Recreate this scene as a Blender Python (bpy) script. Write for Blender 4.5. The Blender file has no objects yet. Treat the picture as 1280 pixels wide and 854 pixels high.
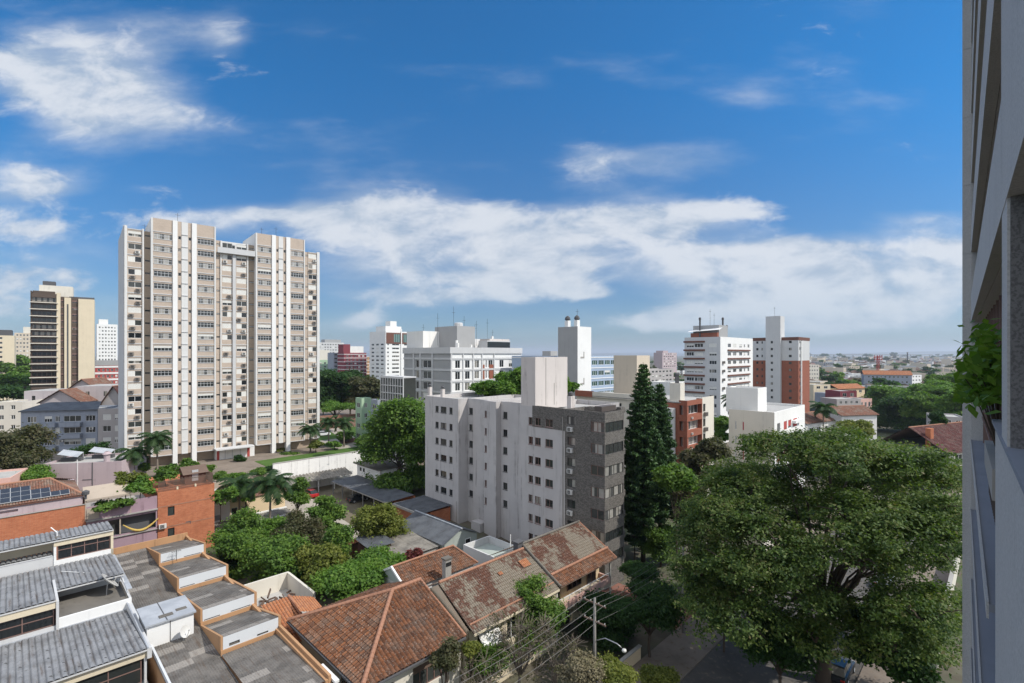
import bpy, math, random
import numpy as np
from mathutils import Vector, Matrix

# ------------------------------------------------------------------ camera, sky, sun
SC = bpy.context.scene
COL = SC.collection
F, H, CX, HY = 620.0, 30.0, 640.0, 443.0        # focal length in photo pixels, eye height in metres, principal column, horizon row
SUN_EL, SUN_AZ = 47.0, -12.0                       # azimuth counted from +X towards +Y

cam_d = bpy.data.cameras.new('camera')
cam = bpy.data.objects.new('camera', cam_d); COL.objects.link(cam)
cam.location = (0, 0, H); cam.rotation_euler = (math.radians(90), 0, 0)
cam_d.sensor_width = 36.0; cam_d.lens = F / 1280 * 36.0; cam_d.shift_y = 16 / 1280
cam_d.clip_start = 0.1; cam_d.clip_end = 90000
SC.camera = cam
SC.view_settings.view_transform = 'Standard'; SC.view_settings.look = 'None'
SC.view_settings.gamma = 1.0; SC.view_settings.use_curve_mapping = False
SC.view_settings.exposure = 0.63
SC.render.filter_size = 1.1

sun_d = bpy.data.lights.new('sun', 'SUN'); sun_d.energy = 2.8; sun_d.angle = math.radians(0.5); sun_d.color = (1.0, 0.95, 0.87)
sun = bpy.data.objects.new('sun', sun_d); COL.objects.link(sun)
_az, _el = math.radians(SUN_AZ), math.radians(SUN_EL)
sdir = Vector((math.cos(_az) * math.cos(_el), math.sin(_az) * math.cos(_el), math.sin(_el)))
sun.rotation_euler = (-sdir).to_track_quat('-Z', 'Y').to_euler(); sun.location = (0, 0, 300)

class NG:
    """short hand for building a node tree"""
    def __init__(s, nt): s.nt = nt
    def n(s, t, **k):
        o = s.nt.nodes.new(t)
        for a, b in k.items(): setattr(o, a, b)
        return o
    def l(s, a, b): s.nt.links.new(a, b)
    def put(s, sock, v):
        if isinstance(v, bpy.types.NodeSocket): s.l(v, sock)
        else: sock.default_value = v
    def m(s, op, a, b=0.0, c=None, clamp=False):
        o = s.n('ShaderNodeMath', operation=op, use_clamp=clamp)
        s.put(o.inputs[0], a); s.put(o.inputs[1], b)
        if c is not None: s.put(o.inputs[2], c)
        return o.outputs[0]
    def mix(s, f, a, b, mode='MIX'):
        o = s.n('ShaderNodeMix', data_type='RGBA', blend_type=mode)
        s.put(o.inputs[0], f); s.put(o.inputs[6], c4(a)); s.put(o.inputs[7], c4(b))
        return o.outputs[2]
    def noise(s, vec, scale, detail=4, rough=.55):
        o = s.n('ShaderNodeTexNoise'); s.l(vec, o.inputs['Vector'])
        o.inputs['Scale'].default_value = scale; o.inputs['Detail'].default_value = detail; o.inputs['Roughness'].default_value = rough
        return o.outputs['Fac']
    def step(s, v, a, b, lo=0.0, hi=1.0):
        o = s.n('ShaderNodeMapRange', interpolation_type='SMOOTHSTEP')
        s.put(o.inputs[0], v); s.put(o.inputs[1], a); s.put(o.inputs[2], b); s.put(o.inputs[3], lo); s.put(o.inputs[4], hi)
        return o.outputs[0]
    def scl(s, vec, xyz, loc=(0, 0, 0)):
        o = s.n('ShaderNodeMapping'); s.l(vec, o.inputs[0]); o.inputs['Scale'].default_value = xyz; o.inputs['Location'].default_value = loc
        return o.outputs[0]
def c4(v):
    return v if isinstance(v, bpy.types.NodeSocket) else ((v[0], v[1], v[2], 1.0) if len(v) == 3 else v)

world = bpy.data.worlds.new('World'); SC.world = world; world.use_nodes = True
g = NG(world.node_tree); g.nt.nodes.clear()
sky = g.n('ShaderNodeTexSky', sky_type='NISHITA'); sky.sun_disc = False
sky.sun_elevation = _el; sky.sun_rotation = math.radians(90 - SUN_AZ); sky.altitude = 60; sky.air_density = 1.0; sky.dust_density = 0.5; sky.ozone_density = 2.5
SKY_S = 0.085
tc = g.n('ShaderNodeTexCoord'); sp = g.n('ShaderNodeSeparateXYZ'); g.l(tc.outputs['Generated'], sp.inputs[0])
yy = g.m('MAXIMUM', sp.outputs[1], 0.06)
cu = g.m('DIVIDE', sp.outputs[0], yy); cv = g.m('DIVIDE', sp.outputs[2], yy)
cmb = g.n('ShaderNodeCombineXYZ'); g.l(cu, cmb.inputs[0]); g.l(cv, cmb.inputs[1])
# cloud banks: (column, row, half width, half height in photo pixels, weight)
banks = [(470, 262, 95, 26, .42), (600, 290, 190, 34, .46), (800, 275, 130, 20, .44), (900, 262, 90, 14, .28), (560, 335, 150, 34, .46), (680, 345, 90, 22, .26),
         (905, 335, 95, 26, .44), (1010, 322, 110, 26, .42), (1110, 345, 120, 40, .58), (1190, 325, 60, 30, .48), (930, 372, 110, 26, .44), (1080, 388, 140, 22, .40),
         (735, 205, 45, 30, .24), (815, 198, 95, 30, .24), (900, 185, 70, 26, .15), (935, 125, 40, 20, .22),
         (60, 75, 90, 52, .50), (125, 130, 80, 52, .48), (215, 145, 70, 26, .24), (280, 42, 34, 34, .34), (190, 70, 60, 60, .16), (45, 232, 85, 30, .50), (60, 345, 100, 20, .32),
         (245, 278, 70, 20, .46), (335, 266, 45, 10, .42), (385, 268, 22, 14, .40), (190, 238, 40, 9, .24), (455, 402, 24, 12, .52), (420, 408, 40, 10, .3), (700, 357, 28, 7, .46), (738, 366, 26, 8, .5),
         (560, 372, 120, 12, .3), (1180, 272, 120, 14, .22), (30, 285, 60, 14, .25), (870, 268, 8, 10, .5), (820, 402, 100, 14, .2), (90, 300, 130, 30, .2), (60, 385, 110, 22, .26), (1000, 405, 220, 16, .3), (640, 300, 330, 60, .1), (100, 100, 140, 80, .12), (1060, 345, 190, 55, .14)]
cov = None
for (x, y, w, h, k) in banks:
    a = g.m('MULTIPLY', g.m('SUBTRACT', cu, (x - CX) / F), F / w); b = g.m('MULTIPLY', g.m('SUBTRACT', cv, (HY - y) / F), F / h)
    e = g.m('MULTIPLY', g.m('EXPONENT', g.m('MULTIPLY', g.m('ADD', g.m('MULTIPLY', a, a), g.m('MULTIPLY', b, b)), -1.0)), k)
    cov = e if cov is None else g.m('ADD', cov, e)
cov = g.m('MINIMUM', g.m('MULTIPLY', cov, 1.32), 0.74)
def cloudn(off, k=1.0):
    v = g.scl(cmb.outputs[0], (5.2 * k, 10.5 * k, 1), (off[0], off[1], 3.7)); w1 = g.noise(v, .8, 3, .5)
    wv = g.n('ShaderNodeVectorMath', operation='ADD'); g.l(v, wv.inputs[0]); cw = g.n('ShaderNodeCombineXYZ'); g.l(g.m('MULTIPLY', w1, .9), cw.inputs[0]); g.l(g.m('MULTIPLY', w1, .5), cw.inputs[1]); g.l(cw.outputs[0], wv.inputs[1])
    return g.noise(wv.outputs[0], 1.0, 10, .60)
n0 = cloudn((0, 0)); n1 = cloudn((-.10, -.26)); n2 = g.noise(g.scl(cmb.outputs[0], (2.2, 7.5, 1), (4.1, 1.3, 0)), 1.0, 7, .58)
dv = g.step(g.m('ADD', cov, g.m('MULTIPLY', g.m('SUBTRACT', n2, .5), 1.5)), .06, .80, 0, .74)
d0 = g.m('ADD', cov, g.m('MULTIPLY', g.m('SUBTRACT', n0, .5), 2.1))
dp = g.step(d0, .30, .74)
dens = g.m('SUBTRACT', 1.0, g.m('MULTIPLY', g.m('SUBTRACT', 1.0, dv), g.m('SUBTRACT', 1.0, dp)))
lit = g.step(g.m('ADD', g.m('SUBTRACT', n0, n1), g.m('MULTIPLY', d0, .14)), -.12, .22)
ccol = g.mix(lit, (.30, .36, .44), (.52, .54, .57))
hz = g.step(cv, -.02, .22)
ccol = g.mix(g.m('MULTIPLY', g.m('SUBTRACT', 1.0, hz), .65), ccol, (.33, .41, .49))
thin = g.m('MULTIPLY', dens, .88)
skyc = g.mix(1.0, sky.outputs[0], (SKY_S, SKY_S, SKY_S), 'MULTIPLY')
skyc = g.mix(1.0, skyc, g.mix(g.step(cv, .0, .62), (.39, .545, .73), (.12, .70, 1.08)), 'MULTIPLY')
final = g.mix(thin, skyc, ccol)
# unseen bright cloud added behind and above the camera to fill the shade
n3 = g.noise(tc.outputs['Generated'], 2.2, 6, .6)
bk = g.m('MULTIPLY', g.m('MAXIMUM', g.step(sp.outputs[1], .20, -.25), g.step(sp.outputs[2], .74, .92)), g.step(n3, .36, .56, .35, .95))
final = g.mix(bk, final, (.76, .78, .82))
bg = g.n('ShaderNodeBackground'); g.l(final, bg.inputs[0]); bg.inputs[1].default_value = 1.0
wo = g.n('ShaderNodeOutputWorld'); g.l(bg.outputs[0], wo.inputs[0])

# ------------------------------------------------------------------ materials
MATS = {}
def newmat(name):
    m = bpy.data.materials.new(name); m.use_nodes = True; g = NG(m.node_tree)
    b = m.node_tree.nodes['Principled BSDF']; MATS[name] = m
    return m, g, b
def plain(name, col, rough=.6, metal=0.0, spec=.5):
    m, g, b = newmat(name); b.inputs['Base Color'].default_value = c4(col); b.inputs['Roughness'].default_value = rough
    b.inputs['Metallic'].default_value = metal; b.inputs['Specular IOR Level'].default_value = spec
    return m
def wallm(name, col, dirt=None, amt=.35, var=.10, streak=1.0, rough=.85, grain=0.0):
    """painted or rendered wall: blotches, vertical rain streaks, grain"""
    m, g, b = newmat(name); t = g.n('ShaderNodeTexCoord').outputs['Object']
    dirt = dirt or tuple(c * .38 for c in col)
    n1 = g.noise(t, .35, 5, .6); c = g.mix(g.m('MULTIPLY', g.step(n1, .35, .75), var * 2), col, tuple(x * .72 for x in col))
    n2 = g.noise(g.scl(t, (1.6 * streak, 1.6 * streak, .09)), 1.0, 6, .65); n3 = g.noise(t, .8, 4, .6)
    f = g.m('MULTIPLY', g.m('MULTIPLY', g.step(n2, .50, .78), g.step(n3, .32, .62)), amt)
    c = g.mix(f, c, dirt)
    if grain: c = g.mix(g.m('MULTIPLY', g.step(g.noise(t, 36, 3, .7), .44, .60), grain), c, tuple(x * .45 for x in col))
    g.l(c, b.inputs['Base Color']); b.inputs['Roughness'].default_value = rough; b.inputs['Specular IOR Level'].default_value = .25
    bp = g.n('ShaderNodeBump'); bp.inputs['Strength'].default_value = .25; bp.inputs['Distance'].default_value = .02
    g.l(g.noise(t, 9, 5, .6), bp.inputs['Height']); g.l(bp.outputs[0], b.inputs['Normal'])
    return m
def brickm(name, c1, c2, mort, scale=1.0, bw=.5, bh=.16, dirt=.25):
    m, g, b = newmat(name); t = g.n('ShaderNodeTexCoord').outputs['Object']
    s = g.n('ShaderNodeSeparateXYZ'); g.l(t, s.inputs[0])
    cb = g.n('ShaderNodeCombineXYZ'); g.l(g.m('ADD', s.outputs[0], s.outputs[1]), cb.inputs[0]); g.l(s.outputs[2], cb.inputs[1])
    k = g.n('ShaderNodeTexBrick'); g.l(cb.outputs[0], k.inputs[0]); k.inputs['Color1'].default_value = c4(c1); k.inputs['Color2'].default_value = c4(c2); k.inputs['Mortar'].default_value = c4(mort)
    k.inputs['Scale'].default_value = scale; k.inputs['Brick Width'].default_value = bw; k.inputs['Row Height'].default_value = bh; k.inputs['Mortar Size'].default_value = .012
    n = g.noise(t, .5, 6, .65); c = g.mix(g.m('MULTIPLY', g.step(n, .45, .72), dirt), k.outputs['Color'], tuple(x * .45 for x in c1))
    n = g.noise(t, 3.0, 4, .6); c = g.mix(g.m('MULTIPLY', g.step(n, .5, .7), .35), c, tuple(x * .7 for x in c1))
    g.l(c, b.inputs['Base Color']); b.inputs['Roughness'].default_value = .9; b.inputs['Specular IOR Level'].default_value = .2
    return m
def tilem(name, cols, moss=(.28, .26, .21), mossamt=.5, msc=.55, lo=.45, hi=.62):
    """roof tiles: every tile its own shade, with lichen in patches"""
    m, g, b = newmat(name); uv = g.n('ShaderNodeTexCoord').outputs['UV']; ob = g.n('ShaderNodeTexCoord').outputs['Object']
    fl = g.n('ShaderNodeVectorMath', operation='FLOOR'); g.l(uv, fl.inputs[0])
    wn = g.n('ShaderNodeTexWhiteNoise', noise_dimensions='2D'); g.l(fl.outputs[0], wn.inputs['Vector'])
    r = g.n('ShaderNodeValToRGB'); g.l(wn.outputs['Value'], r.inputs[0])
    while len(r.color_ramp.elements) < len(cols): r.color_ramp.elements.new(.5)
    for i, cc in enumerate(cols): r.color_ramp.elements[i].position = i / (len(cols) - 1); r.color_ramp.elements[i].color = c4(cc)
    wn2 = g.n('ShaderNodeTexWhiteNoise', noise_dimensions='2D'); o2 = g.n('ShaderNodeVectorMath', operation='ADD'); g.l(fl.outputs[0], o2.inputs[0]); o2.inputs[1].default_value = (17.3, 5.1, 0); g.l(o2.outputs[0], wn2.inputs['Vector'])
    n = g.noise(ob, msc, 5, .65)
    f = g.m('MULTIPLY', g.step(g.m('ADD', n, g.m('MULTIPLY', g.m('SUBTRACT', wn2.outputs['Value'], .5), .10)), lo, hi), mossamt)
    c = g.mix(f, r.outputs[0], moss)
    sx = g.n('ShaderNodeSeparateXYZ'); g.l(uv, sx.inputs[0]); vl = g.m('ABSOLUTE', g.m('SUBTRACT', g.m('FRACT', sx.outputs[0]), .5))
    c = g.mix(g.m('MULTIPLY', g.step(vl, .26, .46), .62), c, (.04, .028, .022))
    c = g.mix(g.m('MULTIPLY', g.step(g.noise(ob, 5, 5, .7), .52, .72), .45), c, (.06, .045, .035))
    c = g.mix(g.m('MULTIPLY', g.step(g.noise(ob, 9, 3, .6), .60, .68), .5), c, (.46, .44, .40))
    g.l(c, b.inputs['Base Color']); b.inputs['Roughness'].default_value = .9; b.inputs['Specular IOR Level'].default_value = .2
    return m
def sheetm(name, col, dark, rust=(.10, .07, .05), amt=.5, rough=.75, panels=None, bolts=False):
    """fibre cement or metal roofing with dirt washed down the slope; panels = sheet size for sheets of different age"""
    m, g, b = newmat(name); t = g.n('ShaderNodeTexCoord').outputs['Object']; uv = g.n('ShaderNodeTexCoord').outputs['UV']
    c = g.mix(g.step(g.noise(t, .7, 6, .65), .35, .7), col, dark)
    if panels:
        v = g.n('ShaderNodeVectorMath', operation='FLOOR'); g.l(g.scl(uv, (1 / panels[0], 1 / panels[1], 1)), v.inputs[0])
        w = g.n('ShaderNodeTexWhiteNoise', noise_dimensions='2D'); g.l(v.outputs[0], w.inputs['Vector'])
        c = g.mix(g.m('MULTIPLY', g.step(w.outputs['Value'], .80, .84), .6), c, tuple(x * 2.1 for x in col))
    c = g.mix(g.m('MULTIPLY', g.step(g.noise(g.scl(uv, (3.0, .25, 1)), 1.0, 5, .65), .5, .75), amt), c, rust)
    c = g.mix(g.m('MULTIPLY', g.step(g.noise(t, 6, 5, .7), .56, .70), amt), c, tuple(x * .3 for x in dark))
    if bolts:
        s = g.n('ShaderNodeSeparateXYZ'); g.l(uv, s.inputs[0]); du = g.m('MULTIPLY', g.m('SUBTRACT', g.m('FRACT', g.m('DIVIDE', s.outputs[0], .76)), .5), .76); dw = g.m('MULTIPLY', g.m('SUBTRACT', g.m('FRACT', g.m('DIVIDE', s.outputs[1], 1.7)), .5), 1.7)
        c = g.mix(g.m('MULTIPLY', g.step(g.m('ADD', g.m('MULTIPLY', du, du), g.m('MULTIPLY', dw, dw)), .012, .004), g.step(g.noise(t, .9, 2, .5), .40, .55)), c, (.05, .05, .05))
    g.l(c, b.inputs['Base Color']); b.inputs['Roughness'].default_value = rough; b.inputs['Specular IOR Level'].default_value = .3
    return m
def glassm(name, a=(.015, .018, .02), bcol=(.06, .065, .06), ccol=(.33, .31, .27), p=.80, rough=.06):
    """window glass: what is behind it (dark room, half drawn or closed curtain) differs from window to window"""
    m, g, b = newmat(name); oi = g.n('ShaderNodeObjectInfo').outputs['Random']; t = g.n('ShaderNodeTexCoord').outputs['Object']
    c = g.mix(g.step(oi, .35, .45), a, bcol); s = g.n('ShaderNodeSeparateXYZ'); g.l(t, s.inputs[0])
    fr = g.m('FRACT', g.m('ADD', g.m('MULTIPLY', oi, 37.7), g.m('MULTIPLY', s.outputs[0], .55)))
    cur = g.m('MULTIPLY', g.step(oi, p, p + .02), g.step(fr, .38, .42)); c = g.mix(cur, c, ccol)
    c = g.mix(g.m('MULTIPLY', g.noise(t, 1.7, 3, .6), .5), c, tuple(x * .6 for x in a))
    g.l(c, b.inputs['Base Color']); b.inputs['Roughness'].default_value = rough; b.inputs['Specular IOR Level'].default_value = .55
    return m
def leafm(name, cols, trans=.42, rough=.58):
    m, g, b = newmat(name); geo = g.n('ShaderNodeNewGeometry'); t = g.n('ShaderNodeTexCoord').outputs['Object']
    r = g.n('ShaderNodeValToRGB')
    v = g.m('ADD', g.m('MULTIPLY', geo.outputs['Random Per Island'], .55), g.m('MULTIPLY', g.step(g.noise(t, .45, 4, .6), .3, .7), .45)); g.l(v, r.inputs[0])
    while len(r.color_ramp.elements) < len(cols): r.color_ramp.elements.new(.5)
    for i, cc in enumerate(cols): r.color_ramp.elements[i].position = i / (len(cols) - 1); r.color_ramp.elements[i].color = c4(cc)
    g.l(r.outputs[0], b.inputs['Base Color']); b.inputs['Roughness'].default_value = rough; b.inputs['Specular IOR Level'].default_value = .3
    tr = g.n('ShaderNodeBsdfTranslucent'); g.l(g.mix(1.0, r.outputs[0], (1.1, 1.25, .5), 'MULTIPLY'), tr.inputs[0])
    mx = g.n('ShaderNodeMixShader'); mx.inputs[0].default_value = trans; g.l(b.outputs[0], mx.inputs[1]); g.l(tr.outputs[0], mx.inputs[2])
    g.l(mx.outputs[0], g.nt.nodes['Material Output'].inputs[0])
    return m

M = {}
M['white'] = wallm('white_paint', (.78, .77, .74), amt=.30)
M['whiteclean'] = wallm('clean_white_paint', (.77, .765, .75), amt=.30, var=.08)
M['ribwhite'] = wallm('rib_off_white', (.66, .655, .64), amt=.35, var=.08)
M['wallwhite'] = wallm('stained_white_wall', (.82, .81, .79), dirt=(.05, .047, .045), amt=1.0, streak=1.6)
M['greywall'] = wallm('light_grey_render', (.52, .495, .485), dirt=(.12, .10, .09), amt=.9, var=.2)
M['stairwall'] = wallm('pinkish_grey_render', (.60, .55, .52), dirt=(.12, .10, .09), amt=.75, var=.10)
M['palegrey'] = wallm('pale_grey_render', (.55, .55, .55), amt=.3)
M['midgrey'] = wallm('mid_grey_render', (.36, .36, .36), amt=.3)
M['darkgrey'] = wallm('dark_grey_paint', (.10, .10, .105), amt=.3)
M['concrete'] = wallm('concrete', (.36, .345, .32), amt=.5, var=.2)
M['cream'] = wallm('cream_render', (.66, .57, .42), amt=.25)
M['palecream'] = wallm('pale_cream_render', (.66, .62, .54), amt=.35)
M['beige'] = wallm('beige_render', (.58, .50, .40), amt=.35)
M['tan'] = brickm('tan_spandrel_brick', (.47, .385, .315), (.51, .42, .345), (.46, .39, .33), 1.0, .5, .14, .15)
M['tanshade'] = brickm('shaded_tan_brick', (.40, .32, .25), (.43, .35, .27), (.4, .33, .27), 1.0, .5, .14, .15)  # tan brick darkened, the recess shade put into its colour
M['brick'] = brickm('orange_brick', (.41, .125, .06), (.50, .175, .085), (.42, .24, .15), 1.0, .42, .13, .35)
M['darkbrick'] = brickm('grey_brown_brick', (.095, .088, .081), (.205, .19, .172), (.13, .12, .11), 1.0, .22, .11, .12)
M['redbrick'] = brickm('red_brown_brick', (.27, .095, .06), (.31, .11, .07), (.25, .12, .085), 1.0, .5, .14, .2)
M['brownpaint'] = wallm('brown_paint', (.16, .075, .055), amt=.25)
M['maroon'] = wallm('maroon_paint', (.22, .05, .065), amt=.2)
M['redpaint'] = wallm('red_paint', (.42, .08, .07), amt=.2)
M['lilac'] = wallm('faded_lilac_render', (.46, .375, .39), dirt=(.16, .10, .12), amt=.5, var=.12)
M['purple'] = wallm('dull_purple_render', (.36, .25, .29), dirt=(.12, .07, .09), amt=.8, var=.2)
M['bluegrey'] = wallm('blue_grey_render', (.30, .33, .39), amt=.5, var=.15)
M['palelilac'] = wallm('pale_lilac_render', (.50, .45, .45), amt=.45, var=.15)
M['umber'] = wallm('umber_paint', (.105, .078, .062), amt=.25)
M['greybrown'] = wallm('grey_brown_render', (.42, .39, .38), amt=.3)
M['blue'] = wallm('light_blue_panel', (.34, .42, .54), amt=.15)
M['green'] = wallm('pale_green_render', (.38, .52, .36), amt=.2)
M['pink'] = wallm('pink_render', (.66, .42, .36), amt=.25)
M['ochre'] = wallm('yellow_render', (.70, .55, .36), amt=.3)
M['greengrey'] = wallm('grey_green_render', (.36, .40, .37), amt=.35)
M['orange'] = wallm('orange_paint', (.46, .265, .14), amt=.8, var=.15)
M['boxgrey'] = wallm('light_grey_panel', (.62, .64, .66), amt=.15, var=.05)
M['flatroof'] = wallm('stained_flat_roof', (.17, .155, .135), dirt=(.05, .045, .04), amt=.8, var=.5)
M['roofgrey'] = wallm('pale_flat_roof', (.42, .41, .39), amt=.5, var=.3)
M['own'] = wallm('own_grey_render', (.50, .495, .485), amt=.25, var=.10, grain=.35)
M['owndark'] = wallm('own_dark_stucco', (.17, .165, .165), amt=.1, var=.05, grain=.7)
M['stone'] = wallm('grey_stone_sill', (.24, .26, .30), amt=.15, var=.3)
M['sheet'] = sheetm('grey_roof_sheet', (.275, .28, .29), (.18, .182, .188), amt=.8, bolts=True)
M['asbestos'] = sheetm('fibre_cement_sheet', (.18, .165, .148), (.10, .092, .083), amt=.8, panels=(1.9, 1.0))
M['oldsheet'] = sheetm('old_wavy_sheet', (.27, .25, .22), (.15, .14, .125), amt=.6)
M['darksheet'] = sheetm('dark_metal_sheet', (.115, .125, .14), (.07, .075, .085), amt=.3, rough=.6)
M['metalsheet'] = sheetm('flat_metal_sheet', (.42, .44, .47), (.32, .34, .37), amt=.25, rough=.5)
M['terra'] = tilem('terracotta_tiles', [(.11, .048, .026), (.17, .069, .033), (.22, .09, .042), (.155, .07, .038), (.09, .042, .026)], mossamt=.25, moss=(.24, .215, .18), lo=.44, hi=.64)
M['mossy'] = tilem('mossy_tiles', [(.095, .046, .032), (.115, .054, .036), (.135, .06, .039), (.10, .05, .035)], moss=(.255, .228, .178), mossamt=.8, msc=.30, lo=.41, hi=.52)
M['newterra'] = tilem('bright_terracotta_tiles', [(.40, .155, .07), (.48, .20, .09), (.36, .14, .07)], mossamt=.1)
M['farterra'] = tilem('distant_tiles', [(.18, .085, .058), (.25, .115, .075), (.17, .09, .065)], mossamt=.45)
M['redtile'] = tilem('dark_red_tiles', [(.07, .02, .02), (.10, .026, .024), (.055, .018, .018)], mossamt=.15)
M['ridge'] = wallm('ridge_tile', (.36, .185, .12), amt=.6, var=.3)
M['glass'] = glassm('window_glass')
M['curtain'] = glassm('curtained_glass', (.03, .035, .035), (.10, .10, .095), (.46, .44, .40), p=.45)
M['greenglass'] = glassm('green_glass', (.03, .07, .065), (.06, .12, .11), (.2, .3, .28), p=.7)
M['frost'] = plain('frosted_pane', (.52, .60, .50), .4)
M['alu'] = plain('aluminium', (.55, .56, .57), .45, .3)
M['whiteframe'] = plain('white_frame', (.78, .78, .77), .5)
M['darkframe'] = plain('dark_frame', (.035, .033, .032), .5)
M['brownframe'] = plain('brown_frame', (.20, .12, .10), .6)
M['shutter'] = plain('white_shutter', (.68, .67, .63), .6)
M['blind'] = plain('pale_blind', (.62, .60, .55), .7)
M['acbody'] = plain('ac_casing', (.62, .61, .58), .5)
M['acdark'] = plain('ac_old_casing', (.20, .18, .16), .6)
M['black'] = plain('black_plastic', (.015, .015, .016), .5)
M['steel'] = plain('galvanised_steel', (.40, .41, .42), .4, .6)
M['rail'] = plain('dark_rail', (.09, .07, .06), .5)
M['wood'] = wallm('weathered_wood', (.16, .11, .085), amt=.4, var=.3)
M['canvas'] = wallm('dusty_canvas', (.42, .35, .28), amt=.3)
M['solar'] = plain('solar_cell', (.035, .04, .05), .3, 0, .6)
M['wire'] = plain('cable', (.11, .105, .10), .5)
M['bark'] = wallm('bark', (.085, .065, .05), amt=.5, var=.4)
M['palebark'] = wallm('pale_bark', (.24, .20, .165), amt=.5, var=.4)
M['polecon'] = wallm('pole_concrete', (.24, .23, .215), amt=.4, var=.2)
M['asphalt'] = wallm('asphalt', (.12, .112, .105), dirt=(.24, .20, .15), amt=1.0, var=.6, grain=.4)
M['paving'] = wallm('paving', (.235, .195, .16), dirt=(.13, .085, .045), amt=.9, var=.5)
M['redpaving'] = wallm('red_paving', (.26, .125, .095), amt=.5, var=.35)
M['yard'] = wallm('yard_floor', (.40, .36, .31), amt=.6, var=.4)
M['court'] = wallm('court_floor', (.17, .145, .10), amt=.6, var=.4)
M['leaf'] = leafm('green_leaves', [(.026, .06, .013), (.07, .14, .024), (.13, .225, .035), (.20, .28, .05)])
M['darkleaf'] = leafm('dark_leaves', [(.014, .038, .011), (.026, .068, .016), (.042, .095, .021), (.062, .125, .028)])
M['brightleaf'] = leafm('bright_leaves', [(.045, .11, .018), (.09, .185, .026), (.135, .24, .036), (.19, .28, .045)])
M['yellowleaf'] = leafm('yellow_leaves', [(.07, .10, .018), (.13, .16, .028), (.19, .21, .04), (.24, .25, .06)])
M['bigleaf'] = leafm('big_tree_leaves', [(.016, .040, .010), (.042, .085, .018), (.09, .145, .030), (.15, .20, .050), (.19, .15, .075)])
M['oliveleaf'] = leafm('olive_leaves', [(.045, .055, .025), (.075, .085, .035), (.11, .105, .05), (.14, .11, .07)])
M['pine'] = leafm('conifer_needles', [(.012, .032, .012), (.028, .066, .020), (.055, .115, .030), (.085, .155, .040)], trans=.15)
M['palmleaf'] = leafm('palm_leaves', [(.016, .042, .014), (.03, .07, .022), (.05, .095, .03), (.075, .115, .04)])
M['dryleaf'] = leafm('dry_twigs', [(.10, .085, .05), (.15, .13, .075), (.20, .17, .10), (.14, .16, .05)], trans=.1)
M['redleaf'] = leafm('red_leaves', [(.14, .03, .035), (.20, .05, .05), (.10, .06, .03)])
M['grass'] = wallm('lawn', (.065, .13, .022), dirt=(.11, .11, .045), amt=.6, var=.4)
M['carwhite'] = plain('white_car_paint', (.75, .76, .77), .25)
M['carred'] = plain('red_car_paint', (.45, .03, .03), .25)
M['cardark'] = plain('dark_car_paint', (.03, .032, .036), .2)
M['carsilver'] = plain('silver_car_paint', (.42, .44, .46), .25, .5)
M['tyre'] = plain('tyre_rubber', (.02, .02, .02), .85)
M['redlamp'] = plain('red_lens', (.35, .02, .015), .3)
# ------------------------------------------------------------------ geometry helpers
TH0 = math.radians(45.3)                          # bearing of the street grid next door
D2 = (math.cos(TH0), math.sin(TH0)); D1 = (-math.sin(TH0), math.cos(TH0))
def world(a, b): return (a * D2[0] + b * D1[0], a * D2[1] + b * D1[1])          # street grid -> world
def grid(x, y): return (x * D2[0] + y * D2[1], x * D1[0] + y * D1[1])           # world -> street grid
def ray(px, py, z): Y = (H - z) * F / (py - HY); return ((px - CX) / F * Y, Y)  # where a sight line meets height z
def rayab(px, py, z): return grid(*ray(px, py, z))
def zat(py, Y): return H - (py - HY) * Y / F
def sm(x, a, b): t = min(1, max(0, (x - a) / (b - a))); return t * t * (3 - 2 * t)
def ground_z(x, y):
    a, b = grid(x, y); return 1.8 * sm(b, 42, 72) * (1 - sm(a, 70, 110)) + 0.0
TR = {}                                           # world matrix of every thing

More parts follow.
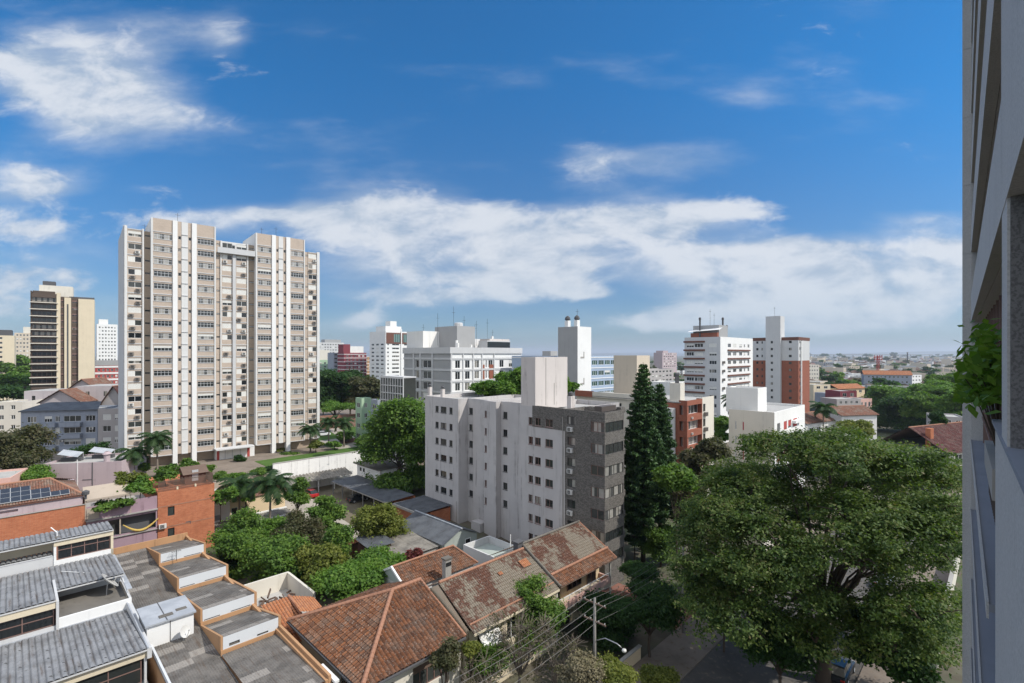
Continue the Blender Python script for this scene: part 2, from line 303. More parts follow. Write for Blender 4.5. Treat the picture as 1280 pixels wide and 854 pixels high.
class MB:
    """collects shapes, then becomes ONE mesh object"""
    def __init__(s): s.v = []; s.f = []; s.m = []; s.uv = {}
    def add(s, vs, fs, m=0, uvs=None):
        o = len(s.v); s.v += [tuple(v) for v in vs]
        for i, f in enumerate(fs):
            if uvs: s.uv[len(s.f)] = uvs[i]
            s.f.append(tuple(o + k for k in f)); s.m.append(m)
        return s
    def poly(s, pts, m=0, uv=None): return s.add(pts, [tuple(range(len(pts)))], m, [uv] if uv else None)
    def box(s, x0, x1, y0, y1, z0, z1, m=0):
        if x1 < x0: x0, x1 = x1, x0
        if y1 < y0: y0, y1 = y1, y0
        return s.add([(x0, y0, z0), (x1, y0, z0), (x1, y1, z0), (x0, y1, z0), (x0, y0, z1), (x1, y0, z1), (x1, y1, z1), (x0, y1, z1)],
                     [(0, 3, 2, 1), (4, 5, 6, 7), (0, 1, 5, 4), (1, 2, 6, 5), (2, 3, 7, 6), (3, 0, 4, 7)], m)
    def bar(s, p, q, w, h=None, m=0):
        p, q = Vector(p), Vector(q); d = (q - p).normalized(); h = h or w
        a = d.cross(Vector((0, 0, 1))); a = Vector((1, 0, 0)) if a.length < 1e-4 else a.normalized(); c = a.cross(d)
        vs = [e + a * i * w / 2 + c * j * h / 2 for e in (p, q) for i, j in ((-1, -1), (1, -1), (1, 1), (-1, 1))]
        return s.add(vs, [(3, 2, 1, 0), (4, 5, 6, 7), (0, 1, 5, 4), (1, 2, 6, 5), (2, 3, 7, 6), (3, 0, 4, 7)], m)
    def prism(s, pts, z0, z1, m=0, top=True, mt=None):
        n = len(pts); s.add([(x, y, z0) for x, y in pts] + [(x, y, z1) for x, y in pts], [(i, (i + 1) % n, n + (i + 1) % n, n + i) for i in range(n)], m)
        if top: s.poly([(x, y, z1) for x, y in pts], m if mt is None else mt)
        return s
    def extr(s, prof, ax, t0, t1, m=0):
        """profile of (u, z) points swept along x (ax=0) or y (ax=1) from t0 to t1"""
        n = len(prof); P = (lambda t, u, z: (t, u, z)) if ax == 0 else (lambda t, u, z: (u, t, z))
        s.add([P(t0, u, z) for u, z in prof] + [P(t1, u, z) for u, z in prof], [(i, (i + 1) % n, n + (i + 1) % n, n + i) for i in range(n)] + [tuple(range(n))[::-1], tuple(range(n, 2 * n))], m)
        return s
    def tube(s, pts, rad, n=7, m=0, cap=True):
        pts = [Vector(p) for p in pts]; rad = rad if isinstance(rad, (list, tuple)) else [rad] * len(pts); vs = []; fs = []
        for i, p in enumerate(pts):
            d = (pts[min(i + 1, len(pts) - 1)] - pts[max(i - 1, 0)]).normalized()
            a = d.cross(Vector((.13, .31, 1) if abs(d.z) < .95 else (1, 0, 0))).normalized(); b = d.cross(a)
            vs += [p + (a * math.cos(t) + b * math.sin(t)) * rad[i] for t in [2 * math.pi * k / n for k in range(n)]]
        for i in range(len(pts) - 1):
            for k in range(n): fs.append((i * n + k, i * n + (k + 1) % n, (i + 1) * n + (k + 1) % n, (i + 1) * n + k))
        if cap: fs += [tuple(range(n))[::-1], tuple(range((len(pts) - 1) * n, len(pts) * n))]
        return s.add(vs, fs, m)
    def lathe(s, c, prof, n=12, m=0):
        vs = [(c[0] + r * math.cos(2 * math.pi * k / n), c[1] + r * math.sin(2 * math.pi * k / n), c[2] + z) for r, z in prof for k in range(n)]
        fs = [(i * n + k, i * n + (k + 1) % n, (i + 1) * n + (k + 1) % n, (i + 1) * n + k) for i in range(len(prof) - 1) for k in range(n)]
        return s.add(vs, fs, m)
    def moved(s, off):
        s.v = [(x - off[0], y - off[1], z - off[2]) for x, y, z in s.v]; return s
    def mesh(s, name, mats, smooth=False):
        me = bpy.data.meshes.new(name); me.from_pydata(s.v, [], s.f)
        for m in (mats if isinstance(mats, (list, tuple)) else [mats]): me.materials.append(M[m] if isinstance(m, str) else m)
        if max(s.m, default=0): me.polygons.foreach_set('material_index', s.m)
        if s.uv:
            ul = me.uv_layers.new(name='UVMap'); li = 0
            for i, f in enumerate(s.f):
                u = s.uv.get(i)
                for k in range(len(f)):
                    if u: ul.data[li].uv = u[k]
                    li += 1
        if smooth: me.polygons.foreach_set('use_smooth', [True] * len(s.f))
        me.update(); return me
    def build(s, name, mats, parent=None, smooth=False): return link(name, s.mesh(name, mats, smooth), parent)
def link(name, me, parent=None, loc=(0, 0, 0), rz=0):
    o = bpy.data.objects.new(name, me); COL.objects.link(o); o.parent = parent; o.location = loc; o.rotation_euler = (0, 0, rz); return o
def tag(o, label=None, cat=None, group=None, kind=None):
    for k, v in (('label', label), ('category', cat), ('group', group), ('kind', kind)):
        if v: o[k] = v
    return o
def thing(name, label, cat, loc, rz=0, group=None):
    o = link(name, None, None, loc, rz); o.empty_display_size = .5
    return tag(o, label, cat, group)
def thing_ab(name, label, cat, a, b, z=0, group=None):
    x, y = world(a, b); return thing(name, label, cat, (x, y, z), TH0, group)
def struct(name, mb, mat): return tag(mb.build(name, mat), kind='structure')
def copy_tree(o, parent=None):
    c = o.copy(); COL.objects.link(c); c.parent = parent
    for ch in list(o.children): copy_tree(ch, c)
    return c

# ---- walls with real openings
def wall_holes(mb, O, U, w, h, ops, depth=.16, m=0, mr=None):
    """vertical wall from O along unit vector U (left to right seen from outside) with rectangular openings (u0,u1,v0,v1)"""
    O = Vector(O); U = Vector(U); N = Vector((U.y, -U.x, 0)); V = Vector((0, 0, 1)); mr = m if mr is None else mr
    P = lambda u, v, d=0: O + U * u + V * v - N * d
    us = sorted({0.0, w} | {x for o in ops for x in o[:2]}); vs = sorted({0.0, h} | {x for o in ops for x in o[2:4]})
    us = [x for x in us if -1e-6 <= x <= w + 1e-6]; vs = [x for x in vs if -1e-6 <= x <= h + 1e-6]
    for j in range(len(vs) - 1):
        run = None
        for i in range(len(us) - 1):
            cx, cy = (us[i] + us[i + 1]) / 2, (vs[j] + vs[j + 1]) / 2
            hole = any(o[0] < cx < o[1] and o[2] < cy < o[3] for o in ops)
            if not hole and run is None: run = us[i]
            if run is not None and (hole or i == len(us) - 2):
                e = us[i] if hole else us[i + 1]
                mb.poly([P(run, vs[j]), P(e, vs[j]), P(e, vs[j + 1]), P(run, vs[j + 1])], m); run = None
    for o in ops:
        a, b, c, d = o[:4]
        mb.poly([P(a, c), P(b, c), P(b, c, depth), P(a, c, depth)], mr); mb.poly([P(b, d), P(a, d), P(a, d, depth), P(b, d, depth)], mr)
        mb.poly([P(a, d), P(a, c), P(a, c, depth), P(a, d, depth)], mr); mb.poly([P(b, c), P(b, d), P(b, d, depth), P(b, c, depth)], mr)
WM = {}
def winmesh(w, h, nc=2, kind='sash', fr='whiteframe', gl='glass', sh=0.0, shm='shutter', rail=None, half=None, depth=.16, sill=False):
    """frame (and shutter) mesh + pane mesh, cached; local x across, z up, -y outwards"""
    key = (round(w, 2), round(h, 2), nc, kind, fr, gl, sh, shm, rail, half, depth, sill)
    if key in WM: return WM[key]
    t = min(.07, h * .07); d = depth; f = MB()
    for z0, z1 in ((0, t), (h - t, h)): f.box(0, w, d - .08, d - .02, z0, z1)
    for i in range(nc + 1):
        x = t / 2 + (w - t) * i / nc; f.box(x - t / 2, x + t / 2, d - .085, d - .015, t, h - t)
    if rail: f.box(t, w - t, d - .083, d - .017, h * rail - t / 2, h * rail + t / 2)
    if sh: 
        for i in range(int(h * sh / .09)): z = h - t - i * .09; f.box(t, w - t, d - .118, d - .088, z - .085, z, 1)
    if half is not None:
        x0, x1 = (0, w * abs(half)) if half > 0 else (w * (1 - abs(half)), w)
        f.box(x0, x1, d - .125, d - .088, 0, h, 1); f.box((x0 + x1) / 2 - .012, (x0 + x1) / 2 + .012, d - .13, d - .12, 0, h, 0)
    if sill: f.box(-.06, w + .06, -.07, d - .09, -.07, -.005)
    p = MB(); p.poly([(0, d - .045, 0), (w, d - .045, 0), (w, d - .045, h), (0, d - .045, h)])
    WM[key] = (f.mesh('window', [fr, shm]), p.mesh('pane', gl)); return WM[key]
def put_windows(th, O, U, ops, name='window', deep=True, **k):
    """one window object per opening, its pane a sub-part"""
    O = Vector(O); U = Vector(U); out = []
    for o in ops:
        kk = dict(k); kk.update(o[4] if len(o) > 4 and o[4] else {})
        nm = kk.pop('name', name); nc = kk.pop('nc', max(1, round((o[1] - o[0]) / .75)))
        f, p = winmesh(o[1] - o[0], o[3] - o[2], nc, **kk)
        w = link(nm, f, th, O + U * o[0] + Vector((0, 0, o[2])), math.atan2(U.y, U.x))
        link('pane', p, w); out.append(w)
    return out
def rows(cols, z0, fh, n, wh, **k):
    """openings for n floors: cols = [(u0,u1)] or [(u0,u1,dict)], first sill z0, floor height fh, window height wh"""
    return [(c[0], c[1], z0 + i * fh, z0 + i * fh + wh, (c[2] if len(c) > 2 else None)) for i in range(n) for c in cols]

class Block:
    """box building seen over its near corner: face R runs along local x (to the right), face L along local y (to the left)"""
    def __init__(s, name, label, cat, pc, Y, pl, pr, ytop, zb=0.0, th=45.3, l1=None, l2=None, group=None):
        t = math.radians(th); c, n = math.cos(t), math.sin(t); Xc = (pc - CX) / F * Y
        u = (pr - CX) / F if pr else 0; s.L2 = l2 or (u * Y - Xc) / (c - u * n)
        u = (pl - CX) / F if pl else 0; s.L1 = l1 or (u * Y - Xc) / (-n - u * c)
        s.h = zat(ytop, Y) - zb; s.t = thing(name, label, cat, (Xc, Y, zb), t, group); s.Xc, s.Y, s.zb, s.c, s.n = Xc, Y, zb, c, n
    def fr(s, px, off=0.0):
        """distance along face R (set back by off) of a photo column"""
        u = (px - CX) / F; x, y = s.Xc - s.n * off, s.Y + s.c * off; return (u * y - x) / (s.c - u * s.n)
    def fl(s, px, off=0.0):
        u = (px - CX) / F; x, y = s.Xc + s.c * off, s.Y + s.n * off; return (u * y - x) / (-s.n - u * s.c)
    def R(s, x0=0.0, y=0.0): return (x0, y, 0), (1, 0, 0)
    def L(s, y1=None, x=0.0): return (x, s.L1 if y1 is None else y1, 0), (0, -1, 0)
def shell(mb, x0, x1, y0, y1, z0, z1, Rops=(), Lops=(), m=0, mroof=None, par=.5, depth=.16, mr=None, ml=None):
    """four walls with openings in faces R and L, a roof slab and a parapet"""
    mroof = m if mroof is None else mroof; ml = m if ml is None else ml
    wall_holes(mb, (x0, y0, z0), (1, 0, 0), x1 - x0, z1 - z0, Rops, depth, m, mr); wall_holes(mb, (x0, y1, z0), (0, -1, 0), y1 - y0, z1 - z0, Lops, depth, ml, mr)
    mb.poly([(x1, y0, z0), (x1, y1, z0), (x1, y1, z1), (x1, y0, z1)], m); mb.poly([(x1, y1, z0), (x0, y1, z0), (x0, y1, z1), (x1, y1, z1)], m)
    if par:
        t = min(.18, (x1 - x0) * .2, (y1 - y0) * .2); X0, X1, Y0, Y1 = x0 + t, x1 - t, y0 + t, y1 - t; zr = z1 - par
        o = [(x0, y0), (x1, y0), (x1, y1), (x0, y1)]; i = [(X0, Y0), (X1, Y0), (X1, Y1), (X0, Y1)]
        for k in range(4):
            j = (k + 1) % 4
            mb.poly([(*o[k], z1), (*o[j], z1), (*i[j], z1), (*i[k], z1)], m); mb.poly([(*i[k], z1), (*i[j], z1), (*i[j], zr), (*i[k], zr)], m)
        mb.poly([(*p, zr) for p in i], mroof)
    else: mb.poly([(x0, y0, z1), (x1, y0, z1), (x1, y1, z1), (x0, y1, z1)], mroof)
    return mb

# ---- roofs
def tiles(mb, E, U, S, w, vtop, kl=None, kr=None, pu=.26, pv=.42, amp=.055, m=0, sub=5, vfun=None):
    """barrel tile slope: eave start E, eave direction U, up-slope direction S; kl/kr = hip cut at the left/right end (vmax grows k per metre)"""
    E, U, S = Vector(E), Vector(U), Vector(S); N = U.cross(S).normalized(); N = N if N.z > 0 else -N
    nu = max(1, round(w / pu)); nv = max(1, math.ceil(vtop / pv)); lim = []
    for i in range(nu * sub + 1):
        u = w * i / (nu * sub); v = vtop
        if kl: v = min(v, u * kl)
        if kr: v = min(v, (w - u) * kr)
        if vfun: v = min(v, vfun(u))
        lim.append((u, v))
    base = len(mb.v); cols = []
    rv = [(j * pv, .045, j) if e == 0 else ((j + 1) * pv - .01, 0.0, j) for j in range(nv) for e in (0, 1)]
    for i, (u, vm) in enumerate(lim):
        ph = 2 * math.pi * i / sub; d = amp * (.5 + .5 * math.cos(ph))
        for v, hh, j in rv:
            v = min(v, vm); mb.v.append(tuple(E + U * u + S * v + N * (d + hh)))
    R = len(rv)
    for i in range(len(lim) - 1):
        vm = max(lim[i][1], lim[i + 1][1]); ua, ub_ = i / sub + .501, (i + 1) / sub + .499
        for r in range(R - 1):
            if rv[r][0] >= vm: break
            k = base + i * R + r; mb.uv[len(mb.f)] = [(ua, rv[r][2] + .5), (ub_, rv[r][2] + .5), (ub_, rv[r][2] + .5), (ua, rv[r][2] + .5)]
            mb.f.append((k, k + R, k + R + 1, k + 1)); mb.m.append(m)
    return mb
def wavy(mb, E, U, S, w, v, pitch=.18, amp=.03, m=0, sub=6, lap=None, rib=None):
    """corrugated sheet: eave start E, eave direction U, run direction S over length v"""
    E, U, S = Vector(E), Vector(U), Vector(S); N = U.cross(S).normalized(); N = N if N.z > 0 else -N
    n = max(1, round(w / pitch)) * sub; vs = []; fs = []; uv = []
    rl = [(0, 0), (v, 0)]
    if lap:
        k = max(1, round(v / lap)); rl = []
        for j in range(k): rl += [(v * j / k, .02), (v * (j + 1) / k - .005, 0)]
    R = len(rl)
    for i in range(n + 1):
        d = amp * (rib[i % sub] if rib else .5 + .5 * math.cos(2 * math.pi * i / sub))
        for q, hh in rl: vs.append(E + U * (w * i / n) + S * q + N * (d + hh))
    for i in range(n):
        for r in range(R - 1):
            fs.append((i * R + r, (i + 1) * R + r, (i + 1) * R + r + 1, i * R + r + 1)); a, b = w * i / n, w * (i + 1) / n
            uv.append([(a, rl[r][0]), (b, rl[r][0]), (b, rl[r + 1][0] - .002), (a, rl[r + 1][0] - .002)])
    return mb.add(vs, fs, m, uv)
def ridge(mb, p, q, r=.16, m=0, seg=.42):
    """row of half round ridge tiles"""
    p, q = Vector(p), Vector(q); n = max(1, round((q - p).length / seg)); 
    for i in range(n):
        a = p.lerp(q, i / n); b = p.lerp(q, (i + 1.12) / n); mb.tube([a, b], [r, r * .88], 8, m)
    return mb
def gable_roof(t, x0, x1, y0, y1, ze, zr, yr=None, tile='terra', over=.45, ridge_ax=0, pu=.26, ridgem='ridge', name='roof', both=True):
    """two tiled slopes with ridge along local x at y=yr (ridge_ax=1 swaps x and y)"""
    yr = (y0 + y1) / 2 if yr is None else yr
    sw = (lambda p: (p[1], p[0], p[2])) if ridge_ax else (lambda p: p)
    r = MB()
    for ye, sgn in ((y0, 1), (y1, -1)):
        if sgn < 0 and not both: continue
        dy = (yr - ye); L = math.hypot(dy, zr - ze); S = (0, dy / L, (zr - ze) / L)
        e = (x0 - over, ye - S[1] * over, ze - S[2] * over)
        tiles(r, sw(e), sw((1, 0, 0)), sw(S), x1 - x0 + 2 * over, L + over, pu=pu)
        a = [(x0 - over, ye - S[1] * over, ze - S[2] * over - .06), (x1 + over, ye - S[1] * over, ze - S[2] * over - .06), (x1 + over, yr, zr - .06), (x0 - over, yr, zr - .06)]
        r.poly([sw(p) for p in a], 1)
    ridge(r, sw((x0 - over, yr, zr + .06)), sw((x1 + over, yr, zr + .06)), .15, 2)
    return r.build(name, [tile, 'wood', ridgem], t)

# ---- foliage
RNG = np.random.default_rng(7)
def leaf_mesh(name, C, size, mats, up=.5, seed=1, aspect=1.5, outward=None):
    """one small folded leaf-clump face per centre in C (n,3)"""
    r = np.random.default_rng(seed); n = len(C); C = np.asarray(C, dtype=np.float64)
    N = r.normal(size=(n, 3)); N[:, 2] = np.abs(N[:, 2]) * .8 + up
    if outward is not None: N += outward * .8
    N /= np.linalg.norm(N, axis=1)[:, None]
    A = np.cross(N, r.normal(size=(n, 3))); A /= np.linalg.norm(A, axis=1)[:, None] + 1e-9; B = np.cross(N, A)
    s = (size * r.uniform(.55, 1.3, n))[:, None]; A = A * s * aspect * .5; B = B * s * .5
    V = np.empty((n, 4, 3)); V[:, 0] = C - A; V[:, 1] = C - B * .9 + N * s * .06; V[:, 2] = C + A; V[:, 3] = C + B + N * s * .06
    me = bpy.data.meshes.new(name); me.vertices.add(4 * n); me.loops.add(4 * n); me.polygons.add(n)
    me.vertices.foreach_set('co', V.reshape(-1).astype(np.float32)); me.loops.foreach_set('vertex_index', np.arange(4 * n, dtype=np.int32))
    me.polygons.foreach_set('loop_start', np.arange(0, 4 * n, 4, dtype=np.int32))
    try: me.polygons.foreach_set('loop_total', np.full(n, 4, dtype=np.int32))
    except Exception: pass
    me.materials.append(M[mats] if isinstance(mats, str) else mats); me.update(calc_edges=True); me.validate(); return me
def crown_pts(blobs, nclump, per, spread, seed, inner=.25, low=-.35, flat=.5):
    """leaf centres: clumps sit on (and a few inside) the blobs, each clump a small flattened puff"""
    r = np.random.default_rng(seed); B = np.array(blobs, dtype=np.float64); w = B[:, 3] * B[:, 4] + B[:, 3] * B[:, 5]; w /= w.sum()
    k = r.choice(len(B), nclump, p=w); d = r.normal(size=(nclump, 3)); d /= np.linalg.norm(d, axis=1)[:, None]
    d[:, 2] = np.where(d[:, 2] < low, -d[:, 2], d[:, 2]); rad = 1 - inner * r.random(nclump) ** 1.5 * 2; rad = np.clip(rad, .2, 1.03)
    c = B[k, :3] + d * B[k, 3:6] * rad[:, None]
    sp = spread * r.uniform(.6, 1.35, nclump)
    q = r.normal(size=(nclump, per, 3)) * sp[:, None, None] * np.array([1, 1, flat]) * .55
    P = (c[:, None, :] + q).reshape(-1, 3); O = np.repeat(d, per, axis=0); return P, O
def limbs(mb, base, fork, tips, r0, r1=.05, seed=0, wig=.5, n=6):
    rr = random.Random(seed); base, fork = Vector(base), Vector(fork)
    mid = base.lerp(fork, .5) + Vector((rr.uniform(-.2, .2), rr.uniform(-.2, .2), 0)) * wig
    mb.tube([base - Vector((0, 0, .3)), base + Vector((0, 0, .25)), mid, fork], [r0 * 1.35, r0 * 1.05, r0 * .9, r0 * .75], 9)
    for tp in tips:
        tp = Vector(tp); d = tp - fork; p = [fork - Vector((0, 0, .15))]; k = 5; rl = r0 * .5 * min(1, max(.35, 4 / (len(tips) ** .5 + 2)))
        for i in range(1, k + 1):
            f = i / k; q = fork + d * f + Vector((0, 0, d.length * .10 * math.sin(f * math.pi))) + Vector((rr.uniform(-1, 1), rr.uniform(-1, 1), rr.uniform(-.6, .6))) * wig * d.length * .05; p.append(q)
        mb.tube(p, [rl * (1 - i / (k + .6)) + r1 * .6 for i in range(k + 1)], n)
    return mb
def tree(name, label, x, y, z, ht, blobs, nclump, per, spread, leaf, mat, tr=.2, seed=1, bark='bark', group=None, inner=.25, flat=.5, up=.5, fork=.45, cat='tree', low=-.35, aspect=1.5):
    """blobs in local metres above the foot (x,y,z,rx,ry,rz)"""
    t = thing(name, label, cat, (x, y, z), 0, group); mb = MB()
    tips = [(b[0], b[1], b[2]) for b in blobs]
    cx = sum(b[0] for b in blobs) / len(blobs) * .3; cy = sum(b[1] for b in blobs) / len(blobs) * .3
    limbs(mb, (0, 0, 0), (cx, cy, ht * fork), tips, tr, .03, seed); mb.build('trunk', bark, t, True)
    P, O = crown_pts(blobs, nclump, per, spread, seed, inner + .08, low, flat)
    link('crown', leaf_mesh('crown', P, leaf, mat, up, seed, aspect, O), t); return t
def ball_blobs(w, h, z, n, seed, core=True, skirt=False):
    """uneven crown: a cluster of lobes filling an ellipsoid of half width w, half height h centred z above the foot"""
    r = random.Random(seed); out = [(0, 0, z, w * .54, w * .54, h * .56)] if core else []
    for i in range(n):
        a = i * 2.4 + r.uniform(-.5, .5); e = r.uniform(-.6, 1.05); k = math.sqrt(max(0, 1 - e * e * .7)) * r.uniform(.45, .82)
        s = r.uniform(.20, .46); out.append((math.cos(a) * w * k, math.sin(a) * w * k, z + e * h * .70, w * s, w * s * r.uniform(.8, 1.2), h * s * r.uniform(.8, 1.35)))
    if skirt:
        for i in range(max(4, n)):
            a = i * 2.1 + .4; s = r.uniform(.34, .46); out.append((math.cos(a) * w * .6, math.sin(a) * w * .6, max(w * s * .6, z - h * .85), w * s, w * s, w * s * .8))
    return out
def round_tree(name, label, px, py, Y, rpx, hpx, zg, mat, n=7, seed=1, dens=1.0, leaf=None, group=None, bark='bark', per=44, spread=None, depth=None, skirt=False, **k):
    """tree whose crown is centred on photo (px,py) at distance Y with half sizes rpx, hpx"""
    x = (px - CX) / F * Y; zc = zat(py, Y) - zg; w = rpx / F * Y; h = hpx / F * Y; leaf = leaf or max(.22, 2.3 * Y / F)
    spread = spread * .8 if spread else w * .17 + .12; nc = int(125 * dens * (1 + .15 * n))
    return tree(name, label, x, Y, zg, max(zc, 1.0), ball_blobs(w, h, zc, n, seed, True, skirt), int(nc * (1.5 if skirt else 1)), per, spread, leaf, mat, max(.10, w * .05), seed, bark, group, fork=.55, **k)
PALM = {}
def palm(label, px, py, Y, zg, r=2.6, seed=1, group='palms', nf=22, dead=True, droop=1.0):
    """feather palm: crown centre at photo (px,py)"""
    x = (px - CX) / F * Y; ht = zat(py, Y) - zg; t = thing('palm_tree', label, 'palm tree', (x, Y, zg), random.Random(seed).uniform(0, 6), group)
    rr = random.Random(seed); mb = MB(); lean = rr.uniform(-.25, .25)
    mb.tube([(0, 0, -.2), (lean * .1, 0, ht * .3), (lean * .5, .05, ht * .7), (lean, 0, ht - .15)], [.24, .17, .15, .12], 8); mb.build('trunk', 'palebark', t, True)
    V = []; Fc = []
    def frond(az, el, L, cur):
        d = Vector((math.cos(az), math.sin(az), 0)); p = Vector((lean, 0, ht)); ang = el; side = Vector((-d.y, d.x, 0)); n = 22
        for i in range(n):
            f = i / n; tgt = d * math.cos(ang) + Vector((0, 0, math.sin(ang))); q = p + tgt * (L / n); ang -= cur / n
            ll = L * .36 * math.sin(math.pi * min(1, .12 + .9 * f)) ** .7 + .05
            for sgn in (-1, 1):
                tip = p + side * sgn * ll * .8 + tgt * ll * .55 - Vector((0, 0, ll * (.30 + .25 * rr.random())))
                o = len(V); wv = tgt * (L / n * 1.7); V.extend([p, p + wv, tip]); Fc.append((o, o + 1, o + 2))
            p = q
    for i in range(nf): frond(i * 2.399 + rr.uniform(-.2, .2), 1.25 - 1.35 * (i / nf) + rr.uniform(-.12, .12), r * rr.uniform(.85, 1.1), (1.5 + .5 * rr.random()) * droop)
    m2 = MB(); m2.add(V, Fc, 0); m2.build('crown', 'palmleaf', t)
    if dead:
        V = []; Fc = []
        for i in range(5): frond(i * 1.3, -.6, r * .45, .8)
        m3 = MB(); m3.add(V, Fc); m3.build('dead_fronds', 'dryleaf', t)
    return t

# ---- small things used in many places
def ac_mesh(kind='acbody'):
    k = 'ac' + kind
    if k not in WM:
        b = MB(); b.box(0, .85, -.36, -.03, 0, .58); b.box(.10, .60, -.372, -.36, .06, .52, 1); b.box(.05, .12, -.03, 0, -.05, .1, 1); b.box(.70, .77, -.03, 0, -.05, .1, 1)
        for i in range(4): b.box(.1, .6, -.378, -.372, .12 + i * .1, .14 + i * .1)
        WM[k] = b.mesh('air_conditioner', [kind, 'black'])
    return WM[k]
def put_ac(t, O, U, u, v, kind='acbody', sc=1.0):
    O, U = Vector(O), Vector(U); N = Vector((U.y, -U.x, 0)); o = link('air_conditioner', ac_mesh(kind), t, O + U * u + Vector((0, 0, v)) + N * .02, math.atan2(U.y, U.x)); o.scale = (sc,) * 3; return o
def antenna(t, x, y, z, h, name='antenna'):
    b = MB(); b.tube([(x, y, z), (x, y, z + h)], .035, 5); b.bar((x - .5, y, z + h * .85), (x + .5, y, z + h * .85), .03)
    for k in (-.4, -.2, 0, .2, .4): b.bar((x + k, y - .3, z + h * .85), (x + k, y + .3, z + h * .85), .02)
    return b.build(name, 'darkframe', t)
def dish_parts(t, c, d, r):
    """satellite dish as parts of thing t: bowl towards d, with feed arm and post"""
    d = Vector(d).normalized(); a = d.cross(Vector((0, 0, 1))).normalized(); b = a.cross(d); c = Vector(c); m = MB(); n = 18; vs = [c - d * r * .22]; fs = []
    for k, (rr, hh) in enumerate(((.5, .17), (1.0, 0.0))):
        for i in range(n): th = 2 * math.pi * i / n; vs.append(c + (a * math.cos(th) + b * math.sin(th)) * r * rr - d * r * hh)
    for i in range(n):
        j = (i + 1) % n; fs += [(0, 1 + i, 1 + j), (1 + i, 1 + n + i, 1 + n + j, 1 + j)]
    m.add(vs, fs); m.build('bowl', 'acbody' if r < .7 else 'roofgrey', t, True)
    f = MB(); f.bar(c - b * r, c + d * r * .8, .03); f.bar(c + d * r * .72, c + d * r * .88, .08); f.build('feed_arm', 'steel', t)
    p = MB(); p.tube([(c - d * r * .25), Vector((c.x, c.y, c.z)) - d * r * .35 - Vector((0, 0, r * .9)), Vector((c.x, c.y, 0)) - d * r * .35], .045, 6); p.build('post', 'steel', t)
def extr_poly(mb, pts, ext, m=0):
    """closed polygon swept by vector ext"""
    e = Vector(ext); n = len(pts); P = [Vector(p) for p in pts]
    return mb.add(P + [p + e for p in P], [(i, (i + 1) % n, n + (i + 1) % n, n + i) for i in range(n)] + [tuple(range(n))[::-1], tuple(range(n, 2 * n))], m)
# ------------------------------------------------------------------ ground, roads, terrace, hills
def sheet(name, a0, a1, b0, b1, z, mat, step=4.0):
    mb = MB(); na = max(1, int((a1 - a0) / step)); nb = max(1, int((b1 - b0) / step)); vs = []
    for j in range(nb + 1):
        for i in range(na + 1):
            a = a0 + (a1 - a0) * i / na; b = b0 + (b1 - b0) * j / nb; x, y = world(a, b); vs.append((x, y, ground_z(x, y) + z))
    mb.add(vs, [(j * (na + 1) + i, j * (na + 1) + i + 1, (j + 1) * (na + 1) + i + 1, (j + 1) * (na + 1) + i) for j in range(nb) for i in range(na)])
    return struct(name, mb, mat)
def ground_mat():
    m, g, b = newmat('ground_soil'); t = g.n('ShaderNodeTexCoord').outputs['Object']
    c = g.mix(g.step(g.noise(t, .02, 6, .65), .42, .62), (.055, .075, .03), (.15, .125, .10))
    c = g.mix(g.step(g.noise(t, .35, 5, .6), .45, .65), c, (.085, .07, .05))
    g.l(c, b.inputs['Base Color']); b.inputs['Roughness'].default_value = .95; return m
M['ground'] = ground_mat()
ticks = [-30000, -9000, -3000, -1000, -400, -200] + list(range(-120, 241, 6)) + [300, 500, 900, 2000, 5000, 12000, 30000]
mb = MB(); n = len(ticks)
mb.add([(*world(a, b), ground_z(*world(a, b)) - .03) for b in ticks for a in ticks], [(j * n + i, j * n + i + 1, (j + 1) * n + i + 1, (j + 1) * n + i) for j in range(n - 1) for i in range(n - 1)])
struct('ground', mb, 'ground')
sheet('road', -30, 160, 9.5, 21, .004, 'asphalt')
mb = MB()
for b0, b1 in ((21, 25.2), (5.0, 9.5)):
    mb.add([], []); 
    P = [world(-30, b0), world(160, b0), world(160, b1), world(-30, b1)]; mb.prism(P, -.1, .13)
struct('pavement', mb, 'paving')
mb = MB(); mb.prism([world(51, 25.25), world(56, 25.25), world(56, 60), world(51, 60)], -.1, .06); struct('driveway', mb, 'redpaving')
sheet('parking_court', 33, 54, 66, 103.4, .008, 'court')
mb = MB(); mb.prism([world(34, 68), world(38.6, 68), world(41.5, 99), world(34, 99)], 1.5, 1.95); struct('yard', mb, 'yard')
sheet('back_yard', 17, 45, 49, 66, .006, 'yard')
mb = MB(); mb.prism([world(-60, 104.0), world(120, 104.0), world(120, 260), world(-60, 260)], -.5, 5.0); struct('terrace', mb, 'paving')
mb = MB(); mb.prism([world(40, 105), world(62, 105), world(100, 122), world(100, 175), world(61, 150), world(60, 124), world(40, 124)], 4.9, 5.06); struct('lawn', mb, 'grass')
mb = MB(); mb.prism([world(66, 128), world(70, 128), world(78, 160), world(74, 160)], 4.9, 5.10); mb.prism([world(60.5, 124), world(66, 124), world(68, 140), world(62.5, 140)], 4.9, 5.09); struct('path', mb, 'palegrey_path' if 0 else 'yard')
mb = MB(); rr = random.Random(5)
for k, (r0, hh) in enumerate(((15000, 95), (21000, 190))):
    vs = []; nn = 160
    for i in range(nn + 1):
        t = math.radians(12 + 156 * i / nn); h0 = hh * (.45 + .35 * math.sin(i * .21 + k) + .3 * math.sin(i * .057 + 2 * k) + .12 * rr.random())
        for rad, z in ((r0, -5), (r0 + 900, max(4, h0 * .8)), (r0 + 1800, max(6, h0)), (r0 + 4000, -5)): vs.append((rad * math.cos(t), rad * math.sin(t), z))
    mb.add(vs, [(i * 4 + j, (i + 1) * 4 + j, (i + 1) * 4 + j + 1, i * 4 + j + 1) for i in range(nn) for j in range(3)])
